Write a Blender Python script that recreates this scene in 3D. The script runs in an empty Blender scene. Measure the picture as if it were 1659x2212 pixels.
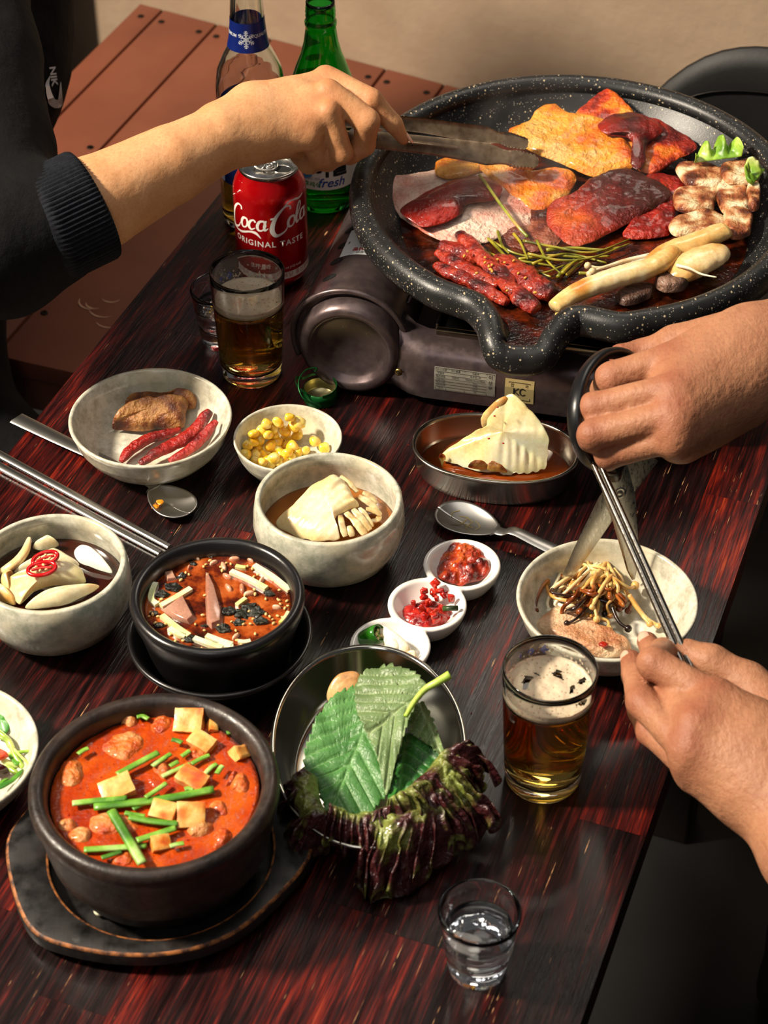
import bpy, bmesh, math, random
import numpy as np
from mathutils import Vector, Matrix, Euler
from mathutils.bvhtree import BVHTree

random.seed(7)
RNG = np.random.default_rng(11)
scn = bpy.context.scene
COL = scn.collection

# ---------------------------------------------------------------- camera, light, exposure
TZ = 0.74                       # table top height; everything below is written with the table top at z = 0
FPX, PITCH, CH = 4400.0, math.radians(40), 1.046
CAM = np.array([0.0, -CH / math.tan(PITCH), CH])
cd = bpy.data.cameras.new('camera')
cam = bpy.data.objects.new('camera', cd)
COL.objects.link(cam)
cam.location = (CAM[0], CAM[1], CAM[2] + TZ)
cam.rotation_euler = (math.radians(90) - PITCH, 0, 0)
cd.sensor_fit = 'VERTICAL'
cd.sensor_height = 36.0
cd.lens = FPX * 36.0 / 2212.0
cd.clip_start = 0.05
cd.dof.use_dof = True
cd.dof.focus_distance = 1.62
cd.dof.aperture_fstop = 13
scn.camera = cam

w = bpy.data.worlds.new('room_light')
scn.world = w
w.use_nodes = True
w.node_tree.nodes['Background'].inputs[0].default_value = (0.9, 0.88, 0.9, 1)
w.node_tree.nodes['Background'].inputs[1].default_value = 0.07

def lamp(name, loc, target, power, size, color, spread=180):
    d = bpy.data.lights.new(name, 'AREA')
    d.shape = 'DISK'
    d.size = size
    d.energy = power
    d.color = color
    d.spread = math.radians(spread)
    o = bpy.data.objects.new(name, d)
    COL.objects.link(o)
    o.location = (loc[0], loc[1], loc[2] + TZ)
    v = Vector(target) - Vector(loc)
    o.rotation_euler = v.to_track_quat('-Z', 'Y').to_euler()
    return o

lamp('key_light', (-2.4, -0.25, 2.35), (0.0, 0.0, 0.0), 262, 0.40, (1.0, 0.87, 0.70))
lamp('back_light', (0.35, 1.05, 1.35), (0.05, 0.0, 0.0), 4, 0.5, (1.0, 0.88, 0.74))
lamp('camera_side_fill', (-0.5, -1.6, 1.7), (0.0, 0.1, 0.0), 4, 0.7, (0.97, 0.95, 0.95))  # added weak fill from the camera side, not an actual lamp
lamp('overhead_fill', (-0.2, -0.2, 2.2), (0.0, 0.0, 0.0), 9, 1.6, (1.0, 0.93, 0.84))  # added broad dim fill overhead for reflections on rims and steel

vs = scn.view_settings
vs.view_transform = 'Standard'
vs.look = 'None'
vs.exposure = 0.0
vs.gamma = 1.0
vs.use_curve_mapping = False
scn.cycles.use_denoising = True
scn.cycles.max_bounces = 14
scn.cycles.transmission_bounces = 14
scn.cycles.transparent_max_bounces = 16
scn.cycles.volume_bounces = 1
scn.cycles.sample_clamp_indirect = 6.0
scn.cycles.blur_glossy = 0.5

# ---------------------------------------------------------------- picture point -> table space
_fw = np.array([0, math.cos(PITCH), -math.sin(PITCH)])
_up = np.array([0, math.sin(PITCH), math.cos(PITCH)])
_rt = np.array([1.0, 0, 0])
def P(px, py, z=0.0):
    d = _fw + _rt * (px - 829.5) / FPX - _up * (py - 1106) / FPX
    return CAM + (z - CAM[2]) / d[2] * d
def PD(px, py, Z):
    return CAM + Z * (_fw + _rt * (px - 829.5) / FPX - _up * (py - 1106) / FPX)
def depth(px, py, z):
    return float((P(px, py, z) - CAM) @ _fw)

# ---------------------------------------------------------------- colours and noise
def hexc(h, a=1.0):
    h = h.lstrip('#')
    c = [int(h[i:i + 2], 16) / 255 for i in (0, 2, 4)]
    return tuple([(x / 12.92 if x <= 0.04045 else ((x + 0.055) / 1.055) ** 2.4) for x in c] + [a])

def _hash(ix, iy, iz, s):
    n = (ix * 374761393 + iy * 668265263 + iz * 2147483647 + s * 1274126177) & 0xffffffff
    n = ((n ^ (n >> 13)) * 1274126177) & 0xffffffff
    n = ((n ^ (n >> 16)) * 2246822519) & 0xffffffff
    return ((n ^ (n >> 15)) & 0xffffff) / float(0xffffff)
def vnoise(p, seed=0):
    """value noise in -1..1 for an (N,3) array"""
    p = np.asarray(p, float)
    i = np.floor(p).astype(np.int64)
    f = p - i
    u = f * f * (3 - 2 * f)
    r = 0
    for dx in (0, 1):
        for dy in (0, 1):
            for dz in (0, 1):
                wgt = (u[:, 0] if dx else 1 - u[:, 0]) * (u[:, 1] if dy else 1 - u[:, 1]) * (u[:, 2] if dz else 1 - u[:, 2])
                r = r + wgt * _hash(i[:, 0] + dx, i[:, 1] + dy, i[:, 2] + dz, seed)
    return r * 2 - 1
def fbm(p, seed=0, octaves=3):
    r, a, p = 0, 1.0, np.asarray(p, float)
    for k in range(octaves):
        r = r + a * vnoise(p * 2 ** k + 13.7 * k, seed + k)
        a *= 0.5
    return r / 1.75

# ---------------------------------------------------------------- materials
class NT:
    def __init__(s, name):
        s.m = bpy.data.materials.new(name)
        s.m.use_nodes = True
        s.t = s.m.node_tree
        s.b = s.t.nodes['Principled BSDF']
        s.tc = s.t.nodes.new('ShaderNodeTexCoord')
    def n(s, kind, **kw):
        o = s.t.nodes.new(kind)
        for k, v in kw.items():
            if k in o.inputs:
                o.inputs[k].default_value = v
            else:
                setattr(o, k, v)
        return o
    def l(s, a, b):
        s.t.links.new(a, b)
    def noise(s, scale, detail=3, rough=0.55, stretch=None, rot=None, dist=0):
        o = s.n('ShaderNodeTexNoise')
        o.inputs['Scale'].default_value = scale
        o.inputs['Detail'].default_value = detail
        o.inputs['Roughness'].default_value = rough
        o.inputs['Distortion'].default_value = dist
        if stretch:
            mp = s.n('ShaderNodeMapping')
            mp.inputs['Scale'].default_value = stretch
            if rot:
                mp.inputs['Rotation'].default_value = rot
            s.l(s.tc.outputs['Object'], mp.inputs['Vector'])
            s.l(mp.outputs[0], o.inputs['Vector'])
        else:
            s.l(s.tc.outputs['Object'], o.inputs['Vector'])
        return o.outputs[0]
    def ramp(s, fac, stops):
        o = s.n('ShaderNodeValToRGB')
        e = o.color_ramp.elements
        e[0].position, e[0].color = stops[0]
        e[1].position, e[1].color = stops[-1]
        for p_, c_ in stops[1:-1]:
            k = e.new(p_)
            k.color = c_
        s.l(fac, o.inputs[0])
        return o.outputs[0]
    def mix(s, fac, a, b, mode='MIX'):
        o = s.n('ShaderNodeMix', data_type='RGBA', blend_type=mode)
        for v, k in ((fac, 0), (a, 6), (b, 7)):
            if hasattr(v, 'links'):
                s.l(v, o.inputs[k])
            else:
                o.inputs[k].default_value = v
        return o.outputs[2]
    def mathn(s, op, a, b=0.0):
        o = s.n('ShaderNodeMath', operation=op)
        for v, k in ((a, 0), (b, 1)):
            if hasattr(v, 'links'):
                s.l(v, o.inputs[k])
            else:
                o.inputs[k].default_value = v
        return o.outputs[0]
    def bump(s, h, strength=0.3, dist=0.001, prev=None):
        o = s.n('ShaderNodeBump')
        o.inputs['Strength'].default_value = strength
        o.inputs['Distance'].default_value = dist
        s.l(h, o.inputs['Height'])
        if prev is not None:
            s.l(prev, o.inputs['Normal'])
        s.l(o.outputs[0], s.b.inputs['Normal'])
        return o.outputs[0]
    def attr(s, name='tint'):
        return s.n('ShaderNodeVertexColor', layer_name=name).outputs[0]
    def set(s, **kw):
        names = dict(base='Base Color', rough='Roughness', metal='Metallic', ior='IOR', trans='Transmission Weight',
                     coat='Coat Weight', coatr='Coat Roughness', sss='Subsurface Weight', sssr='Subsurface Radius',
                     ssss='Subsurface Scale', spec='Specular IOR Level', alpha='Alpha', emit='Emission Color',
                     emits='Emission Strength', sheen='Sheen Weight', aniso='Anisotropic')
        for k, v in kw.items():
            i = s.b.inputs[names[k]]
            if hasattr(v, 'links'):
                s.l(v, i)
            else:
                i.default_value = v
        return s

def simple(name, color, rough=0.5, bump=None, vary=None, **kw):
    """plain principled surface; vary=(scale, other colour, low, high), bump=(scale, strength, distance)"""
    m = NT(name)
    base = hexc(color) if isinstance(color, str) else color
    if vary:
        sc_, c2, lo, hi = vary
        base = m.ramp(m.noise(sc_, 4), [(lo, base), (hi, hexc(c2))])
    m.set(base=base, rough=rough, **kw)
    if bump:
        m.bump(m.noise(bump[0], 4), bump[1], bump[2])
    return m.m

# ---------------------------------------------------------------- objects
def root_loc(o):
    while o.parent is not None:
        o = o.parent
    return np.array(o.location)

def thing(name, label, cat, loc, group=None):
    o = bpy.data.objects.new(name, None)
    o.empty_display_size = 0.02
    COL.objects.link(o)
    o.location = tuple(loc)
    o['label'] = label
    o['category'] = cat
    if group:
        o['group'] = group
    return o

def mesh(name, vf, mats, smooth=True, col=None):
    V, F = vf[0], vf[1]
    V = np.asarray(V, float)
    me = bpy.data.meshes.new(name)
    me.from_pydata(V.tolist(), [], [tuple(int(i) for i in f) for f in F] if not isinstance(F, np.ndarray) else F.tolist())
    for m in (mats if isinstance(mats, (list, tuple)) else [mats]):
        me.materials.append(m)
    if smooth:
        me.polygons.foreach_set('use_smooth', [True] * len(me.polygons))
        if smooth == 'sharp':
            me.set_sharp_from_angle(angle=math.radians(38))
    if col is not None:
        c = np.ones((len(V), 4))
        c[:, :col.shape[1]] = col
        a = me.color_attributes.new('tint', 'FLOAT_COLOR', 'POINT')
        a.data.foreach_set('color', c.ravel())
    me.update()
    return me

def obj(name, vf, mat, parent=None, smooth=True, col=None, label=None, cat=None, group=None, kind=None, fi=None):
    V = np.asarray(vf[0], float)
    if parent is not None:
        loc = None
        V = V - root_loc(parent)
    else:
        loc = np.array([(V[:, 0].min() + V[:, 0].max()) / 2, (V[:, 1].min() + V[:, 1].max()) / 2, V[:, 2].min()])
        V = V - loc
    me = mesh(name, (V, vf[1]), mat, smooth, col)
    if fi is not None:
        me.polygons.foreach_set('material_index', list(fi))
    o = bpy.data.objects.new(name, me)
    COL.objects.link(o)
    if parent is not None:
        o.parent = parent
    else:
        o.location = tuple(loc)
    if label: o['label'] = label
    if cat: o['category'] = cat
    if group: o['group'] = group
    if kind: o['kind'] = kind
    return o

def join(*vfs):
    Vs, Fs, n = [], [], 0
    for V, F in vfs:
        V = np.asarray(V, float)
        Vs.append(V)
        Fs += [tuple(int(i) + n for i in f) for f in F]
        n += len(V)
    return np.vstack(Vs), Fs

def rotm(rx=0, ry=0, rz=0):
    return np.array(Euler((math.radians(rx), math.radians(ry), math.radians(rz))).to_matrix())
def xf(vf, loc=(0, 0, 0), rot=None, scale=1.0):
    V = np.asarray(vf[0], float) * scale
    if rot is not None:
        V = V @ np.asarray(rot).T
    return V + np.asarray(loc), vf[1]
def frame_to(d, upv=(0, 0, 1)):
    """matrix whose columns are x along d, z near upv"""
    d = np.asarray(d, float); d = d / np.linalg.norm(d)
    u = np.asarray(upv, float)
    y = np.cross(u, d); y /= np.linalg.norm(y)
    z = np.cross(d, y)
    return np.stack([d, y, z], 1)

# ---------------------------------------------------------------- shapes
def lathe(prof, seg=64, c=(0, 0, 0), wob=0, seed=0, rfun=None):
    V, F = [], []
    prof = [tuple(q) for q in prof]
    ang = np.linspace(0, 2 * np.pi, seg, endpoint=False)
    idx = []
    for r, z in prof:
        if r < 1e-7:
            idx.append(len(V)); V.append((0, 0, z))
        else:
            idx.append(len(V))
            for a in ang:
                rr = r * (rfun(a, r, z) if rfun else 1)
                V.append((rr * math.cos(a), rr * math.sin(a), z))
    for k in range(len(prof) - 1):
        a0, b0 = idx[k], idx[k + 1]
        pa, pb = prof[k][0] < 1e-7, prof[k + 1][0] < 1e-7
        for i in range(seg):
            j = (i + 1) % seg
            if pa and pb: continue
            if pa: F.append((a0, b0 + j, b0 + i))
            elif pb: F.append((a0 + i, a0 + j, b0))
            else: F.append((a0 + i, a0 + j, b0 + j, b0 + i))
    V = np.array(V)
    if wob:
        n = vnoise(V * 18 + seed * 7.1, seed) * wob
        rr = np.hypot(V[:, 0], V[:, 1]); k = np.where(rr > 1e-5, 1 + n / np.maximum(rr, 1e-5), 1)
        V[:, 0] *= k; V[:, 1] *= k
    return V + np.asarray(c), F

def smooth_path(pts, n, closed=False):
    """Catmull-Rom through the points"""
    p = np.asarray(pts, float)
    m = len(p)
    out = []
    T = np.linspace(0, m if closed else m - 1, n, endpoint=not closed)
    for t in T:
        i = int(math.floor(t)); f = t - i
        if not closed and i >= m - 1: i, f = m - 2, 1.0
        g = (lambda k: p[k % m]) if closed else (lambda k: p[k] if 0 <= k < m else (2 * p[0] - p[1] if k < 0 else 2 * p[-1] - p[-2]))
        a, b, c_, d = g(i - 1), g(i), g(i + 1), g(i + 2)
        out.append(0.5 * ((2 * b) + (c_ - a) * f + (2 * a - 5 * b + 4 * c_ - d) * f * f + (3 * b - a - 3 * c_ + d) * f ** 3))
    return np.array(out)

def tube(path, rad, seg=10, closed=False, sec=None, upv=None, cap=True, round_end=False, twist=0):
    """sweep; rad scalar or per point; sec = (k,2) section in units of rad"""
    p = np.asarray(path, float)
    n = len(p)
    r = np.full(n, rad, float) if np.isscalar(rad) else np.asarray(rad, float)
    if len(r) != n:
        r = np.interp(np.linspace(0, 1, n), np.linspace(0, 1, len(r)), r)
    if round_end and not closed:
        t0 = p[1] - p[0]; t0 /= np.linalg.norm(t0) + 1e-12
        t1 = p[-1] - p[-2]; t1 /= np.linalg.norm(t1) + 1e-12
        a = [p[0] - t0 * r[0] * k for k in (0.95, 0.7)]
        b = [p[-1] + t1 * r[-1] * k for k in (0.7, 0.95)]
        p = np.vstack([a, p, b]); r = np.concatenate([[r[0] * .3, r[0] * .72], r, [r[-1] * .72, r[-1] * .3]]); n = len(p)
    if sec is None:
        a = np.linspace(0, 2 * np.pi, seg, endpoint=False)
        sec = np.stack([np.cos(a), np.sin(a)], 1)
    sec = np.asarray(sec, float); m = len(sec)
    t = np.roll(p, -1, 0) - np.roll(p, 1, 0) if closed else np.gradient(p, axis=0)
    t /= np.linalg.norm(t, axis=1)[:, None] + 1e-12
    if upv is None:
        u = np.array([0, 0, 1.0]) if abs(t[0][2]) < 0.9 else np.array([0, 1.0, 0])
    else:
        u = np.asarray(upv, float)
    V = []
    for i in range(n):
        if upv is not None: u = np.asarray(upv, float)
        s_ = np.cross(t[i], u); s_ /= np.linalg.norm(s_) + 1e-12
        u2 = np.cross(s_, t[i])
        if upv is None: u = u2
        th = twist * i / max(n - 1, 1)
        c_, sn = math.cos(th), math.sin(th)
        for x, y in sec:
            x, y = x * c_ - y * sn, x * sn + y * c_
            V.append(p[i] + r[i] * (x * s_ + y * u2))
    F = []
    for i in range(n if closed else n - 1):
        a0, b0 = i * m, ((i + 1) % n) * m
        for j in range(m):
            k = (j + 1) % m
            F.append((a0 + j, a0 + k, b0 + k, b0 + j))
    if cap and not closed:
        F.append(tuple(range(m))[::-1]); F.append(tuple(range((n - 1) * m, n * m)))
    return np.array(V), F

def box(sx, sy, sz, bev=0.0, seg=2, loc=(0, 0, 0), rot=None):
    bm = bmesh.new()
    bmesh.ops.create_cube(bm, size=1)
    bmesh.ops.scale(bm, vec=(sx, sy, sz), verts=bm.verts)
    if bev:
        bmesh.ops.bevel(bm, geom=bm.edges[:], offset=bev, segments=seg, profile=0.5, affect='EDGES')
    bm.verts.index_update()
    V = np.array([v.co[:] for v in bm.verts]); F = [tuple(v.index for v in f.verts) for f in bm.faces]
    bm.free()
    return xf((V, F), loc, rot)

def prism(poly, z0, z1, bev=0.0, seg=2):
    bm = bmesh.new()
    vs_ = [bm.verts.new((x, y, z0)) for x, y in poly]
    f = bm.faces.new(vs_)
    r = bmesh.ops.extrude_face_region(bm, geom=[f])
    up = [e for e in r['geom'] if isinstance(e, bmesh.types.BMVert)]
    bmesh.ops.translate(bm, vec=(0, 0, z1 - z0), verts=up)
    bmesh.ops.recalc_face_normals(bm, faces=bm.faces)
    if bev:
        ed = [e for e in bm.edges if abs(e.verts[0].co.z - e.verts[1].co.z) < 1e-9]
        bmesh.ops.bevel(bm, geom=ed, offset=bev, segments=seg, profile=0.5, affect='EDGES')
    bm.verts.index_update()
    V = np.array([v.co[:] for v in bm.verts]); F = [tuple(v.index for v in g.verts) for g in bm.faces]
    bm.free()
    return V, F

def sheet(fn, nu, nv, th=0.001, mask=None):
    """thick sheet from fn(u,v)->xyz arrays on a grid (u,v in 0..1); th scalar or fn(u,v)"""
    u, v = np.meshgrid(np.linspace(0, 1, nu), np.linspace(0, 1, nv), indexing='ij')
    G = fn(u, v)
    G = np.stack([np.asarray(g, float) + 0 * u for g in G], -1)
    du = np.gradient(G, axis=0); dv = np.gradient(G, axis=1)
    N = np.cross(du, dv); N /= np.linalg.norm(N, axis=-1)[..., None] + 1e-12
    t = th(u, v) if callable(th) else th * np.ones_like(u)
    A = (G + N * t[..., None] / 2).reshape(-1, 3); B = (G - N * t[..., None] / 2).reshape(-1, 3)
    n = nu * nv
    F = []
    I = lambda i, j: i * nv + j
    for i in range(nu - 1):
        for j in range(nv - 1):
            F.append((I(i, j), I(i + 1, j), I(i + 1, j + 1), I(i, j + 1)))
            F.append((n + I(i, j), n + I(i, j + 1), n + I(i + 1, j + 1), n + I(i + 1, j)))
    ring = [I(i, 0) for i in range(nu)] + [I(nu - 1, j) for j in range(1, nv)] + [I(i, nv - 1) for i in range(nu - 2, -1, -1)] + [I(0, j) for j in range(nv - 2, 0, -1)]
    for k in range(len(ring)):
        a, b = ring[k], ring[(k + 1) % len(ring)]
        F.append((a, a + n, b + n, b))
    return np.vstack([A, B]), F

def surface_nets(D, org, h):
    """quad mesh of D<0"""
    s = D < 0
    nx, ny, nz = D.shape
    c = np.zeros((nx - 1, ny - 1, nz - 1), np.int8)
    for dx in (0, 1):
        for dy in (0, 1):
            for dz in (0, 1):
                c += s[dx:nx - 1 + dx, dy:ny - 1 + dy, dz:nz - 1 + dz]
    cells = np.argwhere((c > 0) & (c < 8))
    idx = -np.ones(c.shape, np.int64)
    idx[cells[:, 0], cells[:, 1], cells[:, 2]] = np.arange(len(cells))
    acc = np.zeros((len(cells), 3)); cnt = np.zeros(len(cells))
    corners = [(a, b, d) for a in (0, 1) for b in (0, 1) for d in (0, 1)]
    for a in corners:
        for ax in range(3):
            if a[ax]: continue
            b = list(a); b[ax] = 1
            da = D[cells[:, 0] + a[0], cells[:, 1] + a[1], cells[:, 2] + a[2]]
            db = D[cells[:, 0] + b[0], cells[:, 1] + b[1], cells[:, 2] + b[2]]
            m = (da < 0) != (db < 0)
            t = np.where(m, da / np.where(m, da - db, 1), 0)
            pt = np.tile(np.array(a, float), (len(cells), 1)); pt[:, ax] += t
            acc[m] += pt[m]; cnt[m] += 1
    V = (cells + acc / cnt[:, None]) * h + org
    F = []
    for ax in range(3):
        o1, o2 = [(1, 2), (2, 0), (0, 1)][ax]
        sl0 = [slice(None)] * 3; sl1 = [slice(None)] * 3
        sl0[ax] = slice(0, -1); sl1[ax] = slice(1, None)
        e = np.argwhere(s[tuple(sl0)] != s[tuple(sl1)])
        e = e[(e[:, o1] > 0) & (e[:, o2] > 0) & (e[:, o1] < D.shape[o1] - 1) & (e[:, o2] < D.shape[o2] - 1)]
        ins = s[e[:, 0], e[:, 1], e[:, 2]]
        q = []
        for a, b in ((0, 0), (1, 0), (1, 1), (0, 1)):
            k = e.copy(); k[:, o1] -= 1 - a; k[:, o2] -= 1 - b
            q.append(idx[k[:, 0], k[:, 1], k[:, 2]])
        q = np.stack(q, 1)
        q[~ins] = q[~ins][:, ::-1]
        F.append(q)
    F = np.vstack(F)
    return V, F[(F >= 0).all(1)]

def smin(a, b, k):
    h = np.clip(0.5 + 0.5 * (b - a) / k, 0, 1)
    return b + (a - b) * h - k * h * (1 - h)

def cone_d(X, a, b, ra, rb, sq=None):
    """distance to a tapered capsule; sq=(dir, factor) flattens along dir"""
    a, b = np.asarray(a, float), np.asarray(b, float)
    if sq is not None:
        d, f = sq; d = np.asarray(d, float) / np.linalg.norm(d)
        X = X + ((X - (a + b) / 2) @ d)[..., None] * d * (1 / f - 1)
    ba = b - a; L = ba @ ba + 1e-12
    t = np.clip(((X - a) @ ba) / L, 0, 1)
    return np.linalg.norm(X - a - t[..., None] * ba, axis=-1) - (ra + (rb - ra) * t)

def sdf(groups, h, pad=0.006, disp=None):
    """groups: list of (k_inside, k_with_rest, [prims]); prim=(a,b,ra,rb[,sq]); smooth union of all -> mesh"""
    lo, hi = np.full(3, 1e9), np.full(3, -1e9)
    for _, _, pr in groups:
        for q in pr:
            for c_, r in ((q[0], q[2]), (q[1], q[3])):
                lo = np.minimum(lo, np.asarray(c_) - r); hi = np.maximum(hi, np.asarray(c_) + r)
    lo -= pad; hi += pad
    n = np.ceil((hi - lo) / h).astype(int) + 1
    D = np.full(n, 1.0)
    ax = [lo[i] + h * np.arange(n[i]) for i in range(3)]
    for ki, kw, pr in groups:
        glo = np.full(3, 1e9); ghi = -glo
        for q in pr:
            for c_, r in ((q[0], q[2]), (q[1], q[3])):
                glo = np.minimum(glo, np.asarray(c_) - r); ghi = np.maximum(ghi, np.asarray(c_) + r)
        m = max(ki, kw) + 3 * h + 0.004
        i0 = np.maximum(((glo - m - lo) / h).astype(int), 0); i1 = np.minimum(np.ceil((ghi + m - lo) / h).astype(int) + 1, n)
        X = np.stack(np.meshgrid(*[ax[i][i0[i]:i1[i]] for i in range(3)], indexing='ij'), -1)
        d = None
        for q in pr:
            e = cone_d(X, *q)
            d = e if d is None else smin(d, e, ki)
        sl = tuple(slice(i0[i], i1[i]) for i in range(3))
        D[sl] = smin(D[sl], d, kw)
    if disp is not None:
        band = np.abs(D) < 0.012
        g = np.argwhere(band)
        X = lo + g * h
        D[band] += disp(X)
    return surface_nets(D, lo, h)

def relax(vf, it=1, lam=0.5):
    V, F = np.asarray(vf[0], float).copy(), np.asarray(vf[1])
    for _ in range(it):
        s = np.zeros_like(V); c_ = np.zeros(len(V))
        for a, b in ((0, 1), (1, 2), (2, 3), (3, 0)):
            np.add.at(s, F[:, a], V[F[:, b]]); np.add.at(s, F[:, b], V[F[:, a]])
            np.add.at(c_, F[:, a], 1); np.add.at(c_, F[:, b], 1)
        V += lam * (s / np.maximum(c_, 1)[:, None] - V)
    return V, vf[1]

def text_mesh(s, size=1.0, bold=0.0, shear=0.0, align='CENTER', spacing=1.0):
    cu = bpy.data.curves.new('lettering', 'FONT')
    cu.body = s
    cu.size = size
    cu.align_x = align
    cu.align_y = 'CENTER'
    cu.shear = shear
    cu.offset = bold
    cu.space_character = spacing
    cu.resolution_u = 3
    o = bpy.data.objects.new('lettering', cu)
    COL.objects.link(o)
    bpy.context.view_layer.update()
    me = o.to_mesh()
    V = np.array([v.co[:] for v in me.vertices]) if len(me.vertices) else np.zeros((0, 3))
    F = [tuple(p.vertices) for p in me.polygons]
    o.to_mesh_clear()
    bpy.data.objects.remove(o); bpy.data.curves.remove(cu)
    return V, F

def slice_x(vf, step):
    """cut a flat mesh at regular x so that it can be wrapped round a curve"""
    bm = bmesh.new()
    vs_ = [bm.verts.new(v) for v in vf[0]]
    for f in vf[1]:
        try: bm.faces.new([vs_[i] for i in f])
        except ValueError: pass
    if not len(vf[0]):
        return vf
    x0, x1 = vf[0][:, 0].min(), vf[0][:, 0].max()
    x = math.ceil(x0 / step) * step
    while x < x1:
        bmesh.ops.bisect_plane(bm, geom=bm.verts[:] + bm.edges[:] + bm.faces[:], plane_co=(x, 0, 0), plane_no=(1, 0, 0))
        x += step
    bm.verts.index_update()
    V = np.array([v.co[:] for v in bm.verts]); F = [tuple(v.index for v in f.verts) for f in bm.faces]
    bm.free()
    return V, F

def wrap(vf, c, rfun, a0, z0):
    """flat x,y -> round a vertical axis at c; a0 azimuth (radians) of x=0"""
    V, F = slice_x(vf, 0.002)
    z = z0 + V[:, 1]
    r = np.array([rfun(q) for q in z]) if callable(rfun) else np.full(len(V), rfun)
    a = a0 + V[:, 0] / r
    return np.stack([c[0] + r * np.cos(a), c[1] + r * np.sin(a), c[2] + z], 1), F

def stroke(pts, wid, n=24):
    """flat brush stroke in the xy plane with a width per control point"""
    p = smooth_path([(x, y, 0) for x, y in pts], n)
    w_ = np.interp(np.linspace(0, 1, n), np.linspace(0, 1, len(wid)), wid)
    t = np.gradient(p, axis=0); t /= np.linalg.norm(t, axis=1)[:, None] + 1e-12
    nn = np.stack([-t[:, 1], t[:, 0], 0 * t[:, 0]], 1)
    V = np.vstack([p + nn * w_[:, None] / 2, p - nn * w_[:, None] / 2])
    return V, [(i, i + 1, n + i + 1, n + i) for i in range(n - 1)]

ORD = ['first', 'second', 'third', 'fourth', 'fifth', 'sixth', 'seventh', 'eighth', 'ninth', 'tenth', 'eleventh', 'twelfth']
def pix(o):
    q = np.mean([v.co[:] for v in o.data.vertices], 0) + root_loc(o) * (1 if o.parent is None else 1) - CAM
    Z = q @ _fw
    return 829.5 + FPX * q[0] / Z, 1106 - FPX * (q @ _up) / Z
def rank_labels(name, group, what, per=7):
    """tell alike pieces apart by where they lie: row from the back, place from the left"""
    L_ = [o for o in COL.objects if o.get('group') == group and o.name.split('.')[0] == name]
    L_.sort(key=lambda o: pix(o)[1])
    rows = max(1, round(len(L_) / per))
    n = len(L_)
    for r in range(rows):
        row = sorted(L_[r * n // rows:(r + 1) * n // rows], key=lambda o: pix(o)[0])
        for i, o in enumerate(row):
            rowt = '' if rows == 1 else (', back row' if r == 0 else (', front row' if r == rows - 1 else ', %s row from back' % ORD[r]))
            o['label'] = '%s, %s from left%s' % (what, ORD[i], rowt)

# ================================================================ the room
TU = np.array([math.cos(math.radians(70)), math.sin(math.radians(70)), 0])     # along the table
TN = np.array([TU[1], -TU[0], 0])                                              # across it, to the right
def T(n, t, z=0.0):
    return TN * n + TU * t + np.array([0, 0, z])

def plaster():
    m = NT('plaster')
    m.set(base=m.ramp(m.noise(9, 5), [(0.35, hexc('#96806a')), (0.65, hexc('#a28c75'))]), rough=0.85)
    m.bump(m.noise(60, 5), 0.25, 0.004)
    return m.m
M_plaster = plaster()
M_floor = simple('dark_floor', '#030303', 0.7, bump=(40, .2, .002))
WL0, WL1 = np.array([-0.346, 1.416]), np.array([0.104, 1.166])
WD = (WL1 - WL0) / np.linalg.norm(WL1 - WL0); WNR = np.array([-WD[1], WD[0]])   # pointing away from the room
def quad_prism(a, b, thick, z0, z1):
    p = [a, b, b + WNR * thick, a + WNR * thick]
    return prism([tuple(q) for q in p], z0, z1)
obj('wall_back', quad_prism(WL0 - WD * 3.4, WL1 + WD * 1.9, 0.1, -TZ, 0.36), M_plaster, smooth=False, kind='structure')
cn = WL0 - WD * 1.6
V, F = box(0.1, 6.0, 2.24, loc=(-3.3, -0.2, 1.5 - 1.12))
obj('wall_left', (V, F), M_plaster, smooth=False, kind='structure')
obj('floor', box(6.4, 6.8, 0.1, loc=(-.2, 0.3, -TZ - 0.05)), M_floor, smooth=False, kind='structure')

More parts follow.
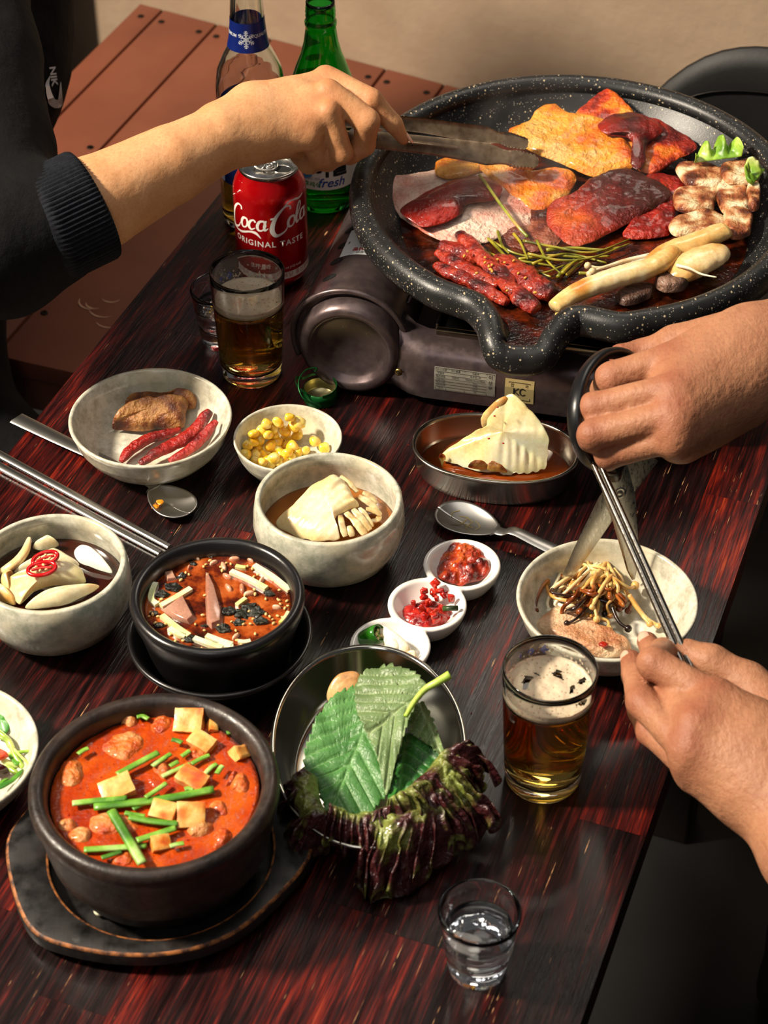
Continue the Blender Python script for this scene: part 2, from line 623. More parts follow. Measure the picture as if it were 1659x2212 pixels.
# white scuff marks on the plaster by the bench stay in its material; table wood ------------------
def table_wood():
    m = NT('red_stained_wood')
    oi = m.n('ShaderNodeObjectInfo')
    add = m.n('ShaderNodeVectorMath', operation='ADD')
    mul = m.n('ShaderNodeVectorMath', operation='SCALE'); mul.inputs[3].default_value = 9.0
    m.l(oi.outputs['Random'], mul.inputs[0]); m.l(m.tc.outputs['Object'], add.inputs[0]); m.l(mul.outputs[0], add.inputs[1])
    def nz(scale, st, det=4, dist=0):
        mp = m.n('ShaderNodeMapping'); mp.inputs['Scale'].default_value = st
        m.l(add.outputs[0], mp.inputs[0])
        o = m.n('ShaderNodeTexNoise'); o.inputs['Scale'].default_value = scale; o.inputs['Detail'].default_value = det
        o.inputs['Roughness'].default_value = 0.6; o.inputs['Distortion'].default_value = dist
        m.l(mp.outputs[0], o.inputs['Vector'])
        return o.outputs[0]
    fine = nz(620, (0.045, 1, 1), 3)
    mid = nz(190, (0.07, 1, 1), 4, 0.3)
    big = nz(9, (0.5, 1.6, 1), 3)
    s = m.mathn('ADD', m.mathn('MULTIPLY', fine, 0.40), m.mathn('ADD', m.mathn('MULTIPLY', mid, 0.38), m.mathn('MULTIPLY', big, 0.34)))
    s = m.mathn('ADD', s, m.mathn('MULTIPLY', m.mathn('SUBTRACT', oi.outputs['Random'], 0.5), 0.10))
    c = m.ramp(s, [(0.46, hexc('#070202')), (0.55, hexc('#170404')), (0.63, hexc('#3a0705')), (0.71, hexc('#701706')), (0.82, hexc('#b04a1c'))])
    scr = m.ramp(nz(700, (0.03, 1, 1), 1), [(0.71, (0, 0, 0, 1)), (0.75, (1, 1, 1, 1))])
    scr2 = m.ramp(nz(60, (1, 1, 1), 2), [(0.52, (0, 0, 0, 1)), (0.62, (1, 1, 1, 1))])
    sc = m.mathn('MULTIPLY', scr, scr2)
    c = m.mix(sc, c, hexc('#b98a62'))
    m.set(base=c, rough=m.ramp(mid, [(0.3, (.26,) * 3 + (1,)), (0.7, (.45,) * 3 + (1,))]), coat=0.12, coatr=0.12, spec=0.4)
    m.bump(fine, 0.45, 0.0012)
    return m.m
M_wood = table_wood()
M_tframe = simple('table_frame_wood', '#120504', 0.5)
tb = thing('dining_table', 'long dining table topped with dark red stained wooden strips', 'table', (T(-.02, -.2)[0], T(-.02, -.2)[1], -TZ))
TL, TR, T0, T1 = -0.318, 0.281, -1.02, 0.535
nrow = 13
pw = (TR - TL) / nrow
rw = random.Random(3)
for r in range(nrow):
    t = T0 - rw.random() * 0.2
    while t < T1:
        L = rw.uniform(0.26, 0.5)
        a, b = max(t, T0), min(t + L, T1)
        if T1 - b < 0.06: b = T1
        if b - a > 0.03:
            c = T(TL + pw * (r + .5), (a + b) / 2, -0.016 + rw.uniform(-.00004, .00004))
            vf = box(b - a - 0.00015, pw - 0.00015, 0.032)
            me = mesh('plank', vf, M_wood, smooth='sharp')
            o = bpy.data.objects.new('plank', me); COL.objects.link(o); o.parent = tb
            o.location = tuple(c - np.array(tb.location)); o.rotation_euler = (0, 0, math.radians(70))
        t = b
        if b >= T1: break
RT = rotm(0, 0, 70)
for s, n_ in ((1, TL + .06), (1, TR - .06)):
    obj('apron', box(1.4, .02, .07, .002, loc=T(n_, (T0 + T1) / 2, -.0675), rot=RT), M_tframe, tb, smooth=False)
for n_ in (TL + .08, TR - .08):
    for t_ in (T0 + .1, T1 - .12):
        obj('leg', box(.05, .05, TZ - .033, .004, loc=T(n_, t_, -(TZ + .033) / 2), rot=RT), M_tframe, tb, smooth=False)

# slatted bench behind the table ------------------
M_bench = simple('brown_painted_board', '#7d4530', 0.55, vary=(7, '#6c3a28', .3, .7), bump=(300, .12, .0006))
M_screw = simple('black_screw', '#15110f', 0.35, metal=0.8)
bz = -0.25
def wall_t(n):          # t where the line n meets the wall
    k = np.linalg.solve(np.array([[TU[0], -WD[0]], [TU[1], -WD[1]]]), WL0 - TN[:2] * n)
    return k[0]
bn = thing('slatted_bench', 'brown slatted bench with dark screws between the table and the plaster wall', 'bench', tuple(T(-.5, .8, -TZ)))
edges = [(-.806, -.770), (-.766, -.681), (-.677, -.594), (-.590, -.417), (-.413, -.33), (-.326, -.243), (-.239, -.156)]
M_chalk = simple('chalk_scuff', '#c9a184', 0.9)
for a, b in edges:
    t0 = 0.385 if b < -.33 else .56
    pts = [T(a, t0), T(b, t0), T(b, wall_t(b) - .002), T(a, wall_t(a) - .002)]
    pl = obj('plank', prism([(q[0], q[1]) for q in pts], bz - .022, bz, .0015, 2), M_bench, bn, smooth='sharp')
    for n_ in ((a + .012, b - .012) if b - a > .05 else (a + .018,)):
        for t_ in (wall_t(n_) - .035, wall_t(n_) - .37, wall_t(n_) - .70):
            if t_ < t0 + .02: continue
            q = T(n_, t_, bz)
            obj('screw', lathe([(0, .0004), (.0022, .0006), (.0042, .0012), (.0046, 0), (.0046, -.004)], 14, q), M_screw, pl)
for t_ in (.42, .85):
    nb_ = -.34 if t_ < .5 else -.17
    obj('bearer', box(nb_ + .80, .05, .05, .002, loc=T((nb_ - .80) / 2, t_, bz - .048), rot=rotm(0, 0, -20)), M_bench, bn, smooth=False)
for n_, t_ in ((-.74, .42), (-.40, .42), (-.74, .85), (-.2, .85)):
        obj('leg', box(.05, .05, TZ + bz - .07, .003, loc=T(n_, t_, -(TZ - bz + .07) / 2 ), rot=RT), M_bench, bn, smooth=False)
# pale curled scratches on the near board
sc = []
for cx, cy, r0, a0, a1 in ((196, 652, 26, 150, 290), (205, 655, 20, 170, 300), (240, 640, 22, 200, 330), (225, 665, 34, 190, 300), (236, 690, 30, 200, 300)):
    pp = [P(cx + r0 * math.cos(math.radians(q)), cy - 0.6 * r0 * math.sin(math.radians(q)), bz + .0004) for q in np.linspace(a0, a1, 9)]
    sc.append(tube(pp, [0.0002, .0011, .0014, .0009, .0002], 5, sec=[(1, 0), (0, .15), (-1, 0), (0, -.15)]))
obj('scuff_marks', join(*sc), M_chalk, bn, kind='stuff')

# black padded chair behind the pan ------------------
M_blackvinyl = simple('black_vinyl', '#050505', 0.6, bump=(220, .25, .0006))
ch = thing('chair', 'black padded chair with a stitched backrest behind the round pan', 'chair', (.52, .66, -TZ))
def cback(u, v):
    x = (u - .5) * .46
    top = .075 - 2.2 * np.abs(u - .5) ** 3.2
    z = -.32 + v * (top + .32)
    y = .04 * (2 * u - 1) ** 2 * -1 + .02 * np.sin(v * 3.1)
    return x * (1 - .06 * (1 - v)), y, z
vf = sheet(cback, 28, 20, lambda u, v: .034 * np.sqrt(np.clip(1 - (2 * np.abs(u - .5)) ** 6, .03, 1)) * np.sqrt(np.clip(1 - v ** 8, .03, 1)))
Rc = rotm(-6, 0, -26)
cbk = np.array([.440, .665, -.022])
obj('backrest', xf(vf, cbk, Rc), M_blackvinyl, ch)
seam = smooth_path([(x, -.0085 - .04 * (x / .23) ** 2, .030 - 1.2 * abs(x / .46) ** 3) for x in (-.17, -.1, 0, .1, .17)], 24)
obj('seam', xf(tube(seam, .0012, 6), cbk, Rc), M_screw, ch)
obj('seat', xf(box(.42, .26, .05, .02, 3), (.44, .58, -.31), rotm(0, 0, -26)), M_blackvinyl, ch)
for dx, dy in ((-.17, -.1), (.17, -.1), (-.17, .1), (.17, .1)):
    q = rotm(0, 0, -26) @ np.array([dx, dy, 0]) + np.array([.44, .58, 0])
    obj('leg', tube([(q[0], q[1], -TZ), (q[0], q[1], -.335)], .011, 10), M_screw, ch)

# ================================================================ tableware
def ceramic(name, a, b, c3=None):
    m = NT(name)
    col = m.ramp(m.noise(95, 5, .7), [(0.36, hexc(a)), (0.62, hexc(b))])
    col = m.mix(m.ramp(m.noise(24, 3), [(0.5, (0, 0, 0, 1)), (0.72, (.6, .6, .6, 1))]), col, hexc(c3 or '#cfc39c'))
    m.set(base=col, rough=0.22, coat=0.3, coatr=0.08)
    m.bump(m.noise(150, 3), 0.12, 0.0008)
    return m.m
M_stone = ceramic('speckled_cream_glaze', '#a9a591', '#d6d2c2')
M_white = simple('white_porcelain', '#efeae2', 0.12, coat=.4)
M_black = simple('black_stoneware', '#141213', 0.3, bump=(60, .3, .001), coat=.3, coatr=.2)
def ttuk():
    m = NT('brown_black_earthenware')
    m.set(base=m.ramp(m.noise(70, 5), [(.35, hexc('#1c1512')), (.7, hexc('#372b25'))]), rough=m.ramp(m.noise(200, 3), [(.3, (.3,) * 3 + (1,)), (.7, (.5,) * 3 + (1,))]))
    m.bump(m.noise(300, 4), 0.35, 0.0007)
    return m.m
M_ttuk = ttuk()
def steel(name, col='#b9b4ac', rough=.22, scale=(1, 1, 1)):
    m = NT(name)
    m.set(base=m.ramp(m.noise(30, 4), [(.3, hexc(col)), (.7, hexc('#a39d94'))]), metal=1.0,
          rough=m.ramp(m.noise(900, 3, stretch=scale), [(.3, (rough * .7,) * 3 + (1,)), (.7, (rough * 1.5,) * 3 + (1,))]))
    m.bump(m.noise(1200, 2, stretch=scale), 0.06, 0.0003)
    return m.m
M_steel = simple('stainless_steel', '#b3ada2', .24, metal=1.0, bump=(260, .04, .0003))
M_steel2 = steel('brushed_steel', '#a7a39b', .3, (1, .06, 1))

def shallow_bowl(label, c, r=.0664, h=.042, group=None):
    R, H = r, h
    prof = [(0, .003), (R * .50, .003), (R * .52, .0), (R * .58, .0), (R * .60, .004), (R * .74, h * .22), (R * .755, h * .25), (R * .85, h * .42), (R * .862, h * .45), (R * .92, h * .6), (R * .928, h * .63),
            (R * .975, h * .86), (R * 1.0, h * .965), (R * .992, h * .995), (R * .972, h), (R * .945, h * .97), (R * .90, h * .74), (R * .82, h * .42), (R * .66, h * .21), (R * .45, h * .155), (R * .2, h * .145), (0, h * .142)]
    b = thing('shallow_bowl', label, 'bowl', c, group)
    obj('body', lathe(prof, 96, c, wob=.0004), M_stone, b)
    return b
A = P(324, 898, .042); A[2] = 0
bowlA = shallow_bowl('wide cream bowl holding belly slices and red strips, left of the beer glass', A)
RB = P(1311, 1290, .042); RB[2] = 0
bowlR = shallow_bowl('wide cream bowl under the scissors, holding enoki and a pork slice', RB)
CN = P(621, 941, .035); CN[2] = 0
bowlC = shallow_bowl('small cream bowl of corn kernels', CN, .0442, .034)
bowlC.name = 'small_bowl'
G = P(-130, 1620, .036); G[2] = 0
bowlG = shallow_bowl('cream bowl of dressed greens cut by the left picture edge', G, .0664, .036)
M_glaze2 = ceramic('mottled_glaze', '#a3a492', '#d3cfbc', '#c2b288')
def deep_bowl(label, c, r=.0582, h=.061):
    rim = r * .945
    prof = [(0, .003), (r * .5, .003), (r * .52, 0), (r * .6, 0), (r * .66, .004), (r * .84, h * .2), (r * .96, h * .42), (r * 1.0, h * .62), (r * .99, h * .8), (rim + .001, h * .975), (rim - .0008, h),
            (rim - .0035, h * .985), (r * .90, h * .8), (r * .92, h * .6), (r * .87, h * .38), (r * .7, h * .18), (r * .45, h * .12), (0, h * .11)]
    b = thing('deep_bowl', label, 'bowl', c)
    obj('body', lathe([(a, z) for a, z in prof], 96, c, wob=.0004), M_glaze2, b)
    return b
K = P(709, 1073, .061); K[2] = 0
bowlK = deep_bowl('round cream bowl of pale water kimchi in amber broth', K)
O = P(107, 1213, .061); O[2] = 0
bowlO = deep_bowl('round cream bowl of pickled onions in soy', O)

# black soup pot on its ring saucer
S = P(469, 1283, .072); S[2] = 0
sp = thing('soup_pot', 'small black stoneware pot of cold acorn jelly soup', 'pot', tuple(S + [0, 0, .006]))
r = .0622
obj('body', lathe([(0, .008), (.04, .008), (.043, .0065), (.047, .010), (.053, .03), (.0575, .05), (r - .0012, .060), (r - .0004, .064), (r + .0004, .069), (r - .001, .0725), (r - .0045, .0735), (r - .0072, .0715), (.0525, .062), (.050, .045), (.045, .025), (.034, .015), (0, .014)], 96, S), M_black, sp)
sc_ = thing('pot_saucer', 'black ring saucer under the small black soup pot', 'saucer', tuple(S))
obj('body', lathe([(0, .0), (.044, .0), (.047, .001), (.052, .012), (.0615, .027), (.0662, .0325), (.0670, .0350), (.0655, .0366), (.0635, .0358), (.060, .031), (.0585, .0285), (.050, .012), (.046, .0052), (.0, .0048)], 96, S), M_black, sc_)

# stew pot on the charred wooden board
Q = P(332, 1683, .086); Q[2] = 0
tr = thing('wooden_tray', 'charred black eight-sided board with worn pale edges under the stew pot', 'tray', tuple(Q))
pts = [(-.236, -.322), (-.2485, -.362), (-.2275, -.425), (-.196, -.4455), (-.144, -.452), (-.100, -.4385), (-.067, -.404), (-.047, -.366)]
ctr = Q[:2]
half = [np.array(p) - ctr for p in pts]
ext = half + [np.array([.088, .04]), np.array([.072, .066]), np.array([.03, .086]), np.array([-.035, .088]), np.array([-.085, .07])]
ringp = smooth_path([(x, y, 0) for x, y in ext], 130, closed=True)[:, :2]
def worn(name, topc, edge):
    m = NT(name)
    col = m.ramp(m.noise(35, 5, .7), [(.35, hexc('#0c0b0b')), (.6, hexc('#1d1a19')), (.8, hexc('#2c241d'))])
    m.set(base=col, rough=m.ramp(m.noise(60, 4), [(.35, (.25,) * 3 + (1,)), (.6, (.6,) * 3 + (1,))]))
    m.bump(m.noise(90, 4, stretch=(1, .2, 1)), .3, .0012)
    return m.m
M_char = worn('charred_wood', 0, 0)
M_bare = simple('worn_bare_wood', '#a5642f', .6, vary=(160, '#3a1f10', .38, .62))
def ring_solid(levels, cx, cy):
    """levels: list of (scale or offset, z); closed outline swept, offset inward in metres"""
    V, F = [], []
    base = ringp; n = len(base)
    nrm = np.roll(base, -1, 0) - np.roll(base, 1, 0); nrm = np.stack([nrm[:, 1], -nrm[:, 0]], 1); nrm /= np.linalg.norm(nrm, axis=1)[:, None]
    if (nrm * base).sum() < 0: nrm = -nrm
    for kind_, k, z in levels:
        if kind_ == 'o': q = base - nrm * k
        else:
            a = np.arctan2(base[:, 1], base[:, 0]); q = np.stack([np.cos(a), np.sin(a)], 1) * k
        V += [(cx + x, cy + y, z) for x, y in q]
    for i in range(len(levels) - 1):
        for j in range(n):
            k2 = (j + 1) % n
            F.append((i * n + j, i * n + k2, (i + 1) * n + k2, (i + 1) * n + j))
    F.append(tuple(range(n))[::-1]); F.append(tuple(range((len(levels) - 1) * n, len(levels) * n)))
    return np.array(V), F
rec = .0735
lv = [('o', .02, 0), ('o', .018, .0), ('o', .0145, .006), ('o', .001, .0075), ('o', 0, .0085), ('o', 0, .0172), ('o', .0009, .0185), ('o', .0020, .0189),
      ('c', rec + .0014, .0189), ('c', rec, .0182), ('c', rec - .001, .0085), ('c', rec - .004, .0078), ('c', .02, .0078)]
vf = ring_solid(lv, Q[0], Q[1])
n_ = len(ringp)
fi = []
for i in range(len(lv) - 1):
    fi += [1 if i in (5, 6, 8) else 0] * n_
fi += [0, 0]
obj('board', vf, [M_char, M_bare], tr, smooth='sharp', fi=fi)
st = thing('stew_pot', 'large brown-black earthenware pot full of red kimchi stew', 'pot', tuple(Q + [0, 0, .0078]))
r = .0800
z0 = .0078
obj('body', lathe([(0, z0), (.055, z0), (.0585, z0 + .002), (.0625, .016), (.0655, .026), (.0715, .034), (.0745, .050), (.0765, .066), (.0785, .072), (r, .077), (r - .0006, .083), (r - .004, .086), (r - .0085, .0852), (r - .0115, .081), (.0675, .068), (.066, .05), (.06, .03), (.045, .02), (0, .018)], 112, Q, wob=.0005), M_ttuk, st)

# steel dishes
def oval_dish(name, label, c, ang, a, b, h, lipw=.0022, taper=.86, mat=None, p=2.25):
    d = thing(name, label, 'dish', c)
    def rf(k):
        return lambda t, r_, z: 1.0
    seg = 110
    t = np.linspace(0, 2 * np.pi, seg, endpoint=False)
    sx = np.sign(np.cos(t)) * np.abs(np.cos(t)) ** (2 / p); sy = np.sign(np.sin(t)) * np.abs(np.sin(t)) ** (2 / p)
    prof = [(taper, -.0, .0), (taper + .015, .0, .0012), (taper + .06, 0, h * .25), (.985, 0, h - .0045), (.99, .0005, h - .003), (1, .0012, h - .0015), (1, .0012, h - .0004), (1, 0, h), (1, -.0016, h - .0002), (.985, -.0012, h - .003), (taper + .055, -.0011, h * .3), (taper + .01, -.0012, .0035), (taper - .02, -.002, .0018), (.3, 0, .0016)]
    V, F = [], []
    ca, sa = math.cos(ang), math.sin(ang)
    for k, off, z in prof:
        X = (a * k + off) * sx; Y = (b * k + off) * sy
        V += [(c[0] + x * ca - y * sa, c[1] + x * sa + y * ca, c[2] + z) for x, y in zip(X, Y)]
    n = seg
    for i in range(len(prof) - 1):
        for j in range(n):
            k2 = (j + 1) % n
            F.append((i * n + j, i * n + k2, (i + 1) * n + k2, (i + 1) * n + j))
    F.append(tuple(range(n))[::-1]); F.append(tuple(range((len(prof) - 1) * n, len(prof) * n)))
    obj('body', (np.array(V), F), mat or M_steel, d)
    return d
OV = (P(897, 945, .028) + P(1247, 985, .028)) / 2; OV[2] = 0
OVa = math.atan2(P(1247, 985, .028)[1] - P(897, 945, .028)[1], P(1247, 985, .028)[0] - P(897, 945, .028)[0])
ovd = oval_dish('oval_dish', 'small oval steel dish with a folded kimchi leaf, in front of the stove', OV, OVa, .0668, .0435, .028, taper=.90)
PL = P(796, 1600, .036); PL[2] = 0
M_steel3 = simple('polished_steel', '#b6b3a8', 0.13, metal=1.0)
pld = oval_dish('leaf_dish', 'large oval steel dish piled with perilla and red lettuce', PL, math.radians(92), .094, .0655, .036, taper=.80, mat=M_steel3, p=2.05)

# triple sauce dish
def sauce_dish():
    cs = [P(998, 1217, .02), P(923, 1303, .02), P(843, 1392, .02)]
    R, H, h = .0298, .020, .00085
    lo = np.array([min(c[0] for c in cs) - .036, min(c[1] for c in cs) - .036, -.002]); hi = np.array([max(c[0] for c in cs) + .036, max(c[1] for c in cs) + .036, H + .004])
    n = ((hi - lo) / h).astype(int) + 1
    X, Y, Z = np.meshgrid(*[lo[i] + h * np.arange(n[i]) for i in range(3)], indexing='ij')
    D = None
    for c in cs:
        rr = np.hypot(X - c[0], Y - c[1])
        rad = R - .0085 * np.clip(1 - Z / H, 0, 1) ** 1.6
        d = np.maximum(rr - rad, np.abs(Z - H / 2) - H / 2)
        q = np.stack([rr - rad + .002, np.abs(Z - H / 2) - H / 2 + .002], -1)
        d = np.minimum(np.max(q, -1), 0) + np.linalg.norm(np.maximum(q, 0), axis=-1) - .002
        D = d if D is None else smin(D, d, .003)
    for c in cs:
        rr = np.hypot(X - c[0], Y - c[1])
        wd = rr - (.0255 * np.clip((Z - .0035) / (H - .0035), 0, 1.2) ** .42)
        D = -smin(-D, wd * .8, .0015)
    vf = surface_nets(D, lo, h)
    return relax(vf, 2), cs
vf, SC = sauce_dish()
for c in SC: c[2] = 0
sd = thing('sauce_dish', 'white porcelain dish of three joined round wells holding sauces', 'dish', tuple(SC[1]))
obj('body', vf, M_white, sd)

# ================================================================ glasses, can, bottles
def glassm(name, col=(1, 1, 1, 1), rough=0.0, ior=1.47):
    m = NT(name); m.set(base=col, rough=rough, trans=1.0, ior=ior, spec=.5)
    return m.m
M_glass = glassm('clear_glass', (.97, .985, .98, 1))
def liquid(name, col, dens, ior=1.34):
    m = NT(name); m.set(base=(1, 1, 1, 1), rough=0.0, trans=1.0, ior=ior)
    ab = m.n('ShaderNodeVolumeAbsorption'); ab.inputs['Color'].default_value = col; ab.inputs['Density'].default_value = dens
    m.l(ab.outputs[0], m.t.nodes['Material Output'].inputs['Volume'])
    return m.m
M_beer = liquid('beer_liquid', (.985, .80, .06, 1), 62)
M_water = liquid('clear_spirit', (.95, .98, 1, 1), 2)
def foamm():
    m = NT('beer_foam')
    vor = m.n('ShaderNodeTexVoronoi'); vor.inputs['Scale'].default_value = 330
    m.l(m.tc.outputs['Object'], vor.inputs['Vector'])
    bub = m.ramp(vor.outputs['Distance'], [(.06, hexc('#7a5c3e')), (.28, hexc('#c4b298'))])
    m.set(base=bub, rough=.45, sss=.25, ssss=.003)
    m.bump(vor.outputs['Distance'], .5, .0008)
    return m.m
M_foam = foamm()
M_lacing = simple('foam_lacing', '#b5a791', .5)
M_bubble = simple('golden_bubble', '#ffd27a', .05, metal=0.0, spec=1.0, trans=.7)  # golden, partly see-through tint of the bubbles
M_blueprint = simple('blue_print', '#1a3fa8', .35)

def beer_glass(label, c, hl, seed, face):
    h = .106; rb, rt = .0262, .0318
    ro = lambda z: rb + (rt - rb) * (max(z, 0) / h) ** .9
    t = .0017
    g = thing('beer_glass', label, 'glass', c)
    prof = [(0, .0018), (rb - .006, .0014), (rb - .003, .0), (rb - .0012, .0004), (rb, .003)] + [(ro(z), z) for z in (.012, .03, .055, .08, .098)] + [(ro(h) - .0001, h - .0012), (ro(h) - .0008, h), (ro(h) - .0016, h - .0006)]
    prof += [(ro(z) - t, z) for z in (.098, .08, .055, .03, .016)] + [(rb - .004, .0115), (rb - .01, .0098), (0, .0095)]
    obj('body', lathe(prof, 96, c), M_glass, g)
    ri = lambda z: ro(z) - t + .00015
    lp = [(0, .0094), (rb - .0101, .0097), (rb - .0038, .0114)] + [(ri(z), z) for z in (.016, .03, .055, hl - .004)] + [(ri(hl), hl), (ri(hl) - .0015, hl - .0004), (0, hl - .0005)]
    obj('beer', lathe(lp, 96, c), M_beer, g)
    # foam: a ragged ring and raft with open patches
    def foam():
        n, m_ = 110, 26
        V, F = [], []
        for i in range(n):
            a = 2 * math.pi * i / n
            for j in range(m_):
                q = j / (m_ - 1)
                rr = ri(hl) * q
                V.append((rr * math.cos(a), rr * math.sin(a), 0))
        V = np.array(V)
        edge = np.hypot(V[:, 0], V[:, 1]) / ri(hl)
        nz = fbm(V * 90 + seed, seed, 3)
        th = .0022 * np.clip(.75 + nz * 1.1 + (edge > .86) * .9 + .35, 0, 1.6)
        hole = (fbm(V * np.array([70, 70, 1]) + seed * 3.3, seed + 5, 3) > .28) & (edge < .9) & (edge > .5) if seed == 2 else (nz > 5)
        z = hl + th + .0022 * np.clip((edge - .9) / .1, 0, 1) ** 2
        V[:, 2] = z
        Vb = V.copy(); Vb[:, 2] = hl - .0003
        N = len(V)
        for i in range(n):
            for j in range(m_ - 1):
                a, b, c_, d = i * m_ + j, ((i + 1) % n) * m_ + j, ((i + 1) % n) * m_ + j + 1, i * m_ + j + 1
                if hole[a] or hole[c_]: continue
                F.append((a, d, c_, b)); F.append((N + a, N + b, N + c_, N + d))
        for i in range(n):
            a, b = i * m_ + m_ - 1, ((i + 1) % n) * m_ + m_ - 1
            F.append((a, N + a, N + b, b))
        V2 = np.vstack([V, Vb])
        return V2 + np.asarray(c), F
    obj('foam', foam(), M_foam, g)
    # lacing clinging inside the wall
    lv_, lf = [], []
    rr = random.Random(seed)
    parts = []
    for k in range(150):
        a = face + rr.gauss(0, 1.0); z = hl + .003 + abs(rr.gauss(0, .0075))
        if z > h - .006: continue
        s_ = rr.uniform(.0002, .0011) * (1.3 - (z - hl) / .03)
        R_ = ro(z) - t - .0001
        V, F = lathe([(0, 0), (s_ * .8, 0), (s_, .0)], 7)
        V = V[:, [0, 1, 2]] * np.array([1, rr.uniform(.5, 1.6), 1])
        th_ = a + V[:, 0] / R_
        parts.append((np.stack([c[0] + R_ * np.cos(th_), c[1] + R_ * np.sin(th_), c[2] + z + V[:, 1]], 1), F))
    obj('foam_lacing', join(*parts), M_lacing, g, kind='stuff')
    # blue print on the wall: a row of small diamonds
    ps = []
    for k, (dx, sz) in enumerate(((-.012, .0042), (-.002, .0036), (.007, .0026))):
        d = (np.array([(0, sz, 0), (sz * .8, 0, 0), (0, -sz, 0), (-sz * .8, 0, 0)]) + [dx, 0, 0], [(3, 2, 1, 0)])
        ps.append(wrap(d, c, lambda z: ro(z) + .00012, face + (.25 if seed == 2 else .9), hl + .010))
    obj('printed_mark', join(*ps), M_blueprint, g)
    return g
FG = P(1189, 1441, .106); FG[2] = 0
RG = P(533, 582, .106); RG[2] = 0
beer_glass('beer glass with ragged foam standing in front of the scissors bowl', FG, .083, 2, math.radians(100))
beer_glass('beer glass with an even foam layer in front of the red can', RG, .074, 3, math.radians(95))
def bubbles(c, seed, n, parent):
    rr = random.Random(seed); ps = []
    for k in range(n):
        a, q = rr.uniform(-2.8, -.3), rr.uniform(.3, .98)
        R_ = .0235 * q; z = .0125 + (rr.random() ** 2) * .012
        ps.append(lathe([(0, -.0004), (.0004, 0), (0, .0004)], 6, (c[0] + R_ * math.cos(a), c[1] + R_ * math.sin(a), z)))
    obj('bubbles', join(*ps), M_bubble, parent, kind='stuff')
bubbles(FG, 4, 80, [o for o in COL.objects if o.name == 'beer_glass'][0])

def soju_glass(label, c, hl, print_col, print_txt, az):
    g = thing('shot_glass', label, 'glass', c)
    h = .058; rt = .0256; rb = .0172
    ro = lambda z: rb + (rt - rb) * (z / h) ** .8
    def rfun(a, r_, z):
        k = np.clip((.030 - z) / .014, 0, 1)
        f = math.cos(math.pi / 9) / math.cos((a % (2 * math.pi / 9)) - math.pi / 9)
        return 1 + (f - 1) * k * 1.0 + (.03 * k)
    outer = [(0, .001), (rb - .002, .0), (rb, .0012)] + [(ro(z), z) for z in (.006, .012, .018, .024, .0275, .030, .034, .042, .050)] + [(rt, .055), (rt + .0003, .0565), (rt - .0003, .0578), (rt - .0012, .0583), (rt - .0022, .0574)]
    n0 = len(outer)
    inner = [(ro(z) - .0022, z) for z in (.050, .042, .034, .026)] + [(ro(.02) - .0045, .0195), (rb - .0055, .0165), (rb - .010, .0155), (0, .0153)]
    Vo, Fo = lathe(outer + inner, 108, (0, 0, 0))
    a = np.arctan2(Vo[:, 1], Vo[:, 0]); rr = np.hypot(Vo[:, 0], Vo[:, 1])
    isout = np.zeros(len(Vo), bool); isout[:1 + 108 * (n0 - 1)] = True
    k = np.clip((.030 - Vo[:, 2]) / .010, 0, 1) * isout
    seg_a = 2 * np.pi / 9
    f = math.cos(seg_a / 2) / np.cos((a % seg_a) - seg_a / 2)
    groove = 1 - .035 * np.exp(-(((a % seg_a) - seg_a / 2) ** 2 - (seg_a / 2) ** 2) ** 2 * 300)
    fac = 1 + (f * 1.05 * (1 - .03 * (np.abs((a % seg_a) - seg_a / 2) > seg_a / 2 - .07)) - 1) * k
    Vo[:, 0] *= fac; Vo[:, 1] *= fac
    obj('body', (Vo + np.asarray(c), Fo), M_glass, g)
    ri = lambda z: ro(z) - .0021
    obj('liquor', lathe([(0, .0152), (rb - .0099, .0154), (rb - .0054, .0164), (ro(.02) - .0044, .0194), (ri(.026), .026), (ri(.034), .034), (ri(hl), hl), (ri(hl) - .001, hl - .0003), (0, hl - .0003)], 96, c), M_water, g)
    tm = text_mesh(print_txt, .0085)
    obj('printed_mark', wrap(tm, c, lambda z: ro(z) + .0003, az, .036), print_col, g)
    return g
M_darkprint = simple('dark_print', '#10131c', .4)
M_greenprint = simple('green_print', '#1f8a34', .4)
FS = P(1037, 1966, .058); FS[2] = 0
RS = P(474, 620, .058); RS[2] = 0
soju_glass('small faceted shot glass of clear spirit nearest the picture bottom', FS, .041, M_darkprint, '참이슬', math.radians(222))
soju_glass('small faceted shot glass half hidden behind the rear beer glass', RS, .041, M_greenprint, '이슬', math.radians(285))

# ---- red soda can
M_red = simple('red_can_paint', '#c4060f', .22, metal=.55, coat=.5, coatr=.1)
M_alu = simple('aluminium', '#c9c6c0', .2, metal=1.0, bump=(500, .08, .0002))
M_wht = simple('white_ink', '#ece7df', .35)
M_redink = simple('red_ink', '#b01018', .4)
M_dark = simple('dark_void', '#050505', .9)
CA = P(580, 352, .118); CA[2] = 0
can = thing('soda_can', 'opened red and white soda can behind the rear beer glass', 'can', tuple(CA))
rc, hc = .0331, .118
crad = lambda z: float(np.interp(z, [0, .003, .009, .012, .093, .100, .110, .1135], [.0245, .0275, .032, rc, rc, .0322, .0278, .0268]))
body = [(0, .006), (.014, .005), (.021, .002), (.0235, 0), (.0252, .0008), (.029, .005), (.032, .0095), (rc, .0125), (rc, .04), (rc, .07), (rc, .092), (.0328, .097), (.0312, .103), (.0288, .108), (.0272, .112), (.0267, .1140)]
obj('body', lathe(body, 96, CA), M_red, can)
lid = [(.0266, .1136), (.0272, .1150), (.0276, .1168), (.0272, .118), (.0262, .1182), (.0252, .1172), (.0246, .1135), (.0236, .1118), (.0222, .1128), (.0205, .1130), (.0, .1130)]
obj('lid', lathe(lid, 96, CA), M_alu, can)
ta = math.radians(-15)
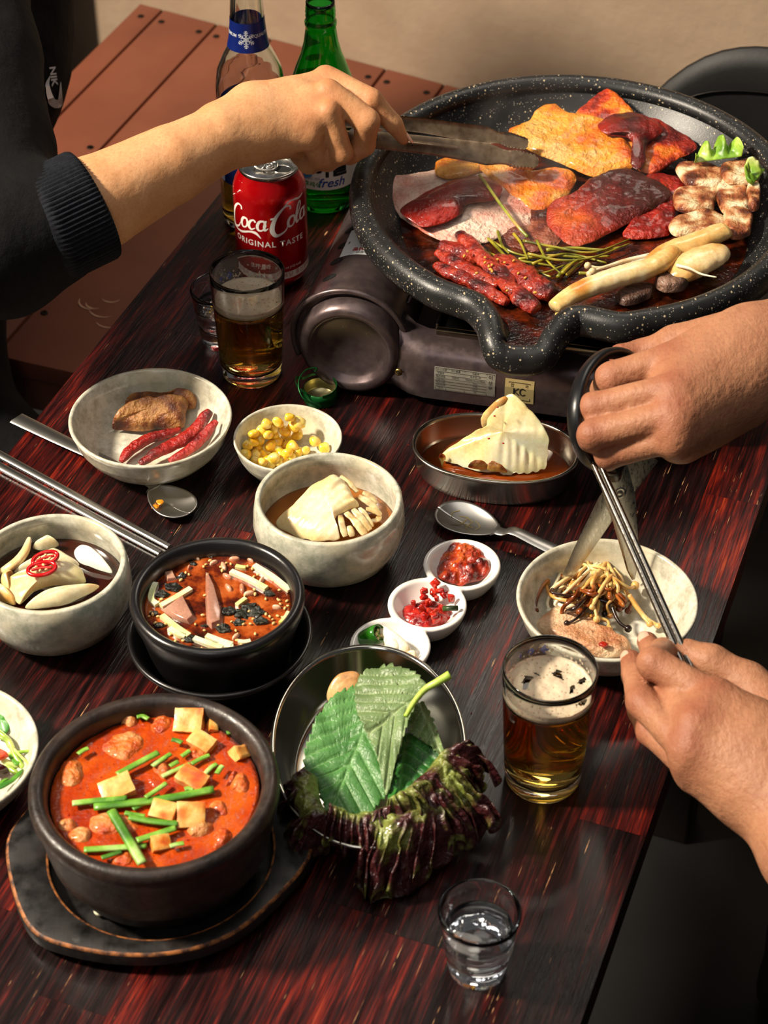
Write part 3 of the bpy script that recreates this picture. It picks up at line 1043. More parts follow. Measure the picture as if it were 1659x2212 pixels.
d_ = np.array([math.cos(ta), math.sin(ta), 0]); e_ = np.array([-d_[1], d_[0], 0])
op = [(math.cos(q) * .0085, math.sin(q) * .0062) for q in np.linspace(0, 2 * np.pi, 28, endpoint=False)]
Vh = np.array([CA + d_ * (.0125 + x) + e_ * y + [0, 0, .11325] for x, y in op])
obj('mouth_hole', (Vh, [tuple(range(28))]), M_dark, can, smooth=False)
Lp = [CA + d_ * (.0125 + x * 1.06) + e_ * y * 1.06 + [0, 0, .1134] for x, y in op]
obj('mouth_rim', tube(Lp, .0005, 6, closed=True), M_alu, can)
tab = [(-.0135, 0), (-.0115, .0055), (-.004, .0075), (.004, .0070), (.0065, .004), (.0072, 0), (.0065, -.004), (.004, -.0070), (-.004, -.0075), (-.0115, -.0055)]
tp = smooth_path([CA + d_ * x + e_ * y + [0, 0, .1152 + .0009 * (-x > .005)] for x, y in tab], 50, closed=True)
obj('pull_tab', join(tube(tp, .0010, 8, closed=True), tube([CA + d_ * -.0035 + e_ * -.0068 + [0, 0, .1152], CA + d_ * -.0035 + e_ * .0068 + [0, 0, .1152]], .0011, 8),
    tube(smooth_path([CA + d_ * (.0008 + .0036 * math.cos(q)) + e_ * .0042 * math.sin(q) + [0, 0, .1150] for q in np.linspace(0, 6.28, 12, endpoint=False)], 24, closed=True), .0009, 6, closed=True),
    lathe([(0, .1162), (.0018, .1160), (.0026, .1150), (.0026, .113)], 16, CA)), M_alu, can)
rr_ = lambda z: crad(z) + .00012
def on_can(vf, a, z, name='lettering', m=M_wht):
    return obj(name, wrap(vf, CA, rr_, math.radians(a), z), m, can)
FA = -92   # azimuth facing the camera
# flowing script wordmark drawn with brush strokes (metres)
S_ = []
def sk(pts, wid, n=26):
    q = [(x + y * 0.0, y) for x, y in pts]
    S_.append(stroke([(a * .001, b * .001) for a, b in q], [v * .001 for v in wid], n))
def letter_o(x, y, s=1.0):
    sk([(x + 2.0 * s, y + 4.0 * s), (x - 1.2 * s, y + 3.6 * s), (x - 2.6 * s, y), (x - 1.4 * s, y - 3.6 * s), (x + 1.6 * s, y - 3.6 * s), (x + 3.2 * s, y), (x + 2.0 * s, y + 4.0 * s)], [1.4, 2.2, 2.3, 1.6, 1.2, 1.9, 1.4])
def cap_C(x, y, s=1.0):
    sk([(x + 6 * s, y + 9 * s), (x + 5 * s, y + 12 * s), (x + .5 * s, y + 12 * s), (x - 5 * s, y + 5 * s), (x - 6.5 * s, y - 4 * s), (x - 3 * s, y - 9.5 * s), (x + 3 * s, y - 7.5 * s), (x + 5.5 * s, y - 3 * s)], [1.4, 1.2, 1.6, 3.0, 3.6, 2.6, 1.4, .6], 40)
def letter_c(x, y, s=1.0):
    sk([(x + 2.8 * s, y + 2.2 * s), (x + 1 * s, y + 4.2 * s), (x - 1.8 * s, y + 2.4 * s), (x - 2.4 * s, y - 1.5 * s), (x - .2 * s, y - 4 * s), (x + 3 * s, y - 2.6 * s)], [1.3, 1.2, 2.2, 2.2, 1.5, .7])
def letter_a(x, y, s=1.0):
    letter_o(x, y, s)
    sk([(x + 3.2 * s, y + 4.4 * s), (x + 2.6 * s, y - .5 * s), (x + 3.4 * s, y - 3.8 * s), (x + 5.6 * s, y - 2.2 * s)], [1.7, 2.0, 1.6, .7])
def letter_l(x, y, s=1.0):
    sk([(x - .8 * s, y - 1 * s), (x + 3 * s, y + 8 * s), (x + 2.2 * s, y + 12 * s), (x + .4 * s, y + 10 * s), (x - .6 * s, y + 2 * s), (x + .4 * s, y - 3.8 * s), (x + 3 * s, y - 2.4 * s)], [.8, 1.3, 1.3, 1.9, 2.3, 1.7, .7], 34)
cap_C(-28.5, 1.5, .95); letter_o(-19.5, -.2); letter_c(-12.6, -.6, .98); letter_a(-5.6, -1.1)
sk([(.8, 4.2), (3.6, 4.5)], [1.5, 1.5], 4)
cap_C(9.5, -.8, 1.02); letter_o(17.2, -2); letter_l(22.4, -1.6); letter_a(28.5, -1.6)
sk([(-30, -8.5), (-22, -9.2), (-14, -7), (-9, -7.5), (-4.5, -11.8)], [.6, 1.9, 1.5, 2.2, .5], 30)
sk([(9, 11), (15, 15.5), (24, 13.5), (33, 16)], [1.0, 1.9, 1.3, .5], 30)
V, F = join(*S_)
V = V @ np.array([[math.cos(.10), math.sin(.10), 0], [-math.sin(.10), math.cos(.10), 0], [0, 0, 1]])
V[:, 0] += V[:, 1] * .22
V = V * 1.24
on_can((V, F), FA + 2, .0745, 'script_wordmark')
on_can(xf(text_mesh('ORIGINAL TASTE', .0080, bold=.00014, spacing=1.2), rot=rotm(0, 0, 0)), FA + 1, .0530)
tr3 = (np.array([(-.010, -.006, 0), (.012, -.004, 0), (-.002, .009, 0), (-.012, .006, 0)]), [(0, 1, 2, 3)])
on_can((np.array([(-.014, -.008, 0), (.006, .0075, 0), (-.004, .0095, 0), (-.018, .006, 0)]) , [(0, 1, 2, 3)]), FA - 48, .099, 'white_patch')
on_can(xf(text_mesh('업소용', .0048), (0, 0, .0), rotm(0, 0, 35)), FA - 53, .0995, 'lettering', M_redink)
bandL = (np.array([(x, y, 0) for x in np.linspace(-.05, .05, 60) for y in (-.0035, .0035)]), [(2 * i, 2 * i + 2, 2 * i + 3, 2 * i + 1) for i in range(59)])
on_can(bandL, FA + 20, .0185, 'white_band')
on_can(xf(text_mesh('판매자 : 업소용 및 배달 통신판매용', .0056, spacing=1.15), (0, 0, 0)), FA + 14, .0188, 'lettering', M_redink)
for o in list(can.children):
    if o.name.startswith('lettering') and o.data.materials[0] == M_redink:
        v = np.array([q.co[:] for q in o.data.vertices]); rr2 = np.hypot(v[:, 0], v[:, 1]); v[:, 0] *= (rr2 + .0001) / rr2; v[:, 1] *= (rr2 + .0001) / rr2
        o.data.vertices.foreach_set('co', v.ravel())
on_can(text_mesh('코카·콜라', .0056), FA - 12, .0290)
on_can(text_mesh('355 ml (152 kcal)', .0034), FA + 36, .0265)

# ---- bottles
def bottle(name, label, c, ro_pts, t, mat, hl, lmat, mouth=True):
    b = thing(name, label, 'bottle', tuple(c))
    outer = [(0, .003), (ro_pts[0][0] * .6, .0025), (ro_pts[0][0] * .86, 0)] + ro_pts
    rf = lambda z: float(np.interp(z, [p_[1] for p_ in ro_pts], [p_[0] for p_ in ro_pts]))
    top = ro_pts[-1][1]
    zs = np.linspace(top, .008, 50)
    inner = [(rf(z) - t, z) for z in zs] + [(ro_pts[0][0] * .6, .0052), (0, .005)]
    obj('glass_body', lathe(outer + [(ro_pts[-1][0] - t / 2, top + .0006)] + inner, 80, c), mat, b)
    lq = [(0, .0049), (ro_pts[0][0] * .6, .0051)] + [(rf(z) - t + .00012, z) for z in np.linspace(.008, hl, 30)] + [(0, hl)]
    obj('liquid', lathe(lq, 80, c), lmat, b)
    return b, rf
def wrap_label(name, b, c, rf, a0, a1, z0, z1, m, off=.00015, n=40, th=0):
    A_ = np.linspace(math.radians(a0), math.radians(a1), n)
    V, F = [], []
    zs = np.linspace(z0, z1, 6)
    for a in A_:
        for z in zs:
            R_ = rf(z) + off
            V.append((c[0] + R_ * math.cos(a), c[1] + R_ * math.sin(a), z))
    for i in range(n - 1):
        for j in range(5):
            F.append((i * 6 + j, (i + 1) * 6 + j, (i + 1) * 6 + j + 1, i * 6 + j + 1))
    return obj(name, (np.array(V), F), m, b)
BB = P(554, 471, 0)
M_clear2 = glassm('pale_bottle_glass', (.93, .97, .95, 1))
beerpts = [(.0315, .004), (.0325, .012), (.0325, .06), (.0322, .10), (.0322, .130), (.0318, .146), (.0295, .160), (.0245, .172), (.0195, .182), (.0172, .192), (.0158, .206), (.0148, .225), (.0136, .245), (.0132, .262), (.0142, .264), (.0142, .270), (.0130, .272), (.0130, .280)]
bb, rfb = bottle('beer_bottle', 'clear beer bottle with blue snowflake neck band behind the soda can', BB, beerpts, .0024, M_clear2, .083, M_beer)
M_blue = simple('blue_foil_label', '#12246e', .3, metal=.35)
M_silver = simple('silver_print', '#c9ced8', .35, metal=.3)
M_pale = simple('pale_print', '#b9cde8', .4)
wrap_label('neck_label', bb, BB, rfb, -179, 179, .184, .211, M_blue, .0003, 60)
def snow(s):
    ps = []
    for k in range(6):
        R_ = rotm(0, 0, 60 * k)
        arm = [stroke([(0, 0), (0, s)], [s * .09, s * .09], 3)]
        for y in (.38, .62, .84):
            L = s * (.34 if y < .8 else .2)
            for sg in (-1, 1):
                arm.append(stroke([(0, s * y), (sg * L * .7, s * y + L * .55)], [s * .08, s * .08], 3))
        arm.append(stroke([(-.2 * s, .12 * s), (0, .3 * s), (.2 * s, .12 * s)], [s * .07] * 3, 5))
        ps.append(xf(join(*arm), rot=R_))
    return join(*ps)
rl = lambda z: rfb(z) + .0005
for a, nm, vf, m in ((-92, 'snowflake', snow(.0082), M_silver), (-152, 'lettering', text_mesh('PREMIUM', .0042, bold=.0001), M_silver), (-38, 'lettering', text_mesh('QUALITY', .0042, bold=.0001), M_silver)):
    obj(nm, wrap(vf, BB, rl, math.radians(a), .1965 if nm == 'snowflake' else .199), m, bb)
wrap_label('body_label', bb, BB, rfb, -179, 179, .052, .128, M_blue, .0003, 60)
cz = []
for k in range(9):
    for j in range(4):
        if (k + j) % 2 == 0 or j == 1:
            cz.append((np.array([(j * .0016, k * .0016, 0), (j * .0016 + .0011, k * .0016, 0), (j * .0016 + .0011, k * .0016 + .0011, 0), (j * .0016, k * .0016 + .0011, 0)]), [(0, 1, 2, 3)]))
obj('silver_patch', wrap((np.array([(-.004, -.009, 0), (.005, -.009, 0), (.005, .009, 0), (-.004, .009, 0)]), [(0, 1, 2, 3)]), BB, rl, math.radians(-152), .062), M_pale, bb)
SB = P(701, 431, 0)
M_green = glassm('green_bottle_glass', (.03, .50, .07, 1))
sjp = [(.0305, .004), (.0322, .010), (.0325, .03), (.0325, .10), (.0320, .115), (.0290, .130), (.0240, .145), (.0190, .158), (.0160, .170), (.0146, .180), (.0140, .1855), (.0148, .1865), (.0150, .190), (.0142, .1915), (.0136, .194), (.0142, .196), (.0136, .198), (.0142, .200), (.0136, .202), (.0140, .2035), (.0134, .2055), (.0134, .209)]
sb, rfs = bottle('soju_bottle', 'green glass soju bottle with a white label behind the pan', SB, sjp, .0022, M_green, .030, M_water)
M_label = simple('white_paper_label', '#d8d8d2', .45, bump=(900, .1, .0003))
wrap_label('paper_label', sb, SB, rfs, -178, 40, .030, .088, M_label, .0003, 60)
M_bl2 = simple('blue_ink', '#16408f', .4); M_cy = simple('cyan_ink', '#1a86c4', .4); M_grey = simple('grey_ink', '#8b8d8c', .5)
rl2 = lambda z: rfs(z) + .0005
obj('lettering', wrap(xf(text_mesh('참이슬', .0205, bold=.0008), (.0, 0, 0)), SB, rl2, math.radians(-93), .0525), M_darkprint, sb)
obj('blue_dot', wrap((np.array([(math.cos(q) * .008, math.sin(q) * .008, 0) for q in np.linspace(0, 6.28, 30, endpoint=False)]), [tuple(range(30))]), SB, rl2, math.radians(-121), .049), M_cy, sb)
obj('lettering', wrap(text_mesh('fresh', .0135, shear=.3, bold=.0002), SB, rl2, math.radians(-76), .0375), M_bl2, sb)
obj('lettering', wrap(text_mesh('후레쉬', .0062, bold=.0001), SB, rl2, math.radians(-108), .0355), M_greenprint, sb)
obj('lettering', wrap(text_mesh('360 ml', .0056), SB, rl2, math.radians(-108), .0425), M_grey, sb)
# twisted green cap
CP = P(692, 862, 0)
M_gcap = simple('green_cap_paint', '#0f5a25', .3, metal=.5)
M_gold = simple('pale_gold_metal', '#b9b184', .3, metal=.9)
cp = thing('bottle_cap', 'torn green screw cap with a curled strip near the corn bowl', 'bottle cap', tuple(CP))
rcap = .0142
obj('shell', lathe([(0, .0009), (rcap - .001, .0008), (rcap, .0), (rcap + .0003, .001), (rcap, .003), (rcap + .0003, .0035), (rcap, .0065), (rcap + .0006, .0075), (rcap, .0085), (rcap, .0125), (rcap - .0005, .0125), (rcap - .0005, .0012), (0, .0012)], 60, CP), M_gcap, cp)
obj('liner', lathe([(0, .0014), (rcap - .0012, .0014), (rcap - .0006, .003), (rcap - .0010, .0045), (rcap - .0006, .006), (rcap - .0010, .0075), (rcap - .0006, .0095), (rcap - .0006, .0124)], 60, CP), M_gold, cp)
strip = [CP + [rcap * 1.01 * math.cos(a), rcap * 1.01 * math.sin(a), .0125 + (a + 1.4) * .0012] for a in np.linspace(-1.4, 2.6, 26)]
strip += [CP + [-.0155, .004, .019], CP + [-.020, .002, .021], CP + [-.0205, -.004, .0205], CP + [-.017, -.010, .018], CP + [-.011, -.0125, .015]]
obj('strip', tube(smooth_path(strip, 90), .0009, 4, sec=[(-.25, -1.4), (.25, -1.4), (.25, 1.4), (-.25, 1.4)], upv=(0, 0, 1)), M_gcap, cp, smooth=False)
hook = [P(697, 880, .003), P(655, 860, .014), P(645, 825, .022), P(660, 800, .026), P(683, 795, .026), P(680, 803, .025)]
obj('loop', tube(smooth_path(hook, 40), .0007, 6), M_gcap, cp)

# added dark sheet standing in for shade on the wall past the bench
M_shade_sheet = simple('dark_shade_sheet', '#0d0908', .9)
def shade_sheet_pts(u, v):
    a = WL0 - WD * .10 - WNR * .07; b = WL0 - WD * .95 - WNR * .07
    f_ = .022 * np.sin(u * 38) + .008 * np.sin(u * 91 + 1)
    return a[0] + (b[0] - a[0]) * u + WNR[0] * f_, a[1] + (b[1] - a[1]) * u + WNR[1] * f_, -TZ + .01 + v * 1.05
obj('shade_sheet', sheet(shade_sheet_pts, 120, 6, .003), M_shade_sheet, label='added dark sheet standing for shade past the bench end, behind the left person', cat='shade_sheet')

# ================================================================ portable gas stove
SX = np.array([math.cos(math.radians(-13)), math.sin(math.radians(-13)), 0]); SYv = np.array([-SX[1], SX[0], 0])
S0 = np.array([-.0815, .172, 0])                    # front left corner on the table
def ST(x, y, z):
    return S0 + SX * x + SYv * y + np.array([0, 0, z])
SRm = np.stack([SX, SYv, [0, 0, 1]], 1)
def st_x(vf):
    V = np.asarray(vf[0], float)
    return V @ SRm.T + S0, vf[1]
def bronze():
    m = NT('dark_bronze_enamel')
    m.set(base=m.ramp(m.noise(60, 4), [(.3, hexc('#54474a')), (.7, hexc('#6a5c5a'))]), metal=.7, rough=m.ramp(m.noise(120, 4), [(.3, (.26,) * 3 + (1,)), (.7, (.42,) * 3 + (1,))]))
    m.bump(m.noise(1500, 2), .15, .0002)
    return m.m
M_bronze = bronze()
M_blacktop = simple('black_enamel', '#060606', .12, coat=.6)
M_chrome = simple('chrome_trim', '#8f8577', .18, metal=1.0)
M_bronze2 = simple('bronze_casting', '#4a3626', .35, metal=.9)
stv = thing('gas_stove', 'portable gas stove with dark bronze housing under the round pan', 'stove', tuple(ST(.17, .13, 0)))
# left canister housing: arched cover swept back
def arch(r0, z0, n=26, y0=0, y1=1, cx=.052, foot=.006):
    a = np.linspace(math.radians(205), math.radians(-8), n)
    pr = [(cx + r0 * math.cos(q), z0 + r0 * math.sin(q)) for q in a]
    pr += [(cx + r0 + .012, z0 - .012), (cx + r0 + .028, z0 - .016), (cx + r0 + .030, z0 - .030)]
    pr += [(cx + r0 + .02, foot), (cx - r0 * .7, foot)]
    V = [(x, y0, z) for x, z in pr] + [(x, y1, z) for x, z in pr]
    n = len(pr)
    F = [(i, (i + 1) % n, n + (i + 1) % n, n + i) for i in range(n)] + [tuple(range(n))[::-1], tuple(range(n, 2 * n))]
    return np.array(V), F
obj('canister_cover', st_x(arch(.048, .047, y0=.012, y1=.268)), M_bronze, stv, smooth='sharp')
# rolled flange at the front of the cover
fl = [(.052 + .0500 * math.cos(q), .010, .047 + .0500 * math.sin(q)) for q in np.linspace(math.radians(205), math.radians(-6), 24)] + [(.116, .010, .036), (.132, .010, .031), (.146, .012, .030)]
obj('flange', st_x(tube(smooth_path(fl, 70), .0026, 8)), M_bronze, stv)
# embossed front disc
disc = [(0, .0), (.027, .0), (.0285, .0016), (.0305, .0020), (.033, .0075), (.038, .0098), (.043, .0062), (.0455, -.004), (.0455, -.012)]
Vd, Fd = lathe(disc, 72)
Vd = np.stack([Vd[:, 0] + .054, -Vd[:, 2] + .004, Vd[:, 1] + .046], 1)
obj('end_disc', st_x((Vd, [f[::-1] for f in Fd])), M_bronze, stv)
# front rail: rounded bar
sec = [(0, .006), (-.006, .010), (-.009, .020), (-.010, .036), (-.007, .050), (-.001, .058), (.010, .062), (.022, .062), (.03, .05), (.03, .006)]
n = len(sec)
V = []
for x, dy, kz in ((.060, .016, 1.25), (.088, .012, 1.18), (.106, .002, 1.04), (.118, 0, 1), (.36, 0, 1), (.368, 0, .98)):
    V += [(x, y + dy, z * kz) for y, z in sec]
F = []
for i in range(5):
    for j in range(n):
        F.append((i * n + j, i * n + (j + 1) % n, (i + 1) * n + (j + 1) % n, (i + 1) * n + j))
F += [tuple(range(n))[::-1], tuple(range(5 * n, 6 * n))]
obj('front_rail', st_x((np.array(V), F)), M_bronze, stv, smooth='sharp')
obj('side_rail', st_x(box(.022, .25, .056, .006, 3, (.362, .14, .034))), M_bronze, stv, smooth='sharp')
obj('back_rail', st_x(box(.25, .02, .056, .006, 3, (.235, .262, .034))), M_bronze, stv, smooth='sharp')
# top tray with turned-up chrome edge
obj('top_plate', st_x(box(.235, .235, .004, .0015, 2, (.243, .142, .0605))), M_blacktop, stv)
tp_ = [(.126, .024, .0655), (.126, .014, .0635), (.36, .014, .0635), (.36, .258, .0635), (.126, .258, .0635)]
obj('chrome_edge', st_x(join(box(.236, .0055, .008, .001, 2, (.243, .0165, .0635)), box(.003, .24, .008, .001, 2, (.1245, .142, .0635)), box(.003, .24, .008, .001, 2, (.361, .142, .0635)))), M_chrome, stv, smooth='sharp')
# burner with rings
bcx, bcy = .262, .138
def rg(r0, r1, z0, z1):
    return st_x(lathe([(r0, z0), (r0 + .001, z1), (r1 - .001, z1), (r1, z0)], 72, (bcx, bcy, 0)))
obj('drip_ring', join(st_x(lathe([(.060, .063), (.064, .066), (.067, .067), (.070, .066), (.073, .063)], 80, (bcx, bcy, 0))), st_x(lathe([(.048, .063), (.050, .0655), (.052, .0658), (.055, .063)], 80, (bcx, bcy, 0)))), M_chrome, stv)
obj('burner_head', st_x(lathe([(0, .078), (.020, .078), (.024, .075), (.026, .070), (.026, .063), (0, .063)], 60, (bcx, bcy, 0))), M_bronze2, stv)
# three flared pan supports (the left front one shows under the pan)
def support(ang):
    R_ = .078
    def f(u, v):
        z = .0635 + .030 * v
        wv = .030 * (.62 + .9 * (v - .35) ** 2 * 2.2)
        x = R_ + .012 * (v ** 2.2) + .004 * (1 - v) ** 3
        y = (u - .5) * wv
        return x - 3.0 * y * y * 1.5, y, z
    vf = sheet(f, 12, 14, .002)
    V, F = xf(vf, rot=rotm(0, 0, ang))
    return st_x((V + np.array([bcx, bcy, 0]), F))
for k, a in enumerate((208, 328, 88)):
    obj('pan_support', support(a), M_bronze2, stv)
# vents along the cover
vents = []
for k in range(6):
    y = .040 + k * .026
    q = math.radians(122)
    e = [(math.cos(t) * .0085, math.sin(t) * .0032) for t in np.linspace(0, 2 * np.pi, 18, endpoint=False)]
    Vv = [(.052 + .0483 * math.cos(q - s / .0483), y + l, .047 + .0483 * math.sin(q - s / .0483)) for l, s in [(a_ * .5 + b_ * .0, b_ * 2.2) for a_, b_ in e]]
    vents.append(st_x((np.array(Vv), [tuple(range(18))])))
obj('vent_slots', join(*vents), M_dark, stv, smooth=False)
# screw
def disc_y(x, y, z, r_, d_):
    V, F = lathe([(0, d_), (r_ * .6, d_), (r_, d_ * .4), (r_, -.001)], 20)
    return st_x((np.stack([V[:, 0] + x, -V[:, 2] + y, V[:, 1] + z], 1), [f[::-1] for f in F]))
obj('brass_screw', disc_y(.098, -.0075, .034, .0034, .0014), simple('brass', '#8a7444', .3, metal=1.0), stv)
obj('screw_slot', join(disc_y(.098, -.0083, .034, .0009, .001)), M_dark, stv)
# rating labels on the front rail, wrapped to the rail face
M_sticker = simple('silver_sticker', '#a5a294', .35, metal=.35, vary=(60, '#8c8a80', .3, .7))
M_rust = simple('rust_stain', '#b07a26', .6); M_ink = simple('black_ink', '#1a1a1c', .5)
railz = [.006, .010, .020, .036, .050, .058, .062]; raily = [0, -.006, -.009, -.010, -.007, -.001, .010]
def on_rail(vf, x0, z0, off):
    V, F = np.asarray(vf[0], float), vf[1]
    z = z0 + V[:, 1]
    y = np.interp(z, railz, raily) - off
    return st_x((np.stack([x0 + V[:, 0], y, z], 1), F))
def grid_rect(w_, h_, n=6):
    V = [(w_ * (i - .5), h_ * (j / n - .5), 0) for i in (0, 1) for j in range(n + 1)]
    return np.array(V), [(j, n + 1 + j, n + 2 + j, j + 1) for j in range(n)]
def hline(x0, x1, y, t=.0003):
    return np.array([(x0, y - t / 2, 0), (x1, y - t / 2, 0), (x1, y + t / 2, 0), (x0, y + t / 2, 0)]), [(0, 1, 2, 3)]
def vline(x, y0, y1, t=.0003):
    return np.array([(x - t / 2, y0, 0), (x + t / 2, y0, 0), (x + t / 2, y1, 0), (x - t / 2, y1, 0)]), [(0, 1, 2, 3)]
LX, LZ = .155, .0345
obj('rating_label', on_rail(grid_rect(.052, .023), LX, LZ, .0004), M_sticker, stv, smooth=False)
ls = [hline(-.025, .025, .0106), hline(-.025, .025, -.0106), vline(-.025, -.0106, .0106), vline(.025, -.0106, .0106), vline(-.016, -.0106, .0106), vline(0, -.0106, .0106), vline(.0185, -.0106, .0106)]
ls += [hline(-.025, .0185, y) for y in (.0075, .0045, .0015, -.0015, -.0045, -.0075)]
for i, (a, b) in enumerate((('가스소비량', '제품명'), ('모델명', '제조원: ㈜'), ('제조번호', 'MADE IN KOREA'), ('사용가스', '주소'), ('제조년월', '전화'), ('안전장치', '1577'), ('형식', '02'))):
    y = .009 - i * .003
    ls.append(xf(text_mesh(a, .0022), (-.0205, y, 0))); ls.append(xf(text_mesh(b, .0022), (.009, y, 0)))
ls.append(xf(text_mesh('가스용품', .0022), (-.008, .0091, 0))); ls.append(xf(text_mesh('이동식', .0022), (-.008, .003, 0)))
ls += [xf(text_mesh(c_, .0042), (.0218, y, 0)) for c_, y in (('이', .0075), ('상', .0025), ('무', -.0025))]
obj('lettering', on_rail(join(*ls), LX, LZ, .0006), M_ink, stv, smooth=False)
L2 = .2015
obj('approval_label', on_rail(grid_rect(.0245, .023), L2, LZ - .002, .0004), simple('gold_sticker', '#cdbb83', .3, metal=.4), stv, smooth=False)
ls = [hline(-.009, .009, .0086, .0005), hline(-.009, .009, -.0086, .0005), vline(-.009, -.0086, .0086, .0005), vline(.009, -.0086, .0086, .0005)]
ls += [xf(text_mesh('합', .0034), (-.006, .0058, 0)), xf(text_mesh('격', .0034), (.006, .0058, 0)), xf(text_mesh('필', .0034), (-.006, -.0058, 0))]
ls += [stroke([(-.0045, .0035), (-.0045, -.0035)], [.0012] * 2, 3), stroke([(-.0005, .0036), (-.0042, 0)], [.0009] * 2, 3), stroke([(-.0042, 0), (-.0002, -.0036)], [.0009] * 2, 3), stroke([(.0050, .0022), (.0028, .0036), (.0008, .0018), (.0008, -.0018), (.0028, -.0036), (.0050, -.0022)], [.0010] * 6, 18)]
obj('lettering', on_rail(join(*ls), L2, LZ - .002, .0006), M_ink, stv, smooth=False)
# warning sticker on the cover, printed upside down for this side
def on_cover(vf, q0, y0, off, flip=True):
    V, F = np.asarray(vf[0], float), vf[1]
    R_ = .048 + off
    s = -1 if flip else 1
    q = math.radians(q0) - s * V[:, 0] / R_
    return st_x((np.stack([.052 + R_ * np.cos(q), y0 + s * V[:, 1], .047 + R_ * np.sin(q)], 1), F))
M_stk = simple('white_sticker', '#cfd4d6', .4)
g_ = (np.array([(x, y, 0) for x in np.linspace(-.030, .030, 22) for y in (-.022, .022)]), [(2 * i, 2 * i + 2, 2 * i + 3, 2 * i + 1) for i in range(21)])
obj('warning_sticker', on_cover(g_, 84, .092, .0003), M_stk, stv)
ls = [xf(text_mesh('가정 취사용으로만', .0040), (0, .0185, 0)), xf(text_mesh('가스렌지의 사용금지', .0033), (0, .0075, 0)),
      stroke([(-.012, -.001), (-.006, .002), (.006, .002), (.012, -.001), (.006, -.004), (-.006, -.004), (-.012, -.001)], [.0006] * 7, 20), stroke([(-.010, .003), (.010, -.005)], [.0007] * 2, 3), stroke([(-.010, -.005), (.010, .003)], [.0007] * 2, 3),
      stroke([(-.013, -.013), (-.005, -.010), (.005, -.012), (.013, -.010)], [.0008] * 4, 14), xf(text_mesh('알루미늄 호일', .0030), (0, -.017, 0))]
for k in range(len(ls)):
    ls[k] = slice_x(ls[k], .003)
obj('lettering', on_cover(join(*ls), 84, .092, .0006), M_ink, stv)
obj('lettering', on_cover(slice_x(xf(text_mesh('사용상 주의사항', .0058, bold=.00015), (0, .0130, 0)), .003), 84, .092, .0006), M_redink, stv)
for x, y in ((.02, .05), (.02, .24), (.35, .03), (.35, .25)):
    obj('foot', st_x(lathe([(0, 0), (.008, 0), (.009, .004), (.009, .0075), (0, .0075)], 16, (x, y, 0))), M_dark, stv)
# raised rib on the cover
obj('pressed_rib', st_x(tube([(.052 + .0482 * math.cos(math.radians(28)), y, .047 + .0482 * math.sin(math.radians(28))) for y in np.linspace(.045, .20, 12)], .0022, 8, round_end=True)), M_bronze, stv)

# ================================================================ round grill pan
def granite():
    m = NT('speckled_black_coating')
    vor = m.n('ShaderNodeTexVoronoi'); vor.inputs['Scale'].default_value = 300
    mp = m.n('ShaderNodeMapping'); mp.inputs['Scale'].default_value = (1, .62, 1); mp.inputs['Rotation'].default_value = (0, 0, .5)
    m.l(m.tc.outputs['Object'], mp.inputs[0]); m.l(mp.outputs[0], vor.inputs['Vector'])
    sp1 = m.mathn('LESS_THAN', vor.outputs['Distance'], 0.24)
    rnd = m.n('ShaderNodeSeparateColor'); m.l(vor.outputs['Color'], rnd.inputs[0])
    sp1 = m.mathn('MULTIPLY', sp1, m.mathn('GREATER_THAN', rnd.outputs[0], 0.80))
    vor2 = m.n('ShaderNodeTexVoronoi'); vor2.inputs['Scale'].default_value = 620
    m.l(m.tc.outputs['Object'], vor2.inputs['Vector'])
    rnd2 = m.n('ShaderNodeSeparateColor'); m.l(vor2.outputs['Color'], rnd2.inputs[0])
    sp2 = m.mathn('MULTIPLY', m.mathn('LESS_THAN', vor2.outputs['Distance'], 0.34), m.mathn('GREATER_THAN', rnd2.outputs[0], 0.80))
    base = m.ramp(m.noise(80, 4), [(.3, hexc('#121314')), (.7, hexc('#1e1f20'))])
    c = m.mix(sp2, base, hexc('#77736a'))
    c = m.mix(sp1, c, hexc('#b3a283'))
    m.set(base=c, rough=.40, spec=.5)
    m.bump(m.noise(900, 2), .3, .0004)
    return m.m
M_gran = granite()
PC = P(1244, 411, .135)
CR, CRY = .184, .196          # rim centre-line radii
PZ = PC[2]
def rimpts():
    pts = []
    sp = [((1000, 638), .1335), ((1030, 652), .1335), ((1056, 684), .1325), ((1066, 722), .129), ((1076, 746), .125), ((1098, 760), .121), ((1130, 763), .120), ((1160, 760), .121), ((1182, 744), .125), ((1199, 716), .129), ((1222, 690), .1325), ((1256, 676), .1335)]
    s3 = [P(a[0][0], a[0][1], a[1]) for a in sp]
    aL = math.atan2((s3[0][1] - PC[1]) / CRY, (s3[0][0] - PC[0]) / CR); aR = math.atan2((s3[-1][1] - PC[1]) / CRY, (s3[-1][0] - PC[0]) / CR)
    # circle part runs from aR counter-clockwise round to aL
    aL2 = aL + 2 * math.pi
    da = .10
    for q in np.linspace(aR + .16, aL2 - .12, 44):
        pts.append((PC[0] + CR * math.cos(q), PC[1] + CRY * math.sin(q), PZ))
    pts += [tuple(q) for q in s3]
    return np.array(pts)
rim = smooth_path(rimpts(), 420, closed=True)
sec = np.array([(-.0098, -.0065), (-.0100, -.002), (-.0085, .0022), (-.004, .0048), (.001, .0052), (.006, .0030), (.0092, -.001), (.0105, -.0065), (.0102, -.0125), (.0086, -.0165), (.0068, -.0165), (.006, -.011), (.001, -.009), (-.006, -.0095)])
tn = np.roll(rim, -1, 0) - np.roll(rim, 1, 0); tn[:, 2] = 0; tn /= np.linalg.norm(tn, axis=1)[:, None]
outw = np.stack([tn[:, 1], -tn[:, 0], 0 * tn[:, 0]], 1)       # counter-clockwise path: outward on the right
V, F = [], []
m_ = len(sec)
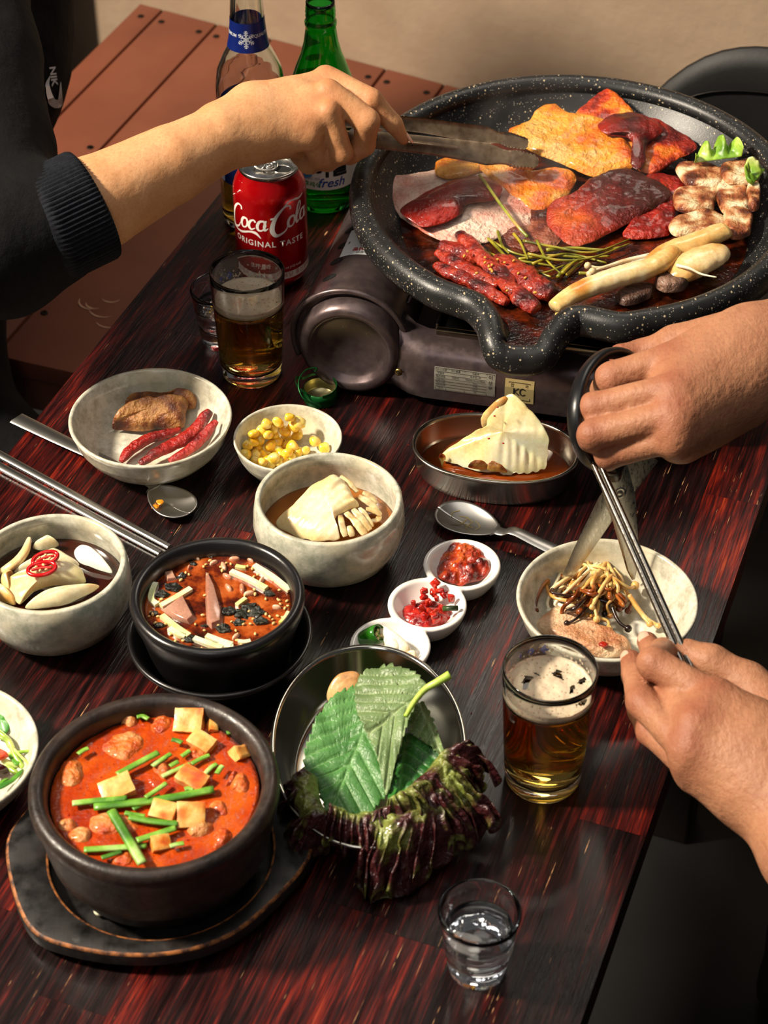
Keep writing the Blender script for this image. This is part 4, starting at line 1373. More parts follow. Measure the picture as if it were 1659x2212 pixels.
for i in range(len(rim)):
    k = np.clip((rim[i][2] - .115) / .018, 0, 1)
    wv = .9 + .1 * k
    for x, z in sec:
        V.append(rim[i] + outw[i] * x * wv + np.array([0, 0, z]))
for i in range(len(rim)):
    for j in range(m_):
        a, b = i * m_, ((i + 1) % len(rim)) * m_
        F.append((a + j, b + j, b + (j + 1) % m_, a + (j + 1) % m_))
pan = thing('grill_pan', 'large round black speckled pan with a pouring spout on the gas stove', 'pan', (PC[0], PC[1], .093))
obj('rim', (np.array(V), F), M_gran, pan)
# basin as a polar field inside the rim line
ang = np.unwrap(np.arctan2(rim[:, 1] - PC[1], rim[:, 0] - PC[0]))
o_ = np.argsort(ang); ang_s, R_s = ang[o_], np.hypot(rim[o_, 0] - PC[0], rim[o_, 1] - PC[1]); z_s = rim[o_, 2]
th_ = ang_s
rad = np.concatenate([np.linspace(0, .7, 12), np.linspace(.72, 1, 34)])
def pan_z(X, Y, zr=PZ):
    """top surface height of the basin"""
    X, Y = np.atleast_1d(X), np.atleast_1d(Y)
    d = np.full(X.shape, 9.0)
    for q in rim:
        d = np.minimum(d, np.hypot(X - q[0], Y - q[1]))
    r_ = np.hypot(X - PC[0], Y - PC[1])
    r_n = np.hypot((X - PC[0]) / CR, (Y - PC[1]) / CRY)
    aa = np.degrees(np.arctan2(Y - PC[1], X - PC[0]))
    sp = np.clip((r_n - .90) / .10, 0, 1) * np.clip((16 - np.abs(aa + 103)) / 4, 0, 1)
    zr_ = np.interp(np.arctan2(Y - PC[1], X - PC[0]) % (2 * np.pi), np.sort(ang_s % (2 * np.pi)), z_s[np.argsort(ang_s % (2 * np.pi))])
    zr_ = np.where(r_ > .15, zr_, PZ)
    t = np.clip((d - .006) / (.046 * (1 - sp) + .0065 * sp), 0, 1)
    S_ = (1 - (1 - t) ** 2.0)
    dep = .0345 * (1 - sp) + np.minimum(.0345, zr_ - .099) * sp
    return np.where(r_ > .15, zr_, PZ) - .004 - dep * S_
XX = PC[0] + np.outer(R_s * np.cos(th_), rad); YY = PC[1] + np.outer(R_s * np.sin(th_), rad)
ZZ = pan_z(XX.ravel(), YY.ravel()).reshape(XX.shape)
na, nr = XX.shape
top = np.stack([XX, YY, ZZ], -1).reshape(-1, 3); bot = top - [0, 0, .0035]
F = []
for i in range(na):
    for j in range(nr - 1):
        a, b = i * nr + j, ((i + 1) % na) * nr + j
        F.append((a, a + 1, b + 1, b)); F.append((na * nr + a, na * nr + b, na * nr + b + 1, na * nr + a + 1))
obj('basin', (np.vstack([top, bot]), F), M_gran, pan)
# cooking fat and sauce pooled in the basin and running to the spout
def fat():
    m = NT('dark_cooking_fat')
    c = m.ramp(m.noise(45, 5, .65), [(.34, hexc('#120805')), (.48, hexc('#3a1508')), (.58, hexc('#5c1f0a')), (.7, hexc('#852408'))])
    m.set(base=c, rough=.12, coat=.6, coatr=.05, alpha=m.ramp(m.noise(70, 4), [(.33, (.55,) * 3 + (1,)), (.5, (.96,) * 3 + (1,))]))
    m.bump(m.noise(260, 3), .5, .0012)
    return m.m
fz = .1013
keep = ZZ < fz - .0002
V, F, ids = [], [], {}
for i in range(na):
    for j in range(nr):
        if keep[i, j] or (j and keep[i, j - 1]):
            ids[(i, j)] = len(V); V.append((XX[i, j], YY[i, j], max(fz, ZZ[i, j] + .0002) if not keep[i, j] else fz))
for i in range(na):
    for j in range(nr - 1):
        q = [(i, j), (i, j + 1), ((i + 1) % na, j + 1), ((i + 1) % na, j)]
        if all(k in ids for k in q): F.append(tuple(ids[k] for k in q))
o = obj('cooking_fat', (np.array(V), F), fat(), label='dark glossy fat and sauce pooled in the pan and its spout', cat='sauce', kind='stuff')

# ================================================================ food helpers
def foodm(name, rough=.3, bumpi=(300, .4, .0012), sss=.12, coat=.3, scale=.004, bump2=None):
    m = NT(name)
    at = m.attr()
    v = m.noise(380, 4, .6)
    col = m.mix(.55, at, m.ramp(v, [(.25, (.35, .35, .35, 1)), (.75, (.78, .78, .78, 1))]), 'OVERLAY')
    m.set(base=col, rough=rough, sss=sss, ssss=scale, coat=coat, coatr=.1)
    b = None
    if bump2:
        b = m.bump(m.noise(bump2[0], 3), bump2[1], bump2[2])
    m.bump(m.noise(bumpi[0], 5), bumpi[1], bumpi[2], b)
    return m.m
M_meat = foodm('glazed_meat', .24, (300, .9, .0026), bump2=(95, .8, .005))
M_cooked = foodm('fried_meat', .34, (380, .9, .002), bump2=(120, .8, .004), coat=.2)
M_paste = foodm('red_pepper_paste', .2, (260, .6, .002), sss=.08, coat=.5, bump2=(80, .7, .005))
M_veg = foodm('soft_vegetable', .28, (160, .25, .001), sss=.3, coat=.4, scale=.006)
M_leaf = foodm('leafy_green', .42, (350, .3, .0006), sss=.15, coat=.1, scale=.002)
pal = lambda *h: np.array([hexc(x)[:3] for x in h])
def tintf(colors, scale=45, seed=0, lo=-.5, hi=.5, axis=None):
    """palette picked by layered noise (real colour variation of the food)"""
    C_ = pal(*colors)
    def f(V):
        n = fbm(V * scale, seed, 4)
        if axis is not None:
            n = n * axis[1] + axis[0](V)
        t = np.clip((n - lo) / (hi - lo), 0, 1) * (len(C_) - 1)
        i = np.clip(t.astype(int), 0, len(C_) - 2); q = (t - i)[:, None]
        return C_[i] * (1 - q) + C_[i + 1] * q
    return f
def patch(poly, z=.105, th=.004, amp=.0015, sc=60, seed=0, edge=.0012, esc=120, n=84, nr=16, dome=0.0, flat=True, power=12, mess=False):
    """a slice of something: outline in picture points (px,py[,z]); rippled top, soft edge"""
    W = np.array([P(q[0], q[1], q[2] if len(q) > 2 else z) for q in poly])
    W = smooth_path(W, n, closed=True)
    c = W.mean(0)
    c[2] = np.mean(W[:, 2])
    if mess: W[:, :2] = c[:2] + (W[:, :2] - c[:2]) * 1.07
    rs = np.concatenate([np.linspace(0, .85, nr - 5), [.9, .945, .975, .99, 1.0]])
    V = [c]
    for r_ in rs[1:]:
        V += list(c + (W - c) * r_)
    V = np.array(V)
    rr = np.concatenate([[0], np.repeat(rs[1:], n)])
    out = np.concatenate([[[0, 0, 0]], np.tile((W - c) / (np.linalg.norm((W - c)[:, :2], axis=1)[:, None] + 1e-9), (len(rs) - 1, 1))])
    e = fbm(V * esc + seed, seed + 3, 2) * edge + (fbm(V * 70 + seed, seed + 9, 2) * .0022 if mess else 0)
    V = V + out * (e * rr ** 4)[:, None]
    rip = fbm(V * sc + seed * 2.1, seed, 3) * amp
    base = V[:, 2].copy()
    h_ = th * (1 - rr ** power) + dome * (1 - rr ** 2)
    top = V.copy(); top[:, 2] = base + h_ + rip
    bot = V.copy(); bot[:, 2] = base - .0006 + rip * (0 if flat else 1)
    top[-n:, 2] = (top[-n:, 2] + bot[-n:, 2]) / 2; bot[-n:, 2] = top[-n:, 2] - .0001
    N = len(V)
    F = []
    for j in range(n):
        F.append((0, 1 + j, 1 + (j + 1) % n)); F.append((N, N + 1 + (j + 1) % n, N + 1 + j))
    for k in range(len(rs) - 2):
        for j in range(n):
            a, b = 1 + k * n, 1 + (k + 1) * n; j2 = (j + 1) % n
            F.append((a + j, b + j, b + j2, a + j2)); F.append((N + a + j, N + a + j2, N + b + j2, N + b + j))
    k = 1 + (len(rs) - 2) * n
    for j in range(n):
        j2 = (j + 1) % n
        F.append((k + j, N + k + j, N + k + j2, k + j2))
    return np.vstack([top, bot]), F
def food(name, vf, tint, mat, label=None, cat=None, parent=None, group=None, **kw):
    V = np.asarray(vf[0], float)
    return obj(name, vf, mat, parent, col=tint(V), label=label, cat=cat, group=group, **kw)
def strip(pts, wid, seed=0, rough_=.12, n=40, seg=14, flat=.65, ends=.35):
    """plump strip through picture points (px,py,z), width in metres"""
    p = smooth_path([P(*q) for q in pts], n)
    t = np.linspace(0, 1, n)
    r_ = wid / 2 * np.clip(np.sin(np.pi * np.clip(t * .94 + .03, 0, 1)) ** ends, .15, 1)
    V, F = tube(p, r_, seg, sec=[(math.cos(a), math.sin(a) * flat) for a in np.linspace(0, 2 * np.pi, seg, endpoint=False)])
    nz = fbm(V * 160 + seed, seed, 3)
    ctrp = np.repeat(p, seg, 0)
    V = ctrp + (V - ctrp) * (1 + nz * rough_ * 2.2)[:, None]
    return V, F
def seeds(name, spots, label, cat, m, group, size=.0016, parent=None, seed=3):
    rr = random.Random(seed)
    V0, F0 = lathe([(0, -1), (.35, -.85), (.62, -.3), (.66, .2), (.45, .75), (0, 1)], 8)
    parts = []
    for c in spots:
        R_ = rotm(90 + rr.uniform(-20, 20), rr.uniform(-20, 20), rr.uniform(0, 360))
        parts.append(xf((V0 * size * rr.uniform(.8, 1.15), F0), c, R_))
    return parts

# ---------------------------------------------------------------- what is cooking in the pan
T_orange = lambda s: tintf(['#7e1206', '#b8360a', '#d9680f', '#e08a22', '#e39a3c'], 60, s, -.55, .45)
T_red = lambda s: tintf(['#3c0804', '#6e0e05', '#93180a', '#b4330c'], 60, s, -.6, .6)
T_pink = lambda s: tintf(['#b8452a', '#d08a78', '#dcb3a0', '#e6cdb8'], 34, s, -.7, .35)
T_tan = lambda s: tintf(['#b34a14', '#cf7c30', '#d0a070', '#cba98a'], 50, s, -.5, .5)
# pale raw slice with its sauce
food('pork_slice', patch([(829, 388, .110), (880, 382, .112), (941, 367, .113), (1012, 345, .113), (1086, 398, .112), (1149, 448, .106), (1136, 489, .104), (1070, 512, .103), (995, 524, .103), (921, 499, .104), (862, 452, .106)], mess=True, n=130, nr=24, th=.004, amp=.0035, sc=42, seed=4), T_pink(4), M_meat, 'pale raw pork slice smeared with red sauce at the left of the pan', 'meat')
food('sauce_smear', patch([(868, 462, .1155), (878, 440, .1165), (960, 396, .1185), (1030, 380, .1185), (1082, 400, .1175), (1070, 430, .1165), (1010, 440, .1165), (990, 466, .1155), (925, 490, .113), (890, 478, .114)], th=.0032, dome=.003, amp=.0015, sc=60, seed=8, edge=.002, power=4), tintf(['#4a0a05', '#7a1407', '#931c0a'], 40, 8), M_paste, 'thick dark red sauce lying on the pale pork slice', 'sauce')
food('pork_slice', patch([(945, 352, .118), (1000, 340, .119), (1040, 356, .118), (1010, 378, .117), (960, 384, .117)], mess=True, n=130, nr=24, th=.003, amp=.002, seed=14), T_orange(14), M_meat, 'small red corner of pork folded behind the pale slice', 'meat')
food('pork_slice', patch([(1030, 350, .119), (1075, 348, .120), (1149, 372, .118), (1200, 366, .116), (1240, 380, .114), (1228, 410, .110), (1190, 440, .108), (1157, 455, .106), (1111, 425, .110), (1060, 382, .116)], mess=True, n=130, nr=24, th=.003, amp=.003, sc=50, seed=5), tintf(['#9c2a08', '#d9680f', '#e08a22', '#dba15a', '#cba98a'], 44, 5, -.6, .6), M_meat, 'orange and tan pork slice under the tongs tip', 'meat')
food('pork_slice', patch([(1248, 247, .128), (1300, 201, .134), (1322, 199, .136), (1362, 240, .132), (1352, 262, .128), (1290, 284, .124)], mess=True, n=130, nr=24, th=.003, amp=.0015, seed=6), T_orange(6), M_meat, 'flat orange pork slice leaning highest against the far pan wall', 'meat')
food('pork_slice', patch([(1300, 262, .122), (1352, 248, .125), (1420, 262, .123), (1496, 312, .119), (1462, 340, .117), (1412, 370, .114), (1372, 362, .114), (1340, 320, .118)], mess=True, n=130, nr=24, th=.003, amp=.003, seed=7), tintf(['#5a0d05', '#93200a', '#c9500e', '#de8420'], 50, 7, -.5, .5), M_meat, 'orange pork slice with dark red sauce on the right of the tall slice', 'meat')
food('pork_slice', patch([(1109, 285, .124), (1150, 262, .126), (1165, 238, .128), (1200, 228, .130), (1240, 252, .128), (1300, 262, .127), (1338, 276, .125), (1350, 310, .122), (1366, 352, .118), (1330, 368, .116), (1275, 376, .115), (1220, 352, .117), (1165, 332, .120), (1130, 310, .122)], mess=True, n=130, nr=24, th=.005, amp=.004, sc=60, seed=9, edge=.002), tintf(['#9c2407', '#cc540c', '#e0811a', '#e79a30', '#dfa45a'], 46, 9, -.7, .5), M_meat, 'largest orange glazed pork slice being touched by the tongs', 'meat')
food('sauce_smear', patch([(1292, 268, .132), (1330, 246, .1335), (1385, 246, .132), (1428, 272, .129), (1425, 292, .127), (1398, 310, .126), (1396, 345, .123), (1378, 366, .120), (1362, 350, .122), (1368, 310, .127), (1340, 285, .131), (1310, 290, .131)], th=.003, dome=.002, amp=.001, seed=12, edge=.002, power=4), tintf(['#3a0704', '#6a0e05', '#8c1908'], 50, 12), M_paste, 'dark red sauce dripping over the two upper pork slices', 'sauce')
food('pork_slice', patch([(1276, 392, .116), (1320, 372, .118), (1365, 370, .117), (1436, 418, .113), (1380, 462, .110), (1262, 524, .107), (1209, 506, .107), (1186, 470, .109), (1195, 440, .112), (1240, 420, .114)], mess=True, n=130, nr=24, th=.004, amp=.0030, sc=80, seed=10, edge=.0015), tintf(['#3a0a05', '#6e1206', '#9a2608', '#c4560f', '#d6842e'], 30, 10, -.7, .6, axis=(lambda V: -(V[:, 1] - .235) * 9 - (V[:, 0] - .18) * 7, .7)), M_meat, 'folded pork slice charred red in the middle of the pan', 'meat')
food('pork_slice', patch([(1400, 376, .113), (1445, 380, .112), (1480, 400, .110), (1465, 450, .107), (1445, 500, .105), (1390, 512, .104), (1350, 500, .105), (1400, 440, .109)], mess=True, n=130, nr=24, th=.004, amp=.004, sc=70, seed=11, edge=.002), T_red(11), M_meat, 'dark red crumpled pork piece beside the belly slices', 'meat')
food('pork_slice', patch([(1130, 440, .104), (1190, 445, .105), (1215, 500, .104), (1170, 540, .102), (1090, 520, .102), (1085, 470, .103)], mess=True, n=130, nr=24, th=.003, amp=.003, sc=70, seed=13, edge=.002), tintf(['#2a0a05', '#5c2010', '#8c4a34', '#a5705a'], 50, 13), M_meat, 'brown pork scrap lying low behind the green stems', 'meat')
# browned belly pieces
T_belly = lambda s: tintf(['#4a1c0c', '#8a4420', '#b98254', '#dcc096', '#e6d3ac'], 90, s, -.45, .45)
bel = [([(1460, 361), (1510, 356), (1560, 371), (1563, 404), (1500, 406), (1470, 388)], .118, 'belly slice farthest left in the browned row'),
       ([(1457, 415), (1500, 405), (1553, 408), (1545, 440), (1537, 456), (1490, 460), (1460, 452)], .1135, 'belly slice with a round meaty end below the farthest left one'),
       ([(1549, 394), (1612, 392), (1616, 420), (1616, 456), (1560, 458)], .117, 'square banded belly slice standing above the mushrooms'),
       ([(1556, 363), (1600, 350), (1637, 346), (1638, 392), (1590, 398), (1566, 392)], .124, 'crisp dark belly slice nearest the lettuce'),
       ([(1448, 480), (1500, 462), (1530, 455), (1572, 476), (1562, 508), (1500, 512), (1455, 508)], .1105, 'long belly slice lying just behind the mushrooms'),
       ([(1565, 459), (1622, 458), (1622, 500), (1610, 512), (1576, 514)], .116, 'dark browned belly slice at the lower right of the pan'),
       ([(1614, 402), (1640, 400), (1640, 448), (1618, 452)], .123, 'narrow belly slice against the right pan wall')]
for k, (pg, z, lb) in enumerate(bel):
    food('pork_belly', patch(pg, z, .006, .0022, 90, 20 + k, .0012, n=60, nr=13), T_belly(20 + k), M_cooked, lb, 'meat', group='browned pork belly slices in the pan')
# lettuce scraps
def ruffle(a, b, wdt, seed, waves=7, z=.012, amp=.006, n=60, m_=14, th=.0005, lift=.008):
    a, b = np.asarray(a), np.asarray(b)
    d = b - a; L = np.linalg.norm(d); d = d / L
    s_ = np.array([-d[1], d[0], 0]); s_ /= np.linalg.norm(s_)
    def f(u, v):
        X = u * L
        wob = np.sin(u * waves * 2 * np.pi + seed) * amp * v ** 1.5 + fbm(np.stack([u.ravel() * 9, v.ravel() * 3, 0 * u.ravel() + seed], 1), seed, 3).reshape(u.shape) * amp * v
        zz = lift * v + wob
        prof = np.sin(np.pi * np.clip(u, 0, 1)) ** .4
        w_ = wdt * v * prof + np.cos(u * waves * 2 * np.pi + seed) * amp * .5 * v
        return [a[i] + d[i] * X + s_[i] * w_ + (zz if i == 2 else 0) for i in range(3)]
    return sheet(f, n, m_, th)
T_lett = lambda s: tintf(['#3f6a12', '#6f9a25', '#9fbf4a', '#cdd98c'], 60, s)
food('lettuce_scrap', ruffle(P(1500, 352, .128), P(1602, 338, .134), .016, 3, 3), T_lett(3), M_leaf, 'pale green wilted lettuce scrap behind the belly slices', 'lettuce')
food('lettuce_scrap', ruffle(P(1625, 400, .130), P(1652, 368, .135), .012, 5, 2), T_lett(5), M_leaf, 'tiny green lettuce scrap touching the right pan wall', 'lettuce')
# mushrooms
T_mush = lambda s: tintf(['#b9722a', '#d9a55a', '#dfbf84', '#e6d2a6', '#dcc08c'], 50, s, -.6, .6)
food('king_oyster_mushroom', strip([(1196, 663, .116), (1250, 630, .119), (1330, 600, .121), (1400, 580, .121), (1440, 557, .122), (1456, 540, .123)], .0205, 2, .05, 50, 18, .75, .22), T_mush(2), M_veg, 'long browned king oyster mushroom slice by the spout', 'mushroom')
food('king_oyster_mushroom', strip([(1445, 600, .113), (1480, 580, .117), (1530, 555, .121), (1570, 540, .123)], .030, 4, .05, 40, 18, .6, .35), tintf(['#a8692c', '#d2a866', '#dec292', '#c9a468'], 40, 4), M_veg, 'thick pale king oyster mushroom chunk near the right pan wall', 'mushroom')
food('king_oyster_mushroom', strip([(1395, 572, .113), (1440, 545, .117), (1500, 525, .120), (1560, 500, .123), (1572, 492, .125)], .021, 6, .06, 40, 16, .7, .35), tintf(['#985416', '#cc9a50', '#dfc084'], 40, 6), M_veg, 'king oyster mushroom slice with a toasted edge below the belly pieces', 'mushroom')
T_dk = tintf(['#1a0f0b', '#38241c', '#5a4034', '#8a6a58'], 60, 7)
food('brown_mushroom', patch([(1420, 602), (1450, 594), (1486, 604), (1480, 624), (1440, 632), (1416, 620)], .110, .008, .002, 70, 31, n=50, nr=12), T_dk, M_cooked, 'dark brown mushroom cap under the king oyster chunk', 'mushroom')
food('brown_mushroom', patch([(1330, 640), (1375, 620), (1412, 622), (1400, 646), (1350, 660)], .106, .006, .002, 70, 33, n=50, nr=12), T_dk, M_cooked, 'dark grey mushroom piece beside the long mushroom slice', 'mushroom')
def enoki(path, r=.0011, cap=.0024, m=None):
    p = smooth_path(path, 22)
    t0 = p[0] - p[1]; t0 /= np.linalg.norm(t0)
    capv = lathe([(0, -.9), (.8, -.5), (1, .1), (.7, .75), (0, 1)], 10)
    R_ = frame_to(t0, (0.1, 0.2, 1))
    R2 = np.stack([R_[:, 1], R_[:, 2], R_[:, 0]], 1)
    return join(tube(p, np.linspace(r * .9, r * 1.15, 22), 7), xf((capv[0] * cap, capv[1]), p[0], R2))
T_white = tintf(['#cdb98e', '#e6dcc0', '#f0ead8'], 60, 3)
for k, (a, lb) in enumerate((([(1270, 574, .116), (1300, 578, .115), (1350, 562, .115), (1412, 548, .114)], 'white enoki strand with a round tip behind the long mushroom'), ([(1274, 592, .116), (1310, 586, .115), (1360, 570, .115), (1415, 556, .114)], 'second white enoki strand just in front of the round-tipped one'), ([(1280, 586, .118), (1330, 570, .117), (1400, 552, .116)], 'thin white enoki strand lying over its two neighbours'))):
    food('enoki_mushroom', enoki([P(*q) for q in a], .0014, .0033), T_white, M_veg, lb, 'mushroom')
food('bean_sprout', tube(smooth_path([P(1462, 573, .124), P(1490, 580, .126), P(1515, 592, .124), P(1548, 599, .124)], 24), np.linspace(.0016, .0006, 24), 8), T_white, M_veg, 'single white sprout across the thick mushroom chunk', 'sprout')
# green stems
rg_ = random.Random(21)
T_stem = lambda s: tintf(['#3a3a08', '#6a6a12', '#8f8a20', '#a88a2a'], 70, s)
food('garlic_chive', tube(smooth_path([P(1036, 378, .1225), P(1052, 400, .1225), (P(1085, 446, .118)), P(1118, 488, .113), P(1140, 512, .109)], 30), .0014, 8), tintf(['#54600e', '#8f9a2a', '#b3863a'], 60, 2), M_veg, 'single long green stem lying over the pale pork slice', 'stem')
stems = [[(1040, 508), (1075, 528), (1110, 546), (1150, 556)], [(1075, 500), (1085, 530), (1100, 548)], [(1110, 505), (1125, 525), (1140, 560)], [(1130, 520), (1200, 534), (1280, 545), (1362, 516)], [(1140, 548), (1210, 562), (1280, 556), (1360, 526)], [(1120, 560), (1190, 552), (1260, 556), (1318, 553)],
         [(1150, 570), (1200, 552), (1240, 550), (1310, 568)], [(1095, 600), (1140, 592), (1180, 588), (1220, 572)], [(1110, 590), (1150, 585), (1190, 598)], [(1215, 590), (1235, 570), (1250, 560)], [(1225, 594), (1245, 575), (1262, 562)], [(1205, 598), (1222, 578), (1240, 560)], [(1060, 520), (1100, 560), (1150, 590)], [(1160, 520), (1180, 560), (1210, 590)],
         [(1250, 590), (1290, 590), (1330, 580)], [(1050, 545), (1090, 560), (1140, 566), (1200, 575)], [(1180, 540), (1240, 536), (1300, 540), (1340, 534)]]
for k, s_ in enumerate(stems):
    z = .1035 + .001 * (k % 5)
    food('garlic_chive', tube(smooth_path([P(a, b, z + rg_.uniform(-.0005, .0015)) for a, b in s_], 24), np.linspace(.0017, .0009, 24) * rg_.uniform(.8, 1.1), 7), T_stem(k), M_veg, 'thin wilted green stem in the tangle at the middle of the pan', 'stem', group='wilted green stems in the pan')
rank_labels('garlic_chive', 'wilted green stems in the pan', 'wilted green stem in the pan tangle', 6)
# red marinated strips
T_spicy = lambda s: tintf(['#2a0606', '#5c0c08', '#8a1c0e', '#a63418', '#6a0e0c'], 80, s)
for k, (a, wd, lb) in enumerate((([(992, 505, .108), (1020, 532, .109), (1055, 568, .110), (1090, 600, .110), (1110, 616, .109)], .012, 'red glazed pork strip reaching farthest back among the strips'),
        ([(1085, 605, .111), (1110, 628, .111), (1140, 654, .1105), (1160, 668, .110)], .013, 'bright red strip end pointing at the spout'),
        ([(945, 545, .106), (985, 570, .107), (1035, 595, .108), (1078, 618, .108)], .011, 'red strip between the two outer ones at the left'),
        ([(942, 572, .106), (980, 592, .107), (1040, 620, .107), (1095, 655, .107)], .011, 'lowest red strip along the left pan wall'),
        ([(1075, 560, .105), (1115, 590, .107), (1155, 615, .108), (1195, 640, .107)], .020, 'wide dark red strip beside the long mushroom'),
        ([(950, 530, .105), (1000, 545, .105), (1050, 560, .105)], .013, 'charred dark strip against the left pan wall'))):
    food('spicy_pork_strip', strip(a, wd * 1.3, 40 + k, .16, 60, 18, .7, .22), T_spicy(40 + k), M_meat, lb, 'meat')
M_sesame = simple('toasted_sesame', '#d9963c', .4)
sps = []
for q in [(1048, 567), (1056, 575), (1063, 572), (1075, 560), (1063, 586), (1030, 590), (1096, 628), (1156, 632), (1003, 553), (1010, 543), (1090, 567), (1110, 563), (1060, 582), (1048, 556), (1120, 590), (1135, 600)]:
    sps.append(P(q[0], q[1], .1165))
for i, v in enumerate(seeds('sesame_seed', sps, '', '', None, '', .0017)):
    obj('sesame_seed', v, M_sesame, label='tiny toasted sesame seed on the red strips in the pan', cat='seed', group='sesame seeds on the pan strips')
food('mushroom_crumb', patch([(1198, 680), (1212, 676), (1218, 688), (1205, 694)], .1025, .003, .001, 90, 44, n=24, nr=8), tintf(['#d99a2a', '#e9c46a'], 60, 1), M_veg, 'small yellow crumb in the fat at the spout mouth', 'crumb')

# ================================================================ tongs
M_tong = simple('tarnished_steel', '#a48e74', .36, metal=.72, vary=(120, '#6a5540', .35, .75), bump=(500, .1, .0003))
tg = thing('tongs', 'tarnished steel food tongs with serrated tips held over the pan', 'tongs', tuple(P(1000, 320, .14)))
def tong_arm(pts, wid, dep, up, seed):
    p = smooth_path([P(*q) for q in pts], 150)
    t = np.linspace(0, 1, 150)
    w_ = np.interp(t, [0, .45, .70, .78, .82, .88, 1], wid)
    tg_ = np.gradient(p, axis=0); tg_ /= np.linalg.norm(tg_, axis=1)[:, None]
    u = np.asarray(up, float); sd_ = np.cross(tg_, u); sd_ /= np.linalg.norm(sd_, axis=1)[:, None]
    n_ = np.cross(sd_, tg_)
    prof = [(-1, -.5), (-.93, -.1), (-.8, .05), (-.35, .12), (0, .14), (.35, .12), (.8, .05), (.93, -.1), (1, -.5)]
    V, F = [], []
    m2 = len(prof) * 2
    for i in range(150):
        tooth = (.0009 if (i % 3 == 0) else -.0005) if t[i] > .84 else 0
        k = 1 if t[i] < .97 else math.sqrt(max(1 - ((t[i] - .97) / .032) ** 2, .02))
        row = []
        for a, b in prof:
            bb_ = b * dep
            row.append(p[i] + sd_[i] * a * (w_[i] / 2) * k + n_[i] * (bb_ - (tooth if abs(a) > .9 else 0) * 1.6))
        V += row + [q - n_[i] * .0010 - sd_[i] * 0 for q in row[::-1]]
    for i in range(149):
        for j in range(m2):
            F.append((i * m2 + j, i * m2 + (j + 1) % m2, (i + 1) * m2 + (j + 1) % m2, (i + 1) * m2 + j))
    F.append(tuple(range(m2))[::-1]); F.append(tuple(range(149 * m2, 150 * m2)))
    return np.array(V), F
camdir = -(P(1000, 320, .14) - CAM); camdir /= np.linalg.norm(camdir)
wid = [.013, .0165, .0205, .014, .013, .017, .013]
obj('arm', tong_arm([(560, 300, .205), (700, 300, .190), (800, 300, .176), (900, 309, .163), (1000, 322, .151), (1060, 332, .144), (1110, 341, .139), (1163, 350, .133)], wid, .004, camdir * .75 + np.array([0, 0, .45]), 1), M_tong, tg, smooth='sharp')
obj('arm', tong_arm([(560, 262, .190), (700, 262, .182), (800, 264, .172), (900, 271, .160), (1000, 286, .148), (1050, 294, .142), (1090, 301, .138), (1140, 313, .132)], [w_ * .8 for w_ in wid], .004, -(camdir * .9 + np.array([0, 0, .2])), 2), M_tong, tg, smooth='sharp')
obj('pressed_groove', tube([P(880, 305.5, .1685), P(940, 312, .1615), P(985, 318, .1555)], .0016, 8, sec=[(math.cos(a) * 1.8, math.sin(a) * .5) for a in np.linspace(0, 6.28, 12, endpoint=False)], round_end=True), M_tong, tg)

# ================================================================ people
def skin(name, base, red, light, k=1.0):
    m = NT(name)
    n1 = m.ramp(m.noise(38, 4), [(.32, hexc(base)), (.68, hexc(light))])
    n2 = m.mix(m.ramp(m.noise(420, 3), [(.45, (0, 0, 0, 1)), (.75, (.35, .35, .35, 1))]), n1, hexc(red))
    sep = m.n('ShaderNodeSeparateColor'); m.l(m.attr(), sep.inputs[0])
    c = m.mix(sep.outputs[0], n2, hexc(red))
    m.set(base=c, rough=.52, sss=.14, ssss=.004, sssr=(1.0, .35, .2), spec=.3)
    b = m.bump(m.noise(70, 4), .45 * k, .004)
    wr = m.noise(240, 4, stretch=(1, .35, 1), rot=(0, 0, .5))
    o = m.n('ShaderNodeBump'); o.inputs['Strength'].default_value = .5 * k; o.inputs['Distance'].default_value = .0016
    m.l(wr, o.inputs['Height']); m.l(b, o.inputs['Normal'])
    m.bump(m.noise(900, 3), .4 * k, .0007, o.outputs[0])
    return m.m
M_skinA = skin('warm_skin', '#c48e60', '#a8643c', '#d2a074', .4)
M_skinB = skin('ruddy_skin', '#9c6a4e', '#85412e', '#ab7a5a')
M_nail = simple('fingernail', '#e0aa92', .2, coat=.5)
M_naildark = simple('painted_nail_edge', '#1a1214', .2)
def J(px, py, z):
    return P(px, py, z)
def red_at(V, pts, r_=.011):
    c = np.zeros(len(V))
    for p in pts:
        c = np.maximum(c, np.exp(-((V - p) ** 2).sum(1) / (2 * r_ * r_)))
    return np.stack([c * .55] * 3, 1)
def nail(c, along, normal, L=.011, W_=.009, th=.0012):
    R_ = frame_to(along, normal)
    V, F = lathe([(0, -1), (.5, -.85), (.85, -.5), (1, 0), (.85, .5), (.5, .85), (0, 1)], 16)
    V = np.stack([V[:, 0] * L / 2, V[:, 1] * W_ / 2, V[:, 2] * th], 1)
    V[:, 2] -= (V[:, 1] / W_) ** 2 * .004
    return V @ R_.T + np.asarray(c), F
def fabric(name, col, col2, sc=900, rough=.85):
    m = NT(name)
    m.set(base=m.ramp(m.noise(200, 4), [(.35, hexc(col)), (.7, hexc(col2))]), rough=rough, spec=.2)
    b = m.bump(m.noise(30, 4), .6, .006)
    m.bump(m.noise(sc, 3), .4, .0008, b)
    return m.m
M_sweat = fabric('black_sweatshirt_cloth', '#030304', '#060608')
M_cuff = fabric('black_ribbed_cuff', '#0b0d13', '#161a22', 700)
M_black2 = fabric('black_trouser_cloth', '#060607', '#0b0b0d')

